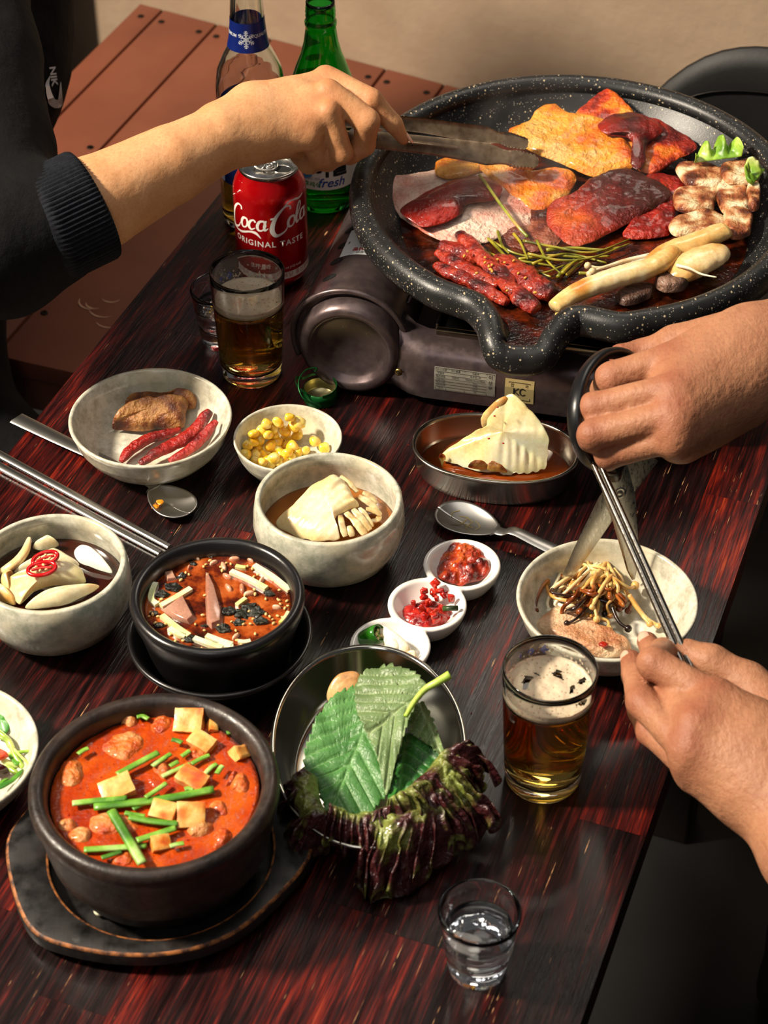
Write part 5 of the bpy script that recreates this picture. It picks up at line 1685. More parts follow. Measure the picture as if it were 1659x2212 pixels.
# ---- left person: right hand with the tongs
k1 = dict(W=J(540, 265, .205))
fi_ = [(J(703, 168, .222), J(803, 216, .213), J(850, 268, .192), J(871, 300, .178)),
       (J(708, 198, .224), J(794, 262, .205), J(786, 312, .180), J(755, 336, .168)),
       (J(710, 240, .216), J(738, 330, .180), J(708, 348, .163), J(680, 338, .162)),
       (J(668, 288, .200), J(692, 338, .171), J(668, 352, .158), J(646, 336, .160))]
rad1 = [(.0120, .0096, .0078, .0056), (.0125, .0106, .0096, .0083), (.0112, .0094, .0088, .0080), (.0118, .0104, .0094, .0082)]
wr1, wr2 = J(545, 232, .212), J(545, 292, .200)
G1 = []
arm = [(J(60, 506, .165), J(205, 440, .18), .041, .0385), (J(205, 440, .18), J(370, 355, .193), .0385, .0318), (J(370, 355, .193), J(480, 296, .202), .0318, .0268)]
G1.append((.003, .006, arm + [(J(480, 290, .204), (wr1 + wr2) / 2, .0265, .0235)]))
G1.append((.004, .008, [(J(480, 280, .206), wr1, .0215, .0175), (J(480, 306, .200), wr2, .0215, .0175), (wr1, wr2, .0175, .0175)]))
palm = []
for k, (mcp, w_) in enumerate(zip([f[0] for f in fi_], [wr1, (wr1 * 2 + wr2) / 3, (wr1 + wr2 * 2) / 3, wr2])):
    palm.append((w_, mcp + np.array([0, 0, -.004]), .0165, rad1[k][0] - .0005))
palm.append((J(620, 235, .205), J(660, 250, .195), .022, .018))
palm.append((wr2 + np.array([.005, 0, -.006]), J(650, 308, .176), .0160, .0130))
G1.append((.012, .016, palm))
for k, f in enumerate(fi_):
    r_ = rad1[k]
    G1.append((.0030, .0014, [(f[0], f[1], r_[0] - .001, r_[1]), (f[1], f[2], r_[1], r_[2]), (f[2], f[3], r_[2], r_[3])]))
G1.append((.006, .008, [(J(600, 290, .180), J(680, 300, .158), .014, .0115), (J(680, 300, .158), J(745, 306, .156), .0115, .0100), (J(745, 312, .160), J(790, 312, .163), .0105, .0085)]))
def crease(X):
    return fbm(X * 60, 5, 2) * .0006
vf1 = relax(sdf(G1, .0017, disp=crease), 5)
pl_ = thing('person', 'person in a black sweatshirt reaching in from the left with steel tongs', 'person', (-.5, .62, -TZ))
kn = [f[0] + np.array([0, 0, .01]) for f in fi_] + [f[1] for f in fi_] + [fi_[0][3]]
obj('arm_and_hand', vf1, M_skinA, pl_, col=red_at(vf1[0], kn), label='bare forearm and hand gripping the tongs')
nd = fi_[0][3] - fi_[0][2]; nd /= np.linalg.norm(nd)
nn_ = np.cross(nd, np.cross(np.array([.55, .15, .8]), nd))
nc = fi_[0][3] + nn_ / np.linalg.norm(nn_) * .0050 + nd * .002
obj('fingernail', nail(nc, nd, nn_, .0135, .0085), M_nail, pl_, label='long manicured index fingernail')
obj('nail_tip', nail(nc + nd * .0062 - nn_ / np.linalg.norm(nn_) * .0006, nd, nn_, .0050, .0062, .0012), M_naildark, pl_, label='dark painted nail tip')
# sweatshirt: torso, sleeve
tor = [(.06, .06, [((-.56, .50, -.26), (-.53, .60, .08), .150, .165), ((-.53, .60, .08), (-.50, .68, .36), .165, .150), ((-.43, .58, .10), (-.405, .66, .30), .118, .114)]),
       (.05, .06, [((-.56, .50, -.28), (-.36, .40, -.34), .105, .085)]),
       (.03, .04, [((-.44, .70, .40), (-.40, .56, .26), .072, .062), ((-.40, .56, .26), J(-10, 520, .16), .062, .056), (J(-10, 520, .16), J(110, 490, .170), .054, .0465)])]
def folds(X):
    return fbm(X * np.array([16, 16, 11]), 9, 3) * .007 + fbm(X * 45, 3, 2) * .0016
vt = relax(sdf([(a, b, [tuple([np.asarray(q[0], float), np.asarray(q[1], float)] + list(q[2:])) for q in c]) for a, b, c in tor], .007, pad=.02, disp=folds), 2)
shirt = obj('sweatshirt', vt, M_sweat, pl_)
ca_, cb_ = J(96, 492, .172), J(205, 440, .181)
ax_ = cb_ - ca_; L_ = np.linalg.norm(ax_)
prof = [(.0425, -.004), (.0455, .000), (.0465, .006)] + [(.0462, z) for z in np.linspace(.012, L_ - .004, 10)] + [(.0450, L_ - .001), (.0430, L_), (.0415, L_ - .003), (.0405, L_ - .014), (.0405, L_ - .03)]
Vc, Fc = lathe(prof, 300)
a = np.arctan2(Vc[:, 1], Vc[:, 0]); rr = np.hypot(Vc[:, 0], Vc[:, 1])
k = 1 + .016 * np.sign(np.sin(a * 75)) * (Vc[:, 2] > .004) + .02 * np.sin(a * 2 + 1) 
Vc[:, 0] *= k; Vc[:, 1] *= k
Rf = frame_to(ax_); R2 = np.stack([Rf[:, 1], Rf[:, 2], Rf[:, 0]], 1)
obj('cuff', xf((Vc, Fc), ca_, R2), M_cuff, pl_, label='ribbed black sweatshirt cuff')
# small white mark and letters on the chest, pressed onto the cloth
bv = BVHTree.FromPolygons([tuple(v) for v in vt[0]], [tuple(int(i) for i in f) for f in vt[1]])
def press(vf, px, py, ang, persp, off=.0012):
    """lay a flat drawing onto the sweatshirt where the chest faces the table"""
    Vp, F = vf
    o = P(px, py, .30); d = o - CAM; d /= np.linalg.norm(d)
    r_ = math.radians(ang)
    out = []
    for x, y, _ in Vp:
        X, Y = x * persp[0], y * persp[1]
        xx, yy = X * math.cos(r_) - Y * math.sin(r_), X * math.sin(r_) + Y * math.cos(r_)
        q = o + _rt * xx + _up * yy
        dd = q - CAM; dd /= np.linalg.norm(dd)
        h = bv.ray_cast(Vector(CAM), Vector(dd))
        out.append(np.array(h[0]) + np.array(h[1]) * off if h[0] is not None else q)
    return np.array(out), F
M_logo = simple('white_chest_print', '#c9c9cc', .6)
sw = stroke([(-.0035, .0085), (-.0055, .0015), (-.0028, -.0095), (.0012, -.0125), (.0040, -.0110), (.0045, .004)], [.0005, .0030, .0055, .0065, .0040, .0004], 30)
try:
    obj('chest_mark', join(press(sw, 116, 188, 0, (1, 1)), press(text_mesh('NIK', .0098, bold=.0003), 113, 164, -82, (.9, .65))), M_logo, pl_, smooth=False)
except Exception as e:
    print('mark', e)

# ---- right person: two hands
pr_ = thing('person', 'person in black at the right holding scissors and metal chopsticks', 'person', (.78, -.08, -TZ))
f2 = [(J(1440, 778, .216), J(1322, 818, .203), J(1305, 842, .180), J(1335, 852, .166)),
      (J(1448, 842, .219), J(1285, 880, .198), J(1272, 898, .176), J(1305, 900, .160)),
      (J(1450, 898, .211), J(1280, 940, .190), J(1272, 952, .168), J(1305, 950, .152)),
      (J(1452, 948, .198), J(1314, 984, .173), J(1312, 992, .155), J(1340, 985, .146))]
r2 = [(.0150, .0120, .0100, .0085), (.0145, .0108, .0098, .0085), (.0140, .0108, .0098, .0085), (.0125, .0095, .0085, .0075)]
w2a, w2b = J(1628, 740, .214), J(1622, 815, .203)
G2 = [(.010, .016, [(w2a, w2b, .0235, .0225), (J(1640, 775, .208), J(1780, 700, .215), .031, .036), (J(1780, 700, .215), J(2050, 600, .215), .036, .042)])]
pm = []
for k, (f, w_) in enumerate(zip(f2, [w2a, (w2a * 2 + w2b) / 3, (w2a + w2b * 2) / 3, w2b])):
    pm.append((w_, f[0] + np.array([.003, 0, -.0035]), .0200, r2[k][0] - .0006))
pm += [(J(1560, 790, .205), J(1480, 850, .200), .029, .024), (J(1590, 860, .195), J(1470, 950, .178), .021, .017), (J(1580, 730, .200), J(1460, 745, .190), .020, .015)]
G2.append((.020, .018, pm))
for k, f in enumerate(f2):
    r_ = r2[k]
    G2.append((.003, .0024, [(f[0], f[1], r_[0] - .0034, r_[1]), (f[1], f[2], r_[1], r_[2]), (f[2], f[3], r_[2], r_[3])]))
    G2.append((.002, .004, [(f[0] + np.array([.004, 0, .0035]), (f[0] + w2a * (.6 - k * .1) + w2b * (.4 + k * .1)) / 2 + np.array([0, -.001, .0112]), .0034, .0028)]))
G2.append((.005, .006, [(J(1460, 745, .188), J(1385, 768, .176), .0135, .0115), (J(1385, 768, .176), J(1340, 768, .180), .0112, .0088)]))
vf2 = relax(sdf(G2, .0017, disp=crease), 4)
kn2 = [f[0] + np.array([0, 0, .01]) for f in f2] + [f[1] for f in f2] + [J(1336, 762, .185)]
f3 = [(J(1535, 1502, .112), J(1413, 1434, .113), J(1432, 1408, .093), J(1458, 1410, .090)),
      (J(1497, 1560, .112), J(1441, 1482, .094), J(1413, 1416, .080), J(1398, 1386, .078)),
      (J(1480, 1620, .102), J(1386, 1516, .096), J(1372, 1460, .087), J(1363, 1425, .084)),
      (J(1490, 1664, .084), J(1404, 1580, .072), J(1382, 1538, .066), J(1368, 1506, .064))]
r3 = [(.0142, .0112, .0092, .0078), (.0145, .0105, .0090, .0076), (.0132, .0104, .0088, .0074), (.0115, .0090, .0080, .0070)]
w3a, w3b = J(1672, 1632, .095), J(1632, 1712, .083)
G3 = [(.010, .016, [(w3a, w3b, .0235, .0225), ((w3a + w3b) / 2, J(1760, 1830, .08), .030, .034), (J(1760, 1830, .08), J(1960, 2080, .07), .034, .041)])]
pm = []
for k, (f, w_) in enumerate(zip(f3, [w3a, (w3a * 2 + w3b) / 3, (w3a + w3b * 2) / 3, w3b])):
    pm.append((w_, f[0] + np.array([.003, -.002, -.0028]), .0200, r3[k][0] - .0006))
pm += [(J(1600, 1600, .092), J(1540, 1570, .096), .027, .022), (J(1690, 1580, .075), J(1625, 1500, .078), .020, .0155)]
G3.append((.020, .018, pm))
for k, f in enumerate(f3):
    r_ = r3[k]
    G3.append((.003, .0022, [(f[0], f[1], r_[0] - .0034, r_[1]), (f[1], f[2], r_[1], r_[2]), (f[2], f[3], r_[2], r_[3])]))
for k, f in enumerate(f3[:3]):
    cdr = CAM - f[0]; cdr = cdr / np.linalg.norm(cdr)
    wq = w3a * (.75 - k * .3) + w3b * (.25 + k * .3)
    G3.append((.002, .004, [(f[0] + cdr * .0075 + (wq - f[0]) * .12, f[0] * .35 + wq * .65 + cdr * .0165, .0040, .0030)]))
G3.append((.003, .005, [(J(1520, 1640, .100), J(1570, 1640, .106), .0025, .0028), (J(1570, 1640, .106), J(1610, 1690, .104), .0028, .0026)]))
G3.append((.006, .006, [(J(1690, 1560, .080), J(1615, 1478, .086), .018, .0145), (J(1615, 1478, .086), J(1536, 1430, .092), .0138, .0118), (J(1536, 1430, .092), J(1487, 1408, .093), .0114, .0090)]))
vf3 = relax(sdf(G3, .0017, disp=crease), 4)
kn3 = [f[0] + np.array([0, 0, .01]) for f in f3] + [f[1] for f in f3] + [f[3] for f in f3[1:]]
# arms go on, out of the picture, to the shoulders: one body
V3 = join(vf2, vf3)
obj('arms_and_hands', V3, M_skinB, pr_, col=red_at(V3[0], kn2 + kn3), label='bare forearms with both hands at work')
def tipnail(f, side, L=.0115, W_=.0095):
    d = f[3] - f[2]; d /= np.linalg.norm(d)
    s_ = np.asarray(side, float); n_ = s_ - d * (s_ @ d); n_ /= np.linalg.norm(n_)
    return nail(f[3] + n_ * .0064 - d * .001, d, n_, L, W_)
for f, s_ in ((f3[1], (-.5, -.1, .8)), (f3[2], (-.75, -.2, .55))):
    obj('fingernail', tipnail(f, s_), M_nail, pr_)
tb2 = [(.06, .06, [((.80, -.10, -.27), (.79, -.06, .10), .140, .155), ((.79, -.06, .10), (.80, .02, .36), .155, .135)]),
       (.05, .06, [((.80, -.05, -.27), (.46, .08, -.30), .085, .075), ((.80, -.20, -.27), (.44, -.24, -.30), .085, .075), ((.46, .08, -.30), (.44, .06, -.70), .07, .05), ((.44, -.24, -.30), (.42, -.26, -.70), .07, .05)]),
       (.04, .04, [((.78, .14, .34), (.70, .24, .18), .065, .055), ((.70, .24, .18), J(2030, 610, .215), .055, .050), ((.78, -.20, .32), (.66, -.42, .14), .065, .055), ((.66, -.42, .14), J(1930, 2045, .072), .055, .050)])]
obj('black_clothes', relax(sdf([(a, b, [tuple([np.asarray(q[0], float), np.asarray(q[1], float)] + list(q[2:])) for q in c]) for a, b, c in tb2], .009, pad=.02, disp=folds), 2), M_black2, pr_)

# ---- scissors
M_blade = steel('scissor_steel', '#a9a79f', .3, (1, .05, .3))
M_rubber = simple('black_plastic_handle', '#0e0f12', .35, bump=(180, .2, .0006))
sz = thing('scissors', 'kitchen scissors with black handles cutting enoki over the right bowl', 'scissors', tuple(P(1337, 1062, .02)))
PV = P(1337, 1062, .100)
T1_, T2_ = P(1211, 1279, .022), P(1368, 1250, .022)
H1, H2 = P(1318, 1000, .128), P(1400, 985, .128)
pn = np.cross(T1_ - PV, T2_ - PV); pn /= np.linalg.norm(pn)
if pn @ (CAM - PV) < 0: pn = -pn
def blade(tip, heel, w0, off, edge):
    """flat bevelled blade: tip -> pivot -> shank"""
    d = PV - tip; L = np.linalg.norm(d); d /= L
    s_ = np.cross(pn, d)
    h = heel - PV; Lh = np.linalg.norm(h); h /= Lh
    sh = np.cross(pn, h)
    c = [(tip, s_, .0014, .0014), (tip + d * L * .12, s_, .0048 , .0040), (tip + d * L * .4, s_, .0084, .0062), (tip + d * L * .75, s_, .0108, .0088), (PV - d * .010, s_, .0118, .0108), (PV + h * .010, sh, .0118, .0118), (heel - h * .004, sh, .0112, .0112), (heel, sh, .0108, .0108)]
    V = []
    for q, s0, a, b in c:
        for x, z in ((-a if edge > 0 else -b, 0), (-a * .6, .0011), (b * .75 if edge > 0 else a * .6, .0011), (b if edge > 0 else a, 0)):
            V.append(q + s0 * x + pn * (z + off))
    n = 4; F = []
    for i in range(len(c) - 1):
        for j in range(n):
            F.append((i * n + j, i * n + (j + 1) % n, (i + 1) * n + (j + 1) % n, (i + 1) * n + j))
    F += [(3, 2, 1, 0), tuple(range(len(V) - 4, len(V)))]
    return np.array(V), F
obj('blade', blade(T2_, H1, .01, .0002, 1), M_blade, sz, smooth='sharp')
obj('blade', blade(T1_, H2, .01, -.0013, -1), M_blade, sz, smooth='sharp')
Rp = frame_to(np.cross(pn, [0, 1, 0]), pn)
obj('pivot_screw', xf(lathe([(0, .0022), (.0018, .0023), (.0024, .0018), (.0028, .0024), (.0048, .0022), (.0056, .0012), (.0056, -.003), (0, -.003)], 28), PV, Rp), M_blade, sz)
lp1 = [(1322, 1012, .128), (1290, 1008, .142), (1262, 985, .162), (1244, 935, .183), (1243, 870, .199), (1262, 808, .205), (1300, 768, .203), (1345, 766, .193), (1376, 800, .180), (1378, 860, .170), (1362, 920, .158), (1345, 970, .142)]
sec_ = [(math.cos(a) * 1.35, math.sin(a) * .85) for a in np.linspace(0, 2 * np.pi, 14, endpoint=False)]
obj('finger_loop', join(tube(smooth_path([P(*q) for q in lp1], 110, closed=True), .0047, closed=True, sec=sec_), tube([P(1335, 985, .135), P(1322, 1012, .127), P(1326, 1024, .122)], [.0075, .0080, .0062], 12, round_end=True)), M_rubber, sz)
lp2 = [(1402, 978, .130), (1440, 950, .142), (1448, 900, .158), (1432, 850, .172), (1404, 820, .178), (1385, 850, .170), (1384, 900, .156), (1388, 945, .142)]
obj('thumb_loop', tube(smooth_path([P(*q) for q in lp2], 80, closed=True), .0045, closed=True, sec=sec_), M_rubber, sz)

# ---- chopsticks and spoons
M_stick = steel('dark_steel', '#8f8a82', .16, (1, 1, 1))
def chop(name, a, b, label, r0, r1, square=False, ext=None, group=None):
    p = smooth_path([a, (a + b) / 2, b] + ([ext] if ext is not None else []), 20)
    k = 16
    if square:
        sec = [(1, .32), (.85, .5), (-.85, .5), (-1, .32), (-1, -.32), (-.85, -.5), (.85, -.5), (1, -.32)]
    else:
        sec = [(math.cos(q), math.sin(q)) for q in np.linspace(0, 2 * np.pi, k, endpoint=False)]
    return obj(name, tube(p, np.linspace(r0, r1, len(p)), sec=sec, upv=(0, 0, 1) if square else None), M_stick, label=label, cat='chopstick', group=group, smooth='sharp')
chop('chopstick', P(1257, 946, .166), P(1459, 1400, .098), 'steel chopstick held at the right, nearer the scissors handle', .0019, .0029, ext=P(1535, 1560, .074))
chop('chopstick', P(1277, 958, .164), P(1473, 1396, .0985), 'steel chopstick held at the right, on the side away from the scissors handle', .0019, .0029, ext=P(1552, 1556, .074))
def flatchop(a, b, w0, w1, label):
    d = b - a; L = np.linalg.norm(d); d = d / L
    R_ = frame_to(d)
    secs = []
    V, F = [], []
    for t, wd, h_ in ((0, w0, .0034), (.002, w0, .0036), (L * .3, w0 * .95, .0036), (L * .7, (w0 + w1) / 2, .0032), (L, w1, .0026)):
        c = a + d * t
        for x, z in ((-.5, .2), (-.38, .0), (.38, .0), (.5, .2), (.5, .8), (.36, 1), (-.36, 1), (-.5, .8)):
            V.append(c + R_[:, 1] * x * wd + np.array([0, 0, z * h_]))
    for i in range(4):
        for j in range(8):
            F.append((i * 8 + j, i * 8 + (j + 1) % 8, (i + 1) * 8 + (j + 1) % 8, (i + 1) * 8 + j))
    F += [tuple(range(8))[::-1], tuple(range(32, 40))]
    obj('chopstick', (np.array(V), F), M_steelf, label=label, cat='chopstick', smooth='sharp')
M_steelf = simple('polished_cutlery_steel', '#bdbbb6', .34, metal=1.0)
flatchop(P(-150, 905, .0008), P(366, 1184, .0008), .0075, .0045, 'long steel chopstick on the table, nearer the spoon of the left pair')
flatchop(P(-160, 925, .0008), P(346, 1198, .0008), .0075, .0045, 'long steel chopstick on the table, nearer the onion bowl of the left pair')
def spoon(bowl_c, neck, end, label, bl, bw, up=0.0, hw0=.0042, hw1=.0075, lift=.006, arch=.008):
    """bowl centre, neck and handle end on the table"""
    s = thing('spoon', label, 'spoon', tuple(bowl_c))
    d = neck - bowl_c; d[2] = 0; d /= np.linalg.norm(d); y = np.array([-d[1], d[0], 0])
    def f(u, v):
        a = v * 2 * np.pi; r_ = u
        x = -r_ * np.cos(a) * bl / 2; q = r_ * np.sin(a) * bw / 2 * (1 - .22 * (-np.cos(a)) * r_)
        z = .0012 + .0062 * r_ ** 2.2
        return [bowl_c[i] + d[i] * x + y[i] * q + (z if i == 2 else 0) for i in range(3)]
    V, F = sheet(f, 14, 61, .0011)
    obj('bowl', (V, F), M_steelf, s)
    e0 = bowl_c + d * (bl / 2 - .003) + [0, 0, .0070]
    pts = [e0, e0 + d * .008 + [0, 0, .0012], e0 + (end - e0) * .3 + [0, 0, arch], e0 + (end - e0) * .65 + [0, 0, arch * .6], end + np.array([0, 0, .0014])]
    p = smooth_path(pts, 40)
    wv = np.interp(np.linspace(0, 1, 40), [0, .08, .25, .8, 1], [.0085, hw0, hw0 * .9, hw1 * .9, hw1])
    V, F = tube(p, 1.0, sec=[(1, 0), (.8, .14), (-.8, .14), (-1, 0), (-.8, -.14), (.8, -.14)], upv=(0, 0, 1))
    V = np.asarray(V).reshape(40, 6, 3)
    V = p[:, None, :] + (V - p[:, None, :]) * np.stack([wv / 1.0] * 1, -1)[:, None, :]
    obj('handle', (V.reshape(-1, 3), F), M_steelf, s, smooth='sharp')
    return s
BA = P(369, 1087, .004); BA[2] = 0
EA = P(36, 906, .002)
spA = spoon(BA, P(310, 1052, 0), EA, 'steel soup spoon with orange sauce in it, passing under the wide bowl', .047, .034, arch=.004)
food('sauce_drop', patch([(338, 1082), (352, 1080), (355, 1086), (344, 1090)], .0052, .0009, .0003, seed=2, n=24, nr=8), tintf(['#d9730f', '#e59a2a'], 60, 2), M_paste, 'upper drop of orange sauce in the left spoon', 'sauce')
food('sauce_drop', patch([(328, 1092), (344, 1092), (340, 1098), (328, 1097)], .0055, .0009, .0003, seed=3, n=24, nr=8), tintf(['#d9730f', '#e59a2a'], 60, 3), M_paste, 'lower drop of orange sauce in the left spoon', 'sauce')
BB_ = P(1010, 1128, .004); BB_[2] = 0
EB = P(1205, 1194, .006)
spB = spoon(BB_, P(1085, 1165, 0), EB, 'worn steel spoon with an engraved bowl behind the white sauce dish', .055, .037, hw0=.0050, hw1=.0065, arch=.006)
d = EB - BB_
def on_spoon(vf):
    dd = P(1085, 1165, 0) - BB_; dd[2] = 0; dd /= np.linalg.norm(dd); yy = np.array([-dd[1], dd[0], 0])
    V = vf[0]
    r2_ = (V[:, 0] / .0275) ** 2 + (V[:, 1] / .0185) ** 2
    return np.stack([BB_[i] + dd[i] * V[:, 0] + yy[i] * V[:, 1] + ((.0020 + .0062 * r2_ ** 1.1) if i == 2 else 0) for i in range(3)], 1), vf[1]
eng = [stroke([(-.010, .004), (-.004, .006), (.003, .004)], [.0007] * 3, 12), stroke([(-.009, -.001), (.006, -.002)], [.0007] * 2, 8), stroke([(-.003, .006), (-.005, -.004), (-.010, -.009)], [.0007] * 3, 12), stroke([(.002, .003), (.001, -.004), (.006, -.008), (.011, -.008)], [.0007] * 4, 14), stroke([(-.012, .009), (-.016, .004), (-.014, -.001)], [.0006] * 3, 10), stroke([(.004, .006), (.010, .002), (.009, -.004)], [.0006] * 3, 10)]
obj('engraved_character', on_spoon(join(*eng)), simple('engraved_brass_lines', '#8c7b4c', .4, metal=.6), spB, smooth=False)

# ================================================================ food in the bowls
def crop(ox, oy, s):
    return lambda *pts: [(ox + p[0] / s, oy + p[1] / s) + tuple(p[2:]) for p in pts]
def surf(name, c, r_, z, mat, label, cat, n=72, amp=.0002, seed=0, rings=18):
    V, F = [(c[0], c[1], z)], []
    for i in range(1, rings + 1):
        q = r_ * i / rings
        for j in range(n):
            a = 2 * math.pi * j / n
            V.append((c[0] + q * math.cos(a), c[1] + q * math.sin(a), z))
    V = np.array(V)
    V[:, 2] += fbm(V * 90, seed, 3) * amp
    rr = np.hypot(V[:, 0] - c[0], V[:, 1] - c[1]) / r_
    V[:, 2] += .0009 * np.clip((rr - .95) / .05, 0, 1) ** 2
    for j in range(n):
        F.append((0, 1 + j, 1 + (j + 1) % n))
    for i in range(rings - 1):
        for j in range(n):
            a, b = 1 + i * n, 1 + (i + 1) * n; k = (j + 1) % n
            F.append((a + j, b + j, b + k, a + k))
    # closed underside so that it is a body of liquid
    V2 = V.copy(); V2[:, 2] = z - .006; V2[:, :2] = np.array(c[:2]) + (V2[:, :2] - np.array(c[:2])) * .94
    N = len(V)
    F2 = [tuple(N + i for i in f[::-1]) for f in F]
    last = 1 + (rings - 1) * n
    side = [(last + j, N + last + j, N + last + (j + 1) % n, last + (j + 1) % n) for j in range(n)]
    return obj(name, (np.vstack([V, V2]), F + F2 + side), mat, label=label, cat=cat)

# ---- wide bowl at the left: belly slices and strips
A4 = crop(130, 770, 4.254)
T_roast = lambda s: tintf(['#2a0f06', '#5a2812', '#8a5426', '#a9783e', '#7a4018'], 70, s, -.5, .5)
food('pork_belly', patch(A4((615, 470, .016), (612, 405, .022), (770, 368, .026), (950, 395, .026), (1030, 385, .027), (1140, 338, .028), (1245, 370, .026), (1250, 450, .022), (1170, 485, .018), (900, 500, .014)), th=.008, amp=.0025, sc=90, seed=51, edge=.002), T_roast(51), M_cooked, 'rear grilled belly slice in the wide left bowl', 'meat', group='grilled belly slices in the left bowl')
food('pork_belly', patch(A4((487, 650, .014), (500, 570, .019), (590, 485, .024), (790, 415, .027), (880, 425, .026), (1010, 395, .027), (1172, 402, .026), (1150, 520, .020), (1110, 655, .013), (900, 660, .012), (720, 690, .011), (540, 675, .011)), th=.009, amp=.0025, sc=90, seed=52, edge=.002), T_roast(52), M_cooked, 'front grilled belly slice in the wide left bowl', 'meat', group='grilled belly slices in the left bowl')
for k, (a, wd, lb) in enumerate(((((560, 965, .012), (640, 870, .014), (800, 760, .014), (950, 720, .013), (1105, 672, .012)), .0105, 'short red pork strip nearest the bowl centre'),
        (((730, 985, .014), (900, 880, .017), (1080, 790, .018), (1230, 690, .020), (1320, 570, .024), (1380, 498, .028)), .0125, 'longest red pork strip with a dark tip up the bowl wall'),
        (((1000, 965, .014), (1150, 880, .017), (1290, 760, .021), (1380, 660, .026), (1440, 592, .030)), .0095, 'red pork strip nearest the right wall of the bowl'))):
    food('red_pork_strip', strip(A4(*a), wd, 60 + k, .12, 50, 16, .8), tintf(['#3a0608', '#7a0c0c', '#a01a10', '#8a1008', '#b8301a'], 90, 60 + k), M_meat, lb, 'meat', group='red pork strips in the left bowl')
# ---- corn
CC = crop(520, 850, 4.366)
kern = [(240, 285), (355, 270), (460, 225), (550, 275), (505, 310), (415, 350), (535, 385), (195, 350), (120, 380), (255, 385), (310, 395), (175, 430), (340, 455), (65, 490), (155, 510), (275, 490), (345, 530), (425, 490), (490, 500), (230, 540), (195, 585), (445, 555), (540, 550), (605, 540), (310, 610), (130, 580), (140, 632), (205, 650), (275, 665), (400, 618), (700, 450), (790, 512), (48, 572), (385, 572), (300, 325), (430, 430), (112, 455), (250, 625), (355, 650), (470, 600)]
T_corn = lambda s: tintf(['#c98a12', '#e0a81a', '#ecc445', '#efd98a'], 160, s, -.7, .5)
def kernel(c, seed):
    rr = random.Random(seed)
    V, F = lathe([(0, -1), (.55, -.95), (.8, -.6), (.98, 0), (1, .45), (.8, .85), (.45, 1), (0, 1.02)], 14)
    x = V[:, 0]; y = V[:, 1]
    V = V * np.array([.0044, .0034, .0043])
    V[:, 2] = V[:, 2] * (1 - .18 * (V[:, 2] > 0))
    V = V * rr.uniform(1.02, 1.3) * (1 + .06 * vnoise(V * 300 + seed, seed)[:, None])
    return xf((V, F), c, rotm(rr.uniform(40, 120), rr.uniform(-40, 40), rr.uniform(0, 360)))
dd_ = np.array([(P(CC(q)[0][0], CC(q)[0][1], .012) - CN)[:2] for q in kern])
for k, q in enumerate(kern):
    px, py = CC(q)[0]
    for z in (.0095,):
        w_ = P(px, py, z); rr_d = math.hypot(w_[0] - CN[0], w_[1] - CN[1])
        zz = .0095 + .9 * max(0, rr_d - .027) + (.0045 if k % 3 == 0 and 8 < k < 30 else 0)
    w_ = P(px, py, zz)
    side = 'left heap' if px < 640 else 'loose right side'
    food('corn_kernel', kernel(w_, 100 + k), T_corn(100 + k), M_veg, 'yellow corn kernel in the heap on the left of the small bowl' if k not in (30, 31) else ('single corn kernel lying apart on the bowl floor' if k == 30 else 'corn kernel by the right rim, above the kimchi bowl'), 'corn kernel', group='corn kernels in the small bowl')

# ---- water kimchi
def broth(name, col, rough=.06, n=(20, '#000000'), mixv=.3):
    m = NT(name)
    m.set(base=m.ramp(m.noise(26, 3), [(.35, hexc(col)), (.7, hexc(n[1]))]), rough=rough, coat=.5, coatr=.03, sss=.1, ssss=.004)
    return m.m
surf('kimchi_broth', K, .0525, .030, broth('amber_broth', '#7a3d0c', n=(20, '#9c5c1c')), 'amber broth around the pale cabbage in the round bowl', 'broth')
T_cab = lambda s: tintf(['#c9a262', '#dcc187', '#e8d6a8', '#eddfba'], 40, s, -.8, .5)
def ridged(vf, dirn, freq, amp, seed=0):
    V = np.asarray(vf[0], float).copy()
    d = np.asarray(dirn, float); d = d / np.linalg.norm(d); s_ = np.array([-d[1], d[0], 0])
    t = V @ s_
    w_ = fbm(V * 20 + seed, seed, 2) * .006
    V[:, 2] += amp * np.sin((t + w_) * freq)
    return V, vf[1]
main = patch(CC((330, 1225, .031), (470, 1080, .036), (620, 920, .044), (760, 830, .049), (860, 772, .053), (945, 792, .053), (1000, 860, .050), (1060, 975, .048), (1120, 1050, .045), (1020, 1090, .046), (900, 1170, .044), (900, 1270, .040), (925, 1370, .035), (720, 1390, .033), (500, 1340, .030)), th=.005, dome=.004, amp=.0016, sc=40, seed=71, n=120, nr=26, power=10)
cabl = food('cabbage_leaf', ridged(main, P(1060, 870, .04) - P(640, 1100, .04), 900, .00035, 3), T_cab(71), M_veg, 'large pale folded cabbage leaf in the amber broth', 'cabbage')
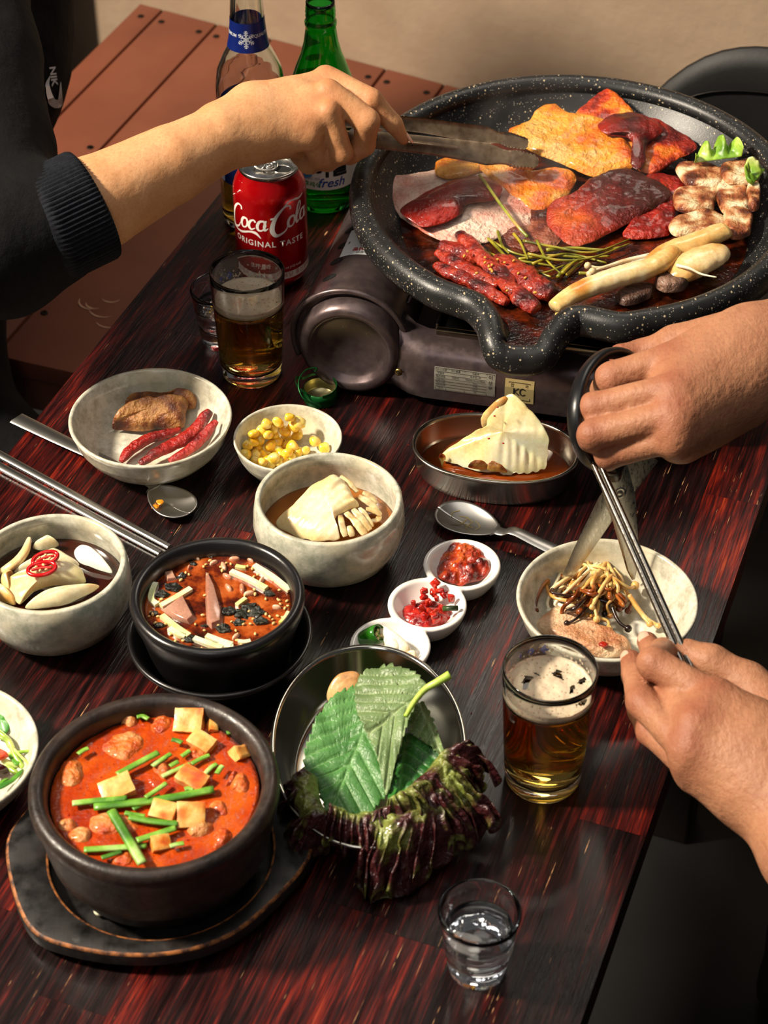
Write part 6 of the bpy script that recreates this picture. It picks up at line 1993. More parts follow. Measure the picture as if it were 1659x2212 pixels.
for k, (a, wd) in enumerate(((((1000, 1120, .045), (1100, 1230, .042), (1170, 1330, .037)), .0085), (((1060, 1090, .046), (1150, 1200, .042), (1220, 1290, .037)), .0080), (((940, 1150, .045), (960, 1260, .041), (990, 1350, .036)), .0075), (((1120, 1080, .044), (1200, 1180, .041), (1240, 1260, .037)), .006), (((1020, 1250, .041), (1040, 1300, .039), (1050, 1350, .036)), .006),
        (((1110, 970, .044), (1190, 1010, .042), (1250, 1060, .039), (1290, 1130, .036)), .0085), (((1150, 935, .043), (1230, 975, .040), (1270, 1040, .037)), .0075), (((1180, 1090, .041), (1270, 1110, .038), (1325, 1150, .035)), .008), (((940, 780, .052), (1030, 850, .049), (1100, 930, .045)), .006), (((1230, 1200, .036), (1290, 1190, .035), (1310, 1150, .034)), .006))):
    food('cabbage_strip', strip(CC(*a), wd * .8, 80 + k, .2, 44, 14, .42, .2), tintf(['#9c7c50', '#cfae74', '#e4cfa0', '#b99c70'], 90, 80 + k), M_veg, parent=cabl)
M_fleck = simple('chili_fleck', '#a8140c', .4)

# ---- pickled onions in soy
OC = crop(0, 1080, 5.53)
surf('soy_brine', O, .0523, .037, broth('dark_soy', '#220803', n=(20, '#3a1206')), 'dark soy brine under the pickled onions', 'brine')
T_on = lambda s: tintf(['#8c4c14', '#c8923e', '#dcc088', '#e6d8ac', '#e2d6b0'], 26, s, -.75, .45)
def green_end(V):
    base = T_on(91)(V)
    g = np.clip((V[:, 0] - P(150, 1240, .05)[0]) / .022, 0, 1)[:, None]
    return base * (1 - g * .75) + pal('#b9c070')[0] * g * .75
on = [(((65, 985, .044), (180, 885, .050), (420, 795, .055), (620, 738, .056), (780, 738, .055), (950, 800, .051), (1008, 900, .047), (1012, 985, .043), (880, 1008, .043), (600, 1022, .044), (420, 1085, .044), (300, 1165, .043), (235, 1240, .042), (150, 1150, .043)), green_end, 'large glossy onion wedge with a greenish end, carrying the chili rings'),
      (((300, 1285, .040), (420, 1165, .044), (560, 1095, .046), (800, 1045, .046), (1160, 1022, .042), (1130, 1075, .041), (1000, 1150, .040), (750, 1250, .040), (500, 1290, .040)), T_on(92), 'cream onion wedge lying along the front wall of the bowl'),
      (((170, 865, .044), (280, 775, .047), (420, 720, .048), (620, 602, .049), (700, 602, .049), (860, 690, .047), (940, 780, .044), (700, 800, .046), (400, 840, .045)), T_on(93), 'pale onion wedge tucked behind the large one'),
      (((888, 650, .042), (900, 590, .044), (980, 550, .046), (1100, 592, .046), (1230, 700, .044), (1340, 848, .040), (1290, 866, .039), (1100, 800, .040), (950, 740, .040)), tintf(['#e0c07c', '#f2ead6', '#f6f0e2'], 30, 94, -1, .2), 'white onion wedge floating at the right of the bowl'),
      (((395, 560, .040), (520, 480, .043), (600, 455, .046), (700, 530, .043), (620, 580, .040), (480, 600, .039)), T_on(95), 'small onion tip at the far side of the brine'),
      (((-60, 1000, .042), (60, 1062, .044), (180, 1182, .042), (170, 1250, .040), (0, 1195, .040), (-80, 1100, .040)), T_on(96), 'onion piece cut by the left picture edge at the front'),
      (((8, 960, .044), (60, 862, .046), (160, 872, .046), (110, 930, .045), (120, 1100, .042), (30, 1050, .042)), T_on(97), 'narrow onion piece left of the large wedge')]
for k, (pg, tf, lb) in enumerate(on):
    food('onion_wedge', ridged(patch(OC(*pg), th=.003, dome=.004, amp=.0007, sc=30, seed=90 + k, n=90, nr=18, edge=.0006, power=8), (1, .25, 0), 700, .00018, k), tf, M_veg, lb, 'onion')
food('onion_wedge', strip(OC((-40, 880, .041), (80, 820, .046), (200, 740, .049), (300, 610, .052), (352, 450, .056)), .0085, 98, .03, 40, 16, .8, .45), T_on(98), M_veg, 'curved golden onion sliver leaning on the left wall', 'onion')
M_chili = simple('red_chili_skin', '#b3060e', .18, coat=.6)
M_pith = simple('chili_pith', '#c2201c', .4); M_seed = simple('pale_chili_seed', '#e6c98a', .4)
for k, (c, z, la, lb_, tl, lb) in enumerate((((540, 700), .0625, .0092, .0052, 14, 'upper red chili ring on the onion'), ((500, 822), .0610, .0102, .0056, -2, 'lower red chili ring on the onion'))):
    q = P(*OC(c)[0], z)
    th = math.radians(tl + 3)
    ex, ey = np.array([math.cos(th), math.sin(th), .15]), np.array([-math.sin(th), math.cos(th), .25])
    ring_ = [q + ex * la * math.cos(a) + ey * lb_ * math.sin(a) for a in np.linspace(0, 2 * np.pi, 28, endpoint=False)]
    t_ = thing('chili_ring', lb, 'chili slice', tuple(q))
    obj('skin', tube(smooth_path(ring_, 64, closed=True), .0016, 10, closed=True), M_chili, t_)
    obj('pith', tube(smooth_path([q - ex * la * .75, q + ey * .0008, q + ex * la * .75], 16), .0011, 8), M_pith, t_)
    for v in seeds('seed', [q + ex * la * s_ + ey * lb_ * w_ + [0, 0, .0008] for s_, w_ in ((-.4, .3), (.1, .45), (.35, -.3), (-.1, -.35))], '', '', None, '', .0014, seed=k):
        obj('seed', v, M_seed, t_)

# ---- cold acorn jelly soup
SP_ = crop(260, 1140, 3.770)
SZ = .0605
def soupm():
    m = NT('cold_soup_surface')
    c = m.ramp(m.noise(55, 5, .6), [(.34, hexc('#1c0a04')), (.45, hexc('#5a1c08')), (.56, hexc('#9c4414')), (.7, hexc('#b5602a'))])
    m.set(base=c, rough=.08, coat=.5, coatr=.04, sss=.1, ssss=.004)
    m.bump(m.noise(420, 3), .3, .0006)
    return m.m
surf('cold_soup', S, .0522, SZ, soupm(), 'brown red cold soup in the small black pot', 'soup', amp=.0004)
T_cuc = lambda s: tintf(['#7fa02c', '#c4cc7c', '#e0dfae', '#e8e6c4'], 60, s, -.8, .3)
cuc = [((900, 360), (1050, 425), (1190, 500)), ((1090, 312), (1240, 405), (1380, 515)), ((330, 642), (450, 575), (575, 500)), ((300, 630), (252, 590), (262, 520), (290, 455)), ((340, 720), (450, 810), (560, 885)), ((600, 905), (720, 950), (830, 985)), ((700, 885), (820, 930), (910, 958)), ((400, 825), (470, 870), (530, 890)), ((948, 632), (990, 600), (1022, 578)), ((700, 172), (760, 185), (820, 202)), ((1305, 780), (1345, 735), (1372, 690)), ((960, 930), (1010, 935), (1060, 925)), ((800, 955), (860, 970), (920, 965)), ((940, 315), (980, 325), (1020, 328))]
for k, a in enumerate(cuc):
    p = [P(q[0], q[1], SZ + .0012) for q in SP_(*a)]
    food('cucumber_strip', tube(smooth_path(p, 18), .0021 if k < 8 else .0016, sec=[(1, .8), (-1, .8), (-1, -.8), (1, -.8)], upv=(0, 0, 1)), T_cuc(k), M_veg, 'pale green cucumber strip floating in the cold soup', 'cucumber', group='cucumber strips in the cold soup', smooth='sharp')
T_jel = lambda s: tintf(['#8a6050', '#a87c68', '#b98e78'], 60, s)
for pg, z1, lb in ((((692, 360), (765, 490), (845, 700), (840, 790), (745, 832), (702, 790), (690, 600)), .0045, 'long pointed slab of acorn jelly in the centre of the cold soup'), (((320, 665), (512, 575), (632, 740), (570, 790), (430, 745)), .005, 'wedge of acorn jelly at the left of the cold soup'), (((345, 372), (430, 362), (472, 425), (380, 440)), .003, 'small acorn jelly corner at the far left of the soup')):
    W_ = [P(q[0], q[1], SZ)[:2] for q in SP_(*pg)]
    c_ = np.mean(W_, 0)
    V, F = prism([tuple(q) for q in W_], SZ - .001, SZ + z1, .0006, 2)
    V = np.array(V); up_ = V[:, 2] > SZ
    V[up_, :2] = c_ + (V[up_, :2] - c_) * np.array([.72, .9]); V[up_, 2] -= .0022 * np.abs(V[up_, 0] - c_[0]) / .01
    food('acorn_jelly', (V, F), T_jel(3), foodm('acorn_jelly_flesh', .14, (90, .1, .0005), sss=.35, coat=.4, scale=.008), lb, 'jelly', smooth='sharp')
T_sea = tintf(['#050705', '#10140c', '#23250f'], 90, 1)
for k, (c, r_) in enumerate((((880, 680), 60), ((1000, 700), 70), ((1110, 690), 75), ((1140, 760), 55), ((840, 820), 55), ((1060, 640), 50), ((560, 900), 55), ((430, 480), 65), ((340, 540), 50), ((590, 290), 30), ((500, 400), 40), ((690, 800), 26), ((780, 930), 26), ((310, 800), 40), ((740, 230), 30), ((1210, 540), 38), ((280, 700), 34), ((960, 770), 40))):
    pg = [(c[0] + r_ * (1.1 + .3 * math.sin(5 * a + k)) * math.cos(a), c[1] + r_ * .55 * math.sin(a)) for a in np.linspace(0, 6.28, 11)[:-1]]
    food('seaweed_flake', patch(SP_(*pg), z=SZ + .0006, th=.0012, amp=.0022, sc=260, seed=k, edge=.0028, esc=300, n=44, nr=10), T_sea, M_cooked, 'torn black seaweed flake floating in the cold soup', 'seaweed', group='seaweed flakes in the cold soup')
T_kb = lambda s: tintf(['#b06a48', '#cf9474', '#e0b898'], 80, s)
for k, (c, r_) in enumerate((((930, 260), 48), ((840, 320), 52), ((760, 290), 40), ((1060, 270), 40), ((1150, 430), 34), ((1270, 650), 38), ((990, 500), 50), ((1050, 540), 46), ((880, 490), 40), ((940, 890), 42), ((620, 260), 34), ((700, 200), 38), ((1240, 320), 40), ((1330, 480), 40), ((1130, 240), 30), ((870, 400), 48), ((560, 330), 28))):
    an = k * 1.3
    pg = [(c[0] + r_ * (math.cos(a) * math.cos(an) - .42 * math.sin(a) * math.sin(an)), c[1] + r_ * .72 * (math.cos(a) * math.sin(an) + .42 * math.sin(a) * math.cos(an))) for a in np.linspace(0, 6.28, 9)[:-1]]
    food('kimchi_piece', patch(SP_(*pg), z=SZ, th=.0016, dome=.001, amp=.0006, sc=120, seed=k, n=36, nr=10), T_kb(k), M_veg, 'pinkish chopped kimchi piece floating in the cold soup', 'kimchi', group='chopped kimchi in the cold soup')
rs_ = random.Random(5); spots = []
while len(spots) < 75:
    a, q = rs_.uniform(0, 6.283), math.sqrt(rs_.uniform(.05, 1)) * .049
    if rs_.random() < .35: q = rs_.uniform(.042, .050)
    spots.append(np.array([S[0] + q * math.cos(a), S[1] + q * math.sin(a), SZ + .0010]))
M_ses2 = simple('pale_sesame', '#e2b874', .35)
for v in seeds('sesame_seed', spots, '', '', None, '', .0015, seed=9):
    obj('sesame_seed', v, M_ses2, label='pale sesame seed floating in the cold soup', cat='seed', group='sesame seeds in the cold soup')

# ---- kimchi stew
SW = crop(0, 1380, 2.37)
KZ = .0725
def stewm():
    m = NT('stew_surface')
    c = m.ramp(m.noise(30, 4, .6), [(.3, hexc('#8c2205')), (.5, hexc('#ac3c08')), (.75, hexc('#c45a10'))])
    sp_ = m.ramp(m.noise(420, 2), [(.66, (0, 0, 0, 1)), (.72, (1, 1, 1, 1))])
    c = m.mix(sp_, c, hexc('#7a0a04'))
    m.set(base=c, rough=.2, coat=.4, coatr=.08, sss=.15, ssss=.005)
    b = m.bump(m.noise(75, 4), .8, .005)
    m.bump(m.noise(500, 3), .25, .0005, b)
    return m.m
surf('kimchi_stew', Q, .0665, KZ, stewm(), 'orange red kimchi stew filling the large earthenware pot', 'stew', amp=.0016)
T_lump = lambda s: tintf(['#9c2c08', '#bd4c10', '#cb6a28', '#d08a50'], 70, s, -.6, .5)
lumps = [((520, 560), (560, 500), (640, 470), (720, 500), (735, 560), (690, 610), (640, 630), (560, 600)), ((300, 700), (320, 640), (380, 610), (430, 650), (420, 720), (370, 755), (320, 750)), ((455, 960), (480, 900), (600, 890), (700, 920), (710, 980), (620, 1010), (500, 1010)), ((770, 455), (790, 410), (850, 395), (880, 430), (860, 470), (800, 490)), ((610, 430), (620, 395), (680, 400), (710, 430), (670, 450)), ((1070, 880), (1090, 830), (1140, 830), (1170, 890), (1140, 910)), ((1180, 770), (1190, 710), (1240, 690), (1275, 740), (1265, 795), (1220, 790)), ((950, 1000), (960, 965), (1040, 935), (1100, 950), (1080, 1000), (1000, 1020)), ((1085, 1050), (1100, 990), (1150, 970), (1190, 1010), (1150, 1060), (1100, 1080)), ((575, 1150), (600, 1110), (660, 1095), (685, 1130), (650, 1160)), ((292, 970), (310, 935), (370, 925), (390, 960), (340, 990)), ((340, 1010), (400, 960), (460, 980), (450, 1040), (380, 1050)), ((780, 680), (800, 620), (850, 625), (870, 680), (840, 720)), ((970, 600), (980, 565), (1040, 570), (1060, 600), (1010, 620)), ((1150, 760), (1180, 700), (1215, 680), (1200, 740))]
for k, pg in enumerate(lumps):
    food('pork_piece', patch(SW(*pg), z=KZ - .0006, th=.0016, dome=.0026, amp=.0024, sc=110, seed=110 + k, edge=.0015, n=60, nr=14, power=5), T_lump(110 + k), M_meat, 'glossy pork or cabbage lump just breaking the stew surface', 'meat', group='pork lumps in the kimchi stew')
M_tofu = foodm('tofu', .42, (500, .35, .0007), sss=.3, coat=.15, scale=.006)
def tofu(c, sx, sy, sz_, rz, tilt, z, seed, lb):
    px, py = SW(c)[0]
    q = P(px, py, z)
    n_ = 9
    V, F = sheet(lambda u, v: ((u - .5) * sx, (v - .5) * sy, 0 * u), n_, n_, sz_)
    V = np.array(V)
    e_ = np.maximum(np.abs(V[:, 0]) / (sx / 2), np.abs(V[:, 1]) / (sy / 2))
    V[:, 2] *= np.where(e_ > .99, .88, 1)
    V += np.stack([fbm(V * 170 + seed + i_ * 9, seed + i_, 3) for i_ in range(3)], 1) * .0007
    V, F = xf((V, F), q, rotm(tilt[0], tilt[1], rz))
    C_ = tintf(['#b8440a', '#d2731c', '#dea04c', '#e2b870', '#d99c48'], 110, seed, -.6, .5)
    food('tofu_cube', (V, F), C_, M_tofu, lb, 'tofu', smooth='sharp')
tofu((970, 425), .019, .0165, .010, -8, (26, -6), KZ + .0030, 1, 'square tofu slab farthest back in the stew')
tofu((1035, 535), .0165, .012, .010, -32, (10, 8), KZ + .0022, 2, 'tofu cube just below the farthest one')
tofu((1225, 590), .010, .009, .010, 40, (30, 25), KZ + .0005, 3, 'tofu corner poking out near the right rim')
tofu((600, 772), .021, .015, .010, 22, (14, -10), KZ + .0018, 4, 'tofu slab at the left with an orange face')
tofu((985, 720), .019, .013, .010, -30, (12, 10), KZ + .0020, 5, 'tofu slab in the middle beside the chopped chives')
tofu((838, 888), .0155, .0125, .010, -14, (14, 2), KZ + .0026, 6, 'small tofu cube left of the square one by the long chives')
tofu((978, 905), .0175, .0165, .010, 3, (30, 3), KZ + .0030, 7, 'square speckled tofu cube right of the long chives')
tofu((820, 1050), .012, .010, .008, 20, (20, 10), KZ + .0010, 8, 'low tofu piece near the front rim')
tofu((1085, 445), .006, .011, .008, 10, (10, 20), KZ + .0010, 9, 'thin tofu sliver next to the farthest slab')
T_chive = lambda s: tintf(['#2c5a0c', '#4c8420', '#7cab3c', '#b4cf84'], 60, s, -.6, .6)
ch_ = [((570, 880, .0065), (650, 1015, .0065), (730, 1150, .006)), ((480, 860), (820, 822), (1095, 770)), ((370, 842), (500, 828), (650, 815)), ((600, 695), (700, 640), (810, 582)), ((830, 705), (900, 670), (972, 640)), ((980, 640), (1025, 615), (1072, 595)), ((780, 652), (825, 620), (875, 588)), ((745, 812), (800, 775), (852, 738)), ((680, 872), (750, 835), (820, 802)), ((640, 890), (690, 900), (742, 908)), ((660, 912), (790, 935), (912, 946)), ((700, 1032), (800, 1000), (900, 968)), ((430, 1080), (590, 1070), (750, 1058)), ((520, 1122), (570, 1105), (622, 1088)), ((870, 1062), (905, 1052), (942, 1046)), ((880, 515), (905, 520), (932, 532)), ((1160, 482), (1185, 476), (1210, 476)), ((930, 602), (950, 588), (972, 572)), ((870, 652), (890, 640), (912, 628)), ((400, 590), (425, 572), (452, 560)), ((1050, 690), (1080, 660), (1110, 640)), ((945, 770), (965, 765), (990, 768)), ((700, 400), (730, 395), (760, 410)), ((1110, 690), (1130, 660), (1140, 650))]
for k, a in enumerate(ch_):
    h_ = [(q[2] if len(q) > 2 else .0022 + .0009 * (k % 4)) for q in a]
    p = [P(q[0], q[1], KZ + hh) for q, hh in zip(SW(*[r[:2] for r in a]), h_)]
    wd = .0034 if k < 2 else (.0026 if k in (2, 3, 10, 11, 12) else .0019)
    food('chive_length', tube(smooth_path(p, 22), wd, sec=[(1, 0), (.6, .32), (0, .42), (-.6, .32), (-1, 0), (-.6, -.2), (.6, -.2)], upv=(0, 0, 1)), T_chive(k), M_leaf, ['wide green chive lying diagonally on top of everything near the front rim', 'longest green chive running across the middle of the stew'][k] if k < 2 else 'cut green chive floating in the stew', 'chive', group=None if k < 2 else 'cut chives in the stew')
food('bean_sprout', strip([(205, 1966, .010), (212, 1972, .012), (222, 1974, .010)], .004, 3, .05, 14, 10, .9, .3), T_white, M_veg, 'tiny pale sprout end dropped in the wooden tray recess', 'sprout')

# ---- folded kimchi leaf in the oval dish
OD = crop(880, 850, 4.366)
def odliquid():
    t = np.linspace(0, 2 * np.pi, 72, endpoint=False); p_ = 2.25
    sx = np.sign(np.cos(t)) * np.abs(np.cos(t)) ** (2 / p_); sy = np.sign(np.sin(t)) * np.abs(np.sin(t)) ** (2 / p_)
    ca, sa = math.cos(OVa), math.sin(OVa)
    ring_ = [(OV[0] + .0605 * x * ca - .0392 * y * sa, OV[1] + .0605 * x * sa + .0392 * y * ca) for x, y in zip(sx, sy)]
    return prism(ring_, .0020, .0062)
obj('kimchi_juice', odliquid(), broth('orange_juice_brown', '#5a2408', n=(20, '#8c3c0c')), label='thin orange brown juice in the small oval steel dish', cat='juice')
lf = patch(OD((300, 600, .012), (420, 490, .020), (600, 385, .032), (730, 325, .040), (760, 240, .047), (850, 120, .057), (955, 32, .064), (1060, 70, .064), (1200, 200, .056), (1290, 330, .047), (1332, 440, .039), (1315, 600, .022), (1290, 705, .011), (1100, 745, .009), (900, 745, .009), (700, 735, .009), (450, 660, .010)), th=.004, dome=.004, amp=.0035, sc=30, seed=131, n=140, nr=30, power=12)
V = lf[0]
g0 = P(*OD((1180, 640))[0], .02)
fr = np.clip(1 - np.linalg.norm(V - g0, axis=1) / .035, 0, 1)
V[:, 2] += np.sin(V[:, 0] * 900) * .0018 * fr
kiml = food('kimchi_leaf', ridged((V, lf[1]), P(*OD((950, 60))[0], .04) - P(*OD((500, 620))[0], .04), 600, .00022, 5), tintf(['#d98a2c', '#dcc27e', '#e6d8a4', '#eee6c4'], 28, 131, -1.0, .3), M_veg, 'large pale kimchi leaf folded upright in the small oval dish', 'kimchi')
food('folded_edge', strip(OD((735, 320, .036), (770, 230, .046), (850, 130, .056), (950, 45, .064)), .012, 7, .08, 34, 12, .5, .3), tintf(['#b9803c', '#d9b878', '#e2cb90'], 50, 132), M_veg, 'folded back edge with chili specks', parent=kiml)
for k, (a, lb) in enumerate((((570, 690, .016), (640, 640, .018), (720, 660, .017), (760, 700, .014), (680, 715, .013)), ((750, 700, .014), (790, 645, .018), (860, 680, .016), (940, 735, .012), (820, 735, .012)), ((295, 600, .016), (330, 570, .018), (370, 610, .015), (330, 625, .013))) and (((((570, 690, .016), (640, 640, .018), (720, 660, .017), (760, 700, .014), (680, 715, .013))), 'dark curled leaf edge at the front of the kimchi'), ((((750, 700, .014), (790, 645, .018), (860, 680, .016), (940, 735, .012), (820, 735, .012))), 'second dark leaf edge right of the first one'), ((((295, 600, .016), (330, 570, .018), (370, 610, .015), (330, 625, .013))), 'small dark tip at the left end of the kimchi'))):
    food('dark_edge', patch(OD(*a), th=.003, amp=.0022, sc=140, seed=140 + k, n=50, nr=12, edge=.002), tintf(['#2c160a', '#6a3c18', '#a5783c', '#7a8040'], 110, 140 + k), M_veg, lb, parent=kiml)
fk = []
for q in ((850, 130), (820, 215), (765, 425), (1110, 440), (735, 1165), (920, 465)):
    px, py = OD(q)[0]
for q, z in (((850, 130), .0665), ((822, 212), .0555), ((768, 425), .046), ((905, 470), .0500)):
    fk.append(lathe([(0, -.0003), (.0011, 0), (0, .0005)], 7, P(*OD(q)[0], z)))
obj('chili_specks', join(*fk), M_fleck, label='red chili specks on the folded kimchi leaf', cat='chili', kind='stuff')

# ---- the three sauces
SD = crop(560, 1120, 2.514)
blob = lambda cx, cy, rx, ry, k, n=14: [(cx + rx * (1 + .08 * math.sin(3 * a + k)) * math.cos(a), cy + ry * (1 + .08 * math.cos(2 * a + k)) * math.sin(a)) for a in np.linspace(0, 6.283, n)[:-1]]
food('soybean_paste', patch(SD(*blob(1112, 245, 158, 118, 1)), z=.0125, th=.003, dome=.0055, amp=.0045, sc=150, seed=151, n=120, nr=28, edge=.002, power=4), tintf(['#4a0c04', '#7e1a06', '#a0300a', '#b8500f'], 140, 151), M_paste, 'chunky red soybean paste in the farthest sauce well', 'sauce')
food('seafood_relish', patch(SD(*blob(910, 520, 150, 72, 2)), z=.010, th=.003, dome=.003, amp=.003, sc=160, seed=152, n=100, nr=22, edge=.002, power=4), tintf(['#6a0606', '#9c120a', '#b82a10'], 120, 152), M_paste, 'bright red chopped relish in the middle sauce well', 'sauce')
rs_ = random.Random(8)
M_chunk = foodm('glossy_red_chunk', .12, (200, .3, .0008), sss=.3, coat=.6, scale=.005)
for k in range(24):
    t = rs_.random()
    x = 930 + rs_.gauss(0, 55) + 20 * (1 - t); y = 380 + 170 * t + rs_.gauss(0, 14)
    if k < 4: x, y = 955 + rs_.gauss(0, 8), 350 + 18 * k
    x = min(max(x, 785), 1050)
    z = .0165 + max(0, (480 - y)) * .00006 + rs_.uniform(0, .002)
    if k < 4: z = .0235 - .0012 * k
    s_ = rs_.uniform(.8, 1.3) * .0042
    V, F = box(s_ * 1.3, s_, s_ * .7, s_ * .22, 2, rot=rotm(rs_.uniform(0, 360), rs_.uniform(0, 360), rs_.uniform(0, 360)))
    V = V * (1 + .22 * vnoise(V * 500 + k, k)[:, None])
    food('relish_chunk', xf((V, F), P(*SD((x, y))[0], z)), tintf(['#7c0806', '#a8120c', '#c0361a', '#960c0c'], 200, k), M_chunk, 'glossy red chunk in the heap in the middle sauce well', 'relish', group='red relish chunks')
food('chive_length', tube([P(*SD((1000, 490))[0], .021), P(*SD((1040, 488))[0], .0225), P(*SD((1078, 487))[0], .022)], .0021, 9), tintf(['#1c2a10', '#3c5a20'], 80, 3), M_leaf, 'single dark green chive bit on the red relish', 'chive')
T_gar = tintf(['#d9c07c', '#eedfb0', '#f4ecd0'], 40, 4, -.9, .3)
for k, (pg, lb) in enumerate(((((635, 610, .022), (665, 588, .024), (740, 630, .023), (810, 690, .021), (822, 722, .020), (780, 742, .019), (700, 680, .021)), 'largest garlic slice lying across the nearest sauce well'), (((680, 690, .021), (705, 662, .023), (750, 672, .022), (770, 715, .020), (735, 735, .019)), 'round garlic clove half in front of the largest slice'), (((795, 745, .018), (830, 728, .020), (856, 745, .019), (850, 785, .016), (820, 770, .016)), 'small garlic clove nearest the dish edge'), (((670, 650, .019), (690, 640, .020), (700, 680, .019), (675, 700, .018)), 'thin garlic slice between the green chili and the largest slice'))):
    food('garlic_slice', patch(SD(*pg), th=.003, dome=.002, amp=.0004, sc=60, seed=160 + k, n=50, nr=12, edge=.0005), T_gar, M_veg, lb, 'garlic')
q = P(*SD((612, 640))[0], .021)
gc = thing('green_chili_piece', 'cut green chili piece in the nearest sauce well', 'chili', tuple(q))
ax = np.array([.55, -.25, .55]); ax /= np.linalg.norm(ax); Rg = frame_to(ax); Rg = np.stack([Rg[:, 1], Rg[:, 2], Rg[:, 0]], 1)
M_gch = simple('green_chili_skin', '#2f7a1a', .18, coat=.6, vary=(120, '#1c5510', .3, .7))
M_gin = simple('green_chili_flesh', '#9cc060', .35)
obj('skin', xf(lathe([(.0072, -.009), (.0078, -.004), (.0080, .004), (.0076, .0085), (.0066, .0088), (.0062, .004), (.0060, -.008)], 40, wob=.0008), q, Rg), M_gch, gc)
obj('flesh', xf(lathe([(0, .0035), (.0062, .0035)], 30), q, Rg), M_gin, gc)
obj('pith', xf(join(tube([(-.006, 0, .0045), (0, .001, .006), (.006, 0, .0045)], .0012, 8), tube([(0, -.006, .0045), (0, 0, .006)], .0010, 8)), q, Rg), M_gin, gc)
for v in seeds('seed', [q + Rg @ np.array(o_) for o_ in ((.002, .002, .007), (-.002, .001, .007), (.001, -.003, .0068), (-.003, -.002, .0065))], '', '', None, '', .0015, seed=6):
    obj('seed', v, M_seed, gc)

# ---- perilla leaves and red lettuce
def leafm(name, rough=.42):
    m = NT(name)
    at = m.attr()
    m.set(base=m.mix(.3, at, m.ramp(m.noise(300, 4), [(.3, (.4, .4, .4, 1)), (.7, (.65, .65, .65, 1))]), 'OVERLAY'), rough=rough, sss=.12, ssss=.002, spec=.45)
    vor = m.n('ShaderNodeTexVoronoi', feature='DISTANCE_TO_EDGE'); vor.inputs['Scale'].default_value = 230
    m.l(m.tc.outputs['Object'], vor.inputs['Vector'])
    h = m.ramp(vor.outputs['Distance'], [(0.0, (0, 0, 0, 1)), (.12, (1, 1, 1, 1))])
    b = m.bump(h, .25, .0006)
    m.bump(m.noise(90, 4), .5, .0025, b)
    return m.m
M_peril = leafm('perilla_leaf')
def perilla(pg, base, tip, cols, seed, label, z=.045, teeth=.0016, veins=.0010, vein_col='#9cbf7a', th=.0006, sp_=.0105, fold=None):
    W = np.array([P(q[0], q[1], q[2] if len(q) > 2 else z) for q in SD(*pg)])
    n = 240
    W = smooth_path(W, n, closed=True)
    c = W.mean(0)
    B, Tp = P(*SD(base[:2])[0], base[2] if len(base) > 2 else z), P(*SD(tip[:2])[0], tip[2] if len(tip) > 2 else z)
    ax = (Tp - B)[:2]; L = np.linalg.norm(ax); ax = ax / L; sd_ = np.array([-ax[1], ax[0]])
    out = (W - c); on_ = np.linalg.norm(out[:, :2], axis=1)[:, None]
    arc = np.concatenate([[0], np.cumsum(np.linalg.norm(np.diff(W, axis=0), axis=1))])
    saw = (arc / .0062) % 1.0
    W = W + out / on_ * (teeth * (saw - .5))[:, None]
    nr = 26
    rs = np.linspace(0, 1, nr)
    V = np.vstack([[c]] + [c + (W - c) * r_ for r_ in rs[1:]])
    V[:, 2] = V[:, 2]
    rr = np.concatenate([[0], np.repeat(rs[1:], n)])
    s_ = (V[:, :2] - B[:2]) @ ax; t = (V[:, :2] - B[:2]) @ sd_
    main = np.exp(-(t / .0011) ** 2)
    ph = ((s_ - np.abs(t) * .95 + seed * .003) / sp_) % 1.0
    dv = np.minimum(ph, 1 - ph) * sp_ * .72
    side = np.exp(-(dv / .00062) ** 2) * (np.abs(t) > .001)
    ph2 = ((s_ * .9 + np.abs(t) * 1.3) / .0042) % 1.0
    d2 = np.minimum(ph2, 1 - ph2) * .0042
    ter = np.exp(-(d2 / .0004) ** 2) * .35
    vv = np.clip(main + side * .85 + ter * .4, 0, 1)
    pucker = np.cos(np.clip(dv / (sp_ * .36), 0, 1) * np.pi)
    V[:, 2] += -vv * veins - pucker * .0003 + fbm(V * 55 + seed, seed, 3) * .0016 + np.sin(arc[np.arange(len(V)) % n - 1 if False else ((np.arange(len(V)) - 1) % n)] * 260) * .0011 * rr ** 3
    if fold: V[:, 2] += fold(s_ / L, t)
    V2 = V.copy(); V2[:, 2] -= th
    N = len(V); F = []
    for j in range(n):
        F.append((0, 1 + j, 1 + (j + 1) % n)); F.append((N, N + 1 + (j + 1) % n, N + 1 + j))
    for k in range(nr - 2):
        for j in range(n):
            a, b = 1 + k * n, 1 + (k + 1) * n; j2 = (j + 1) % n
            F.append((a + j, b + j, b + j2, a + j2)); F.append((N + a + j, N + a + j2, N + b + j2, N + b + j))
    k = 1 + (nr - 2) * n
    for j in range(n):
        j2 = (j + 1) % n; F.append((k + j, N + k + j, N + k + j2, k + j2))
    C_ = tintf(cols, 30, seed, -.8, .8)(V) * (1 - vv[:, None] * .75) + pal(vein_col)[0] * vv[:, None] * .75
    return obj('perilla_leaf', (np.vstack([V, V2]), F), M_peril, col=np.vstack([C_, C_]), label=label, cat='leaf')
food('mushroom_slice', patch(SD((365, 985, .030), (385, 910, .036), (440, 862, .040), (520, 850, .041), (560, 880, .040), (540, 960, .034), (440, 1010, .030)), th=.006, dome=.002, amp=.0006, sc=40, seed=171, n=60, nr=14), tintf(['#8a5a2a', '#b98a54', '#d9b27c'], 60, 171), M_veg, 'tan round mushroom under the perilla leaves at the back of the steel dish', 'mushroom')
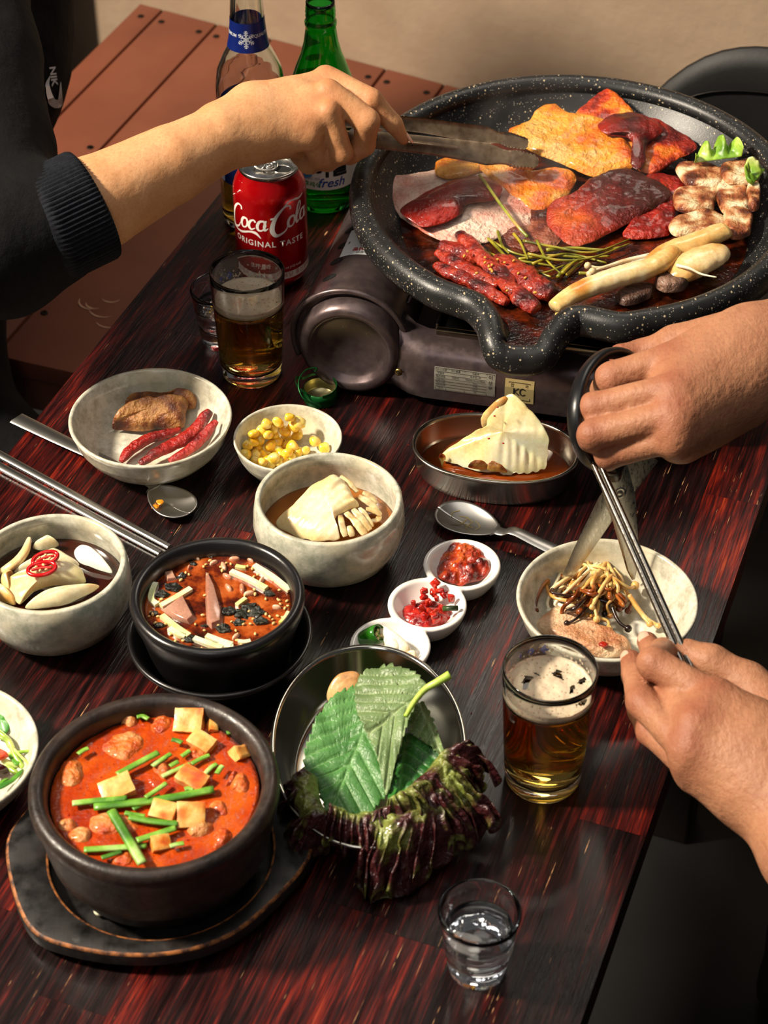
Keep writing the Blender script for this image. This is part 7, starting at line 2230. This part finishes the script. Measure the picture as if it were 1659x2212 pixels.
perilla([(780, 1165, .036), (870, 1195, .040), (1000, 1295, .042), (940, 1380, .040), (830, 1470, .038), (700, 1515, .034), (720, 1350, .034), (750, 1230, .034)], (800, 1120, .038), (760, 1500, .036), ['#0f3a10', '#1b5a1a', '#2c7526'], 3, 'dark green perilla leaf lowest in the stack on the right', teeth=.0008, veins=.0006, vein_col='#4c8c3c')
perilla([(800, 1060, .044), (880, 985, .050), (930, 1060, .052), (962, 1135, .050), (1012, 1305, .043), (950, 1255, .044), (880, 1190, .044), (815, 1160, .042)], (870, 985, .05), (1005, 1300, .044), ['#4e6a3a', '#637c4a', '#788f5c'], 5, 'small grey green perilla leaf curling down on the right', veins=.0014, vein_col='#90a070')
perilla([(362, 1622, .030), (345, 1540, .031), (300, 1450, .034), (246, 1380, .036), (245, 1270, .041), (272, 1180, .046), (330, 1050, .050), (420, 950, .054), (500, 905, .056), (560, 900, .056), (620, 1100, .052), (700, 1400, .040), (690, 1490, .036), (640, 1560, .033), (600, 1612, .031), (520, 1612, .031), (440, 1596, .031)], (640, 960, .056), (380, 1600, .031), ['#23521c', '#356a2c', '#4c7f3e', '#5c8c4c'], 7, 'largest bright green perilla leaf at the front of the steel dish', teeth=.0022, veins=.0013, vein_col='#6a9858', sp_=.012)
topleaf = perilla([(528, 870, .062), (600, 795, .066), (700, 780, .068), (800, 802, .069), (870, 862, .069), (908, 915, .068), (870, 985, .066), (825, 1065, .064), (790, 1160, .060), (745, 1300, .053), (692, 1482, .044), (650, 1320, .050), (600, 1190, .054), (545, 1090, .057), (520, 960, .060)], (905, 918, .069), (600, 1150, .056), ['#4c6636', '#62794a', '#748c5a'], 9, 'pale green perilla leaf lying on top with its underside showing', teeth=.0020, veins=.0018, vein_col='#94a676', sp_=.0105, fold=lambda s_, t: -.10 * np.clip(np.abs(t) - .012, 0, 1))
st_ = smooth_path([P(*SD((795, 1075))[0], .066), P(*SD((850, 985))[0], .071), P(*SD((905, 925))[0], .074), P(*SD((965, 890))[0], .078), P(*SD((1036, 848))[0], .082)], 30)
food('stalk', tube(st_, np.linspace(.0016, .0030, 30), 12), tintf(['#6f9a1c', '#9cbf3c', '#b4d05c'], 40, 2), M_leaf, 'bright green hairy leaf stalk', parent=topleaf)
M_redlet = foodm('red_lettuce', .24, (110, .9, .005), sss=.1, coat=.3, scale=.002, bump2=(48, .8, .008))
def frill(base, edge, seed, waves, amp, label, n=170, m_=44, lift=.016):
    B = smooth_path([P(*q) for q in SD(*base)], n); E_ = smooth_path([P(*q) for q in SD(*edge)], n)
    def f(u, v):
        i = np.clip((u * (n - 1)).round().astype(int), 0, n - 1)
        G = B[i] * (1 - v[..., None]) + E_[i] * v[..., None]
        W3 = np.stack([G[..., 0].ravel(), G[..., 1].ravel(), np.full(u.size, seed * .13)], 1)
        n1 = fbm(W3 * 32, seed, 3).reshape(u.shape)
        n2 = fbm(W3 * 95, seed + 4, 3).reshape(u.shape)
        n3 = fbm(W3 * 60, seed + 8, 3).reshape(u.shape)
        n4 = fbm(W3 * 230, seed + 6, 2).reshape(u.shape)
        ph = u * waves * 1.8 * 2 * np.pi + seed + 5 * n3 + 3 * v
        out = (E_ - B)[i]; out = out / (np.linalg.norm(out, axis=-1)[..., None] + 1e-9)
        tang = np.gradient(E_, axis=0)[i]; tang /= np.linalg.norm(tang, axis=-1)[..., None] + 1e-9
        ev = np.clip((v - .35) / .65, 0, 1) ** 1.4
        z = G[..., 2] + lift * np.sin(np.clip(v * 1.02, 0, 1) * np.pi) ** .8 + n1 * .008 * v + n2 * .0062 * (.3 + v) + n4 * .0022 + np.sin(ph) * amp * 1.15 * ev
        k = n3 * .020 * v ** 1.5 + n1 * .010 * v + np.cos(ph * 1.3) * .0035 * ev
        kk = n2 * .006 * v + np.cos(ph) * amp * .6 * ev
        z = np.maximum(z, .0025 + .002 * np.abs(n2))
        return G[..., 0] + out[..., 0] * k + tang[..., 0] * kk, G[..., 1] + out[..., 1] * k + tang[..., 1] * kk, z
    V, F = sheet(f, n, m_, .0006)
    vv = np.tile(np.tile(np.linspace(0, 1, m_), n), 2)
    nz = fbm(V * 75 + seed, seed, 4)
    t = np.clip(vv * .95 + nz * 1.0, 0, 1)[:, None]
    gr, pu, dk = pal('#76803a', '#3a1618', '#62322c')
    C_ = gr * (1 - np.clip(t * 2.0, 0, 1)) + pu * np.clip(t * 2.0, 0, 1)
    C_ = C_ * (1 - .4 * np.clip(nz[:, None], 0, 1)) + dk * .4 * np.clip(nz[:, None], 0, 1)
    ed = np.clip((vv - .93) / .05, 0, 1)[:, None] * np.clip(nz[:, None] * 2 + .1, 0, 1)
    C_ = C_ * (1 - ed) + gr * ed
    return obj('red_lettuce_leaf', (V, F), M_redlet, col=C_, label=label, cat='lettuce')
frill([(320, 1430, .038), (330, 1530, .040), (380, 1600, .040), (470, 1640, .040)], [(130, 1460, .030), (100, 1640, .022), (190, 1820, .015), (370, 1790, .014)], 3, 5, .007, 'red lettuce leaf touching the stew pot side of the steel dish')
frill([(380, 1600, .034), (500, 1620, .033), (620, 1610, .033), (700, 1570, .040)], [(360, 1730, .034), (500, 1780, .032), (640, 1790, .032), (760, 1740, .034)], 5, 6, .005, 'short frilled lettuce leaf right under the front perilla leaf')
frill([(640, 1600, .044), (740, 1590, .044), (860, 1580, .044), (960, 1540, .042)], [(540, 1960, .010), (640, 2050, .006), (820, 1990, .008), (1050, 1850, .012)], 8, 5, .008, 'red lettuce leaf drooping over the front rim towards the shot glass')
frill([(720, 1560, .044), (860, 1500, .045), (960, 1420, .046), (1000, 1330, .044)], [(860, 1800, .020), (1080, 1790, .018), (1225, 1680, .020), (1240, 1420, .024)], 11, 6, .008, 'red lettuce leaf spreading right towards the front beer glass')
frill([(690, 1580, .042), (780, 1500, .045), (860, 1420, .046), (960, 1320, .044)], [(740, 1640, .040), (900, 1620, .040), (1080, 1560, .036), (1160, 1330, .036)], 14, 6, .006, 'uppermost glossy lettuce frill beside the dark perilla leaf')
frill([(1000, 1330, .036), (1060, 1300, .036), (1100, 1320, .034)], [(1160, 1290, .036), (1210, 1330, .032), (1240, 1420, .030)], 17, 3, .004, 'small green tipped lettuce curl at the top right of the red leaves')

# ---- enoki and pork in the right bowl
RC_ = crop(1100, 1140, 3.858)
food('pork_slice', patch(RC_((215, 815, .0125), (300, 720, .012), (400, 668, .011), (560, 700, .011), (650, 760, .012), (760, 835, .014), (860, 870, .016), (930, 940, .016), (1010, 975, .015), (1005, 1030, .014), (960, 1058, .014), (880, 1078, .014), (720, 1072, .014), (500, 985, .014), (300, 890, .013)), th=.007, amp=.0022, sc=80, seed=181, edge=.0015, n=110, nr=20), tintf(['#8a3c1c', '#b07850', '#cfa07a', '#dcbc98'], 60, 181, -.6, .5), M_cooked, 'browned pork slice under the enoki in the right bowl', 'meat')
food('sauce_smear', patch(RC_((740, 965, .0235), (780, 950, .0238), (830, 970, .0235), (800, 995, .0232), (755, 985, .0232)), th=.001, amp=.0004, seed=3, n=30, nr=8), tintf(['#8a1408', '#b8280c'], 60, 3), M_paste, 'small red sauce spot on the pork in the right bowl', 'sauce')
re_ = random.Random(31)
T_e = [tintf(['#d9bc84', '#ecdcb4', '#f2e8cc'], 60, 1), tintf(['#a8682a', '#cf9a4c', '#e4c484'], 70, 2, -.6, .6), tintf(['#4a1c08', '#8a4414', '#b8742c'], 80, 3), tintf(['#0c0604', '#1c0e08', '#3a1a0c'], 90, 4)]
def estrand(pts, z, kind, r_=None, cap=None):
    p = [P(*RC_(q[:2])[0], z + (q[2] if len(q) > 2 else 0)) for q in pts]
    return enoki(p, r_ or re_.uniform(.0010, .0016), cap or re_.uniform(.0022, .0034)), T_e[kind]
man = [([(395, 262, .016), (350, 300, .018), (310, 360, .016), (300, 430, .008)], 0), ([(335, 690, .004), (320, 620, .006), (360, 520, .012), (430, 380, .014)], 0), ([(220, 690, .004), (230, 600, .008), (270, 500, .012), (330, 430, .016)], 2), ([(310, 460, .012), (330, 540, .012), (400, 590, .014), (560, 620, .016)], 1),
       ([(480, 795, .010), (540, 770, .012), (590, 730, .013), (640, 660, .014)], 3), ([(990, 840, .008), (930, 800, .009), (890, 740, .011), (860, 660, .014)], 3), ([(1240, 815, .006), (1150, 760, .007), (1080, 680, .010), (1000, 560, .016)], 1), ([(1170, 800, .006), (1100, 720, .008), (1030, 620, .012), (930, 460, .018)], 1), ([(830, 840, .009), (820, 780, .010), (740, 740, .012), (700, 640, .015)], 1), ([(730, 760, .014), (720, 700, .016), (700, 620, .018), (760, 520, .02)], 1),
       ([(400, 620, .010), (440, 650, .010), (520, 650, .012), (600, 600, .014)], 0), ([(1050, 480, .012), (1000, 500, .016), (900, 440, .022), (800, 380, .022)], 1), ([(690, 660, .018), (740, 560, .022), (800, 460, .024), (860, 400, .022)], 1), ([(590, 700, .012), (560, 640, .014), (470, 580, .014), (360, 560, .012)], 2)]
for k in range(62):
    t = re_.random()
    x0, y0 = 690 + re_.gauss(0, 110), 300 + re_.gauss(0, 40)
    x1, y1 = 680 + re_.gauss(0, 190), 590 + re_.gauss(0, 70)
    mx, my = (x0 + x1) / 2 + re_.gauss(0, 70), (y0 + y1) / 2 + re_.gauss(0, 40)
    mx2, my2 = x1 + re_.gauss(0, 50), y1 - 60 + re_.gauss(0, 30)
    h0 = re_.uniform(.004, .012)
    kind = 1 if t < .42 else (0 if t < .58 else (2 if t < .86 else 3))
    if kind in (2, 3): y1 += 40; y0 += 120; my += 100
    man.append(([(x1, y1, re_.uniform(.002, .008)), (mx2, my2, re_.uniform(.010, .016)), (mx, my, re_.uniform(.014, .024)), (x0, y0, h0 + .004)], kind))
ELAB = ['white enoki strand', 'golden fried enoki strand', 'dark brown fried enoki strand', 'charred black enoki strand']
for k, (a, kind) in enumerate(man):
    vf, tf = estrand(a, .010, kind)
    food('enoki_mushroom', vf, tf, M_veg, ELAB[kind] + ' in the pile between the scissor blades', 'mushroom', group=ELAB[kind] + 's in the right bowl')
M_oil = simple('orange_oil_stain', '#c98a3c', .3)

# ---- greens in the left edge bowl
GR = crop(0, 1460, 6.917)
T_gs = lambda s: tintf(['#5a8a1c', '#9cb84c', '#c4cf7c'], 60, s)
food('green_leaf', patch(GR((-200, 560, .018), (0, 540, .022), (120, 545, .024), (155, 690, .020), (70, 850, .016), (-100, 800, .014)), th=.0008, amp=.002, sc=50, seed=191, n=60, nr=14), tintf(['#1c5a12', '#2f7a1c', '#58982c'], 40, 191), M_leaf, 'dark green leaf at the back of the left edge bowl', 'leaf')
for k, (a, r_, lb) in enumerate(((((-60, 800, .020), (60, 900, .020), (150, 1000, .018), (230, 1200, .016), (335, 1355, .014)), .0020, 'thickest pale green stem in the left edge bowl'), (((60, 1270, .014), (150, 1310, .013), (245, 1340, .012)), .0022, 'short yellow stem under the thick one'), (((90, 1340, .012), (150, 1390, .011), (230, 1440, .011)), .0021, 'stem with a cut round end at the front of the greens'), (((215, 1100, .018), (320, 1210, .019), (450, 1335, .022)), .0010, 'thin green stem pointing at the stew pot'), (((100, 1180, .014), (280, 1140, .018), (482, 1122, .024)), .0012, 'thin stem reaching the bowl rim'), (((-50, 900, .014), (80, 960, .014), (140, 1060, .013)), .0012, 'thin stem beside the thick one'))):
    food('vegetable_shoot', tube(smooth_path([P(*q) for q in GR(*a)], 24), r_, 9, round_end=True), T_gs(k), M_veg, lb, 'stem')
for k, (a, lb) in enumerate(((((-60, 1660), (60, 1600), (180, 1540), (330, 1390), (300, 1480), (160, 1600), (0, 1690)), 'long green blade along the front wall of the left edge bowl'), (((-40, 1600), (60, 1540), (140, 1530), (60, 1590), (-30, 1650)), 'short green blade beside the long one'), (((120, 1190), (200, 1160), (330, 1260), (240, 1330), (180, 1280)), 'green leaf piece in the middle of the greens'))):
    food('green_leaf', patch(GR(*[q + (.016,) for q in a]), th=.0008, amp=.0012, sc=70, seed=195 + k, n=50, nr=10), tintf(['#2c6a14', '#5c9428', '#8cb04c'], 50, 195 + k), M_leaf, lb, 'leaf')
food('red_pepper_piece', patch(GR((-120, 1080, .020), (20, 1110, .022), (130, 1185, .019), (40, 1245, .018), (-120, 1260, .016)), th=.0025, amp=.0008, seed=198, n=50, nr=12), tintf(['#a8200c', '#d03a18', '#e06a3c'], 60, 198), M_chunk, 'bright red pepper piece on the greens at the picture edge', 'pepper')
food('dark_bean_piece', patch(GR((-120, 1350, .015), (30, 1370, .016), (135, 1430, .014), (120, 1490, .012), (-100, 1520, .012)), th=.004, dome=.002, amp=.0006, seed=199, n=50, nr=12), tintf(['#1c0505', '#3a0a08'], 60, 199), M_chunk, 'dark red glossy piece in front of the greens', 'vegetable')
# crumbs dropped on the table
cr = []
rc_ = random.Random(12)
for k in range(26):
    x, y = rc_.choice([(350, 1150), (620, 1330), (1100, 1540), (500, 1000), (820, 1200), (1000, 1020)])
    q = P(x + rc_.gauss(0, 60), y + rc_.gauss(0, 30), .0004)
    cr.append(lathe([(0, 0), (rc_.uniform(.0003, .0008), .0003), (0, .0007)], 6, q))
obj('table_crumbs', join(*cr), M_fleck, label='tiny red crumbs scattered on the table top', cat='crumbs', kind='stuff')
rank_labels('corn_kernel', 'corn kernels in the small bowl', 'yellow corn kernel', 7)
rank_labels('cucumber_strip', 'cucumber strips in the cold soup', 'pale cucumber strip in cold soup', 5)
rank_labels('seaweed_flake', 'seaweed flakes in the cold soup', 'black seaweed flake in cold soup', 6)
rank_labels('kimchi_piece', 'chopped kimchi in the cold soup', 'pinkish kimchi bit in cold soup', 6)
rank_labels('pork_piece', 'pork lumps in the kimchi stew', 'orange meat lump in stew', 4)
rank_labels('chive_length', 'cut chives in the stew', 'green chive in the stew', 6)
rank_labels('relish_chunk', 'red relish chunks', 'glossy red relish chunk', 6)
# steam rising over the middle of the pan
sm = bpy.data.materials.new('thin_steam'); sm.use_nodes = True
nt = sm.node_tree; nt.nodes.remove(nt.nodes['Principled BSDF'])
vs_ = nt.nodes.new('ShaderNodeVolumeScatter'); vs_.inputs['Color'].default_value = (1, 1, 1, 1); vs_.inputs['Anisotropy'].default_value = .2
tc = nt.nodes.new('ShaderNodeTexCoord'); nz_ = nt.nodes.new('ShaderNodeTexNoise'); nz_.inputs['Scale'].default_value = 16; nz_.inputs['Detail'].default_value = 3; nz_.inputs['Distortion'].default_value = 1.2
mp = nt.nodes.new('ShaderNodeMapping'); mp.inputs['Scale'].default_value = (1, 1, .45)
nt.links.new(tc.outputs['Object'], mp.inputs[0]); nt.links.new(mp.outputs[0], nz_.inputs['Vector'])
rp = nt.nodes.new('ShaderNodeMapRange'); rp.inputs[1].default_value = .48; rp.inputs[2].default_value = .72; rp.inputs[3].default_value = 0; rp.inputs[4].default_value = 5.0
nt.links.new(nz_.outputs[0], rp.inputs[0])
gd = nt.nodes.new('ShaderNodeTexGradient'); gd.gradient_type = 'SPHERICAL'
mp2 = nt.nodes.new('ShaderNodeMapping'); mp2.inputs['Scale'].default_value = (9.5, 9.5, 13); mp2.inputs['Location'].default_value = (0, 0, -.65)
nt.links.new(tc.outputs['Object'], mp2.inputs[0]); nt.links.new(mp2.outputs[0], gd.inputs[0])
mu = nt.nodes.new('ShaderNodeMath'); mu.operation = 'MULTIPLY'
nt.links.new(rp.outputs[0], mu.inputs[0]); nt.links.new(gd.outputs[1], mu.inputs[1]); nt.links.new(mu.outputs[0], vs_.inputs['Density'])
nt.links.new(vs_.outputs[0], nt.nodes['Material Output'].inputs['Volume'])
q = P(1150, 470, .115)
obj('steam', lathe([(0, 0), (.075, .004), (.105, .03), (.11, .06), (.09, .10), (.05, .125), (0, .13)], 32, (q[0], q[1], .1125)), sm, label='thin steam hanging over the middle of the pan', cat='steam', kind='stuff')
for o in list(scn.objects):
    if o.parent is None and o.type not in ('CAMERA', 'LIGHT'):
        o.location.z += TZ
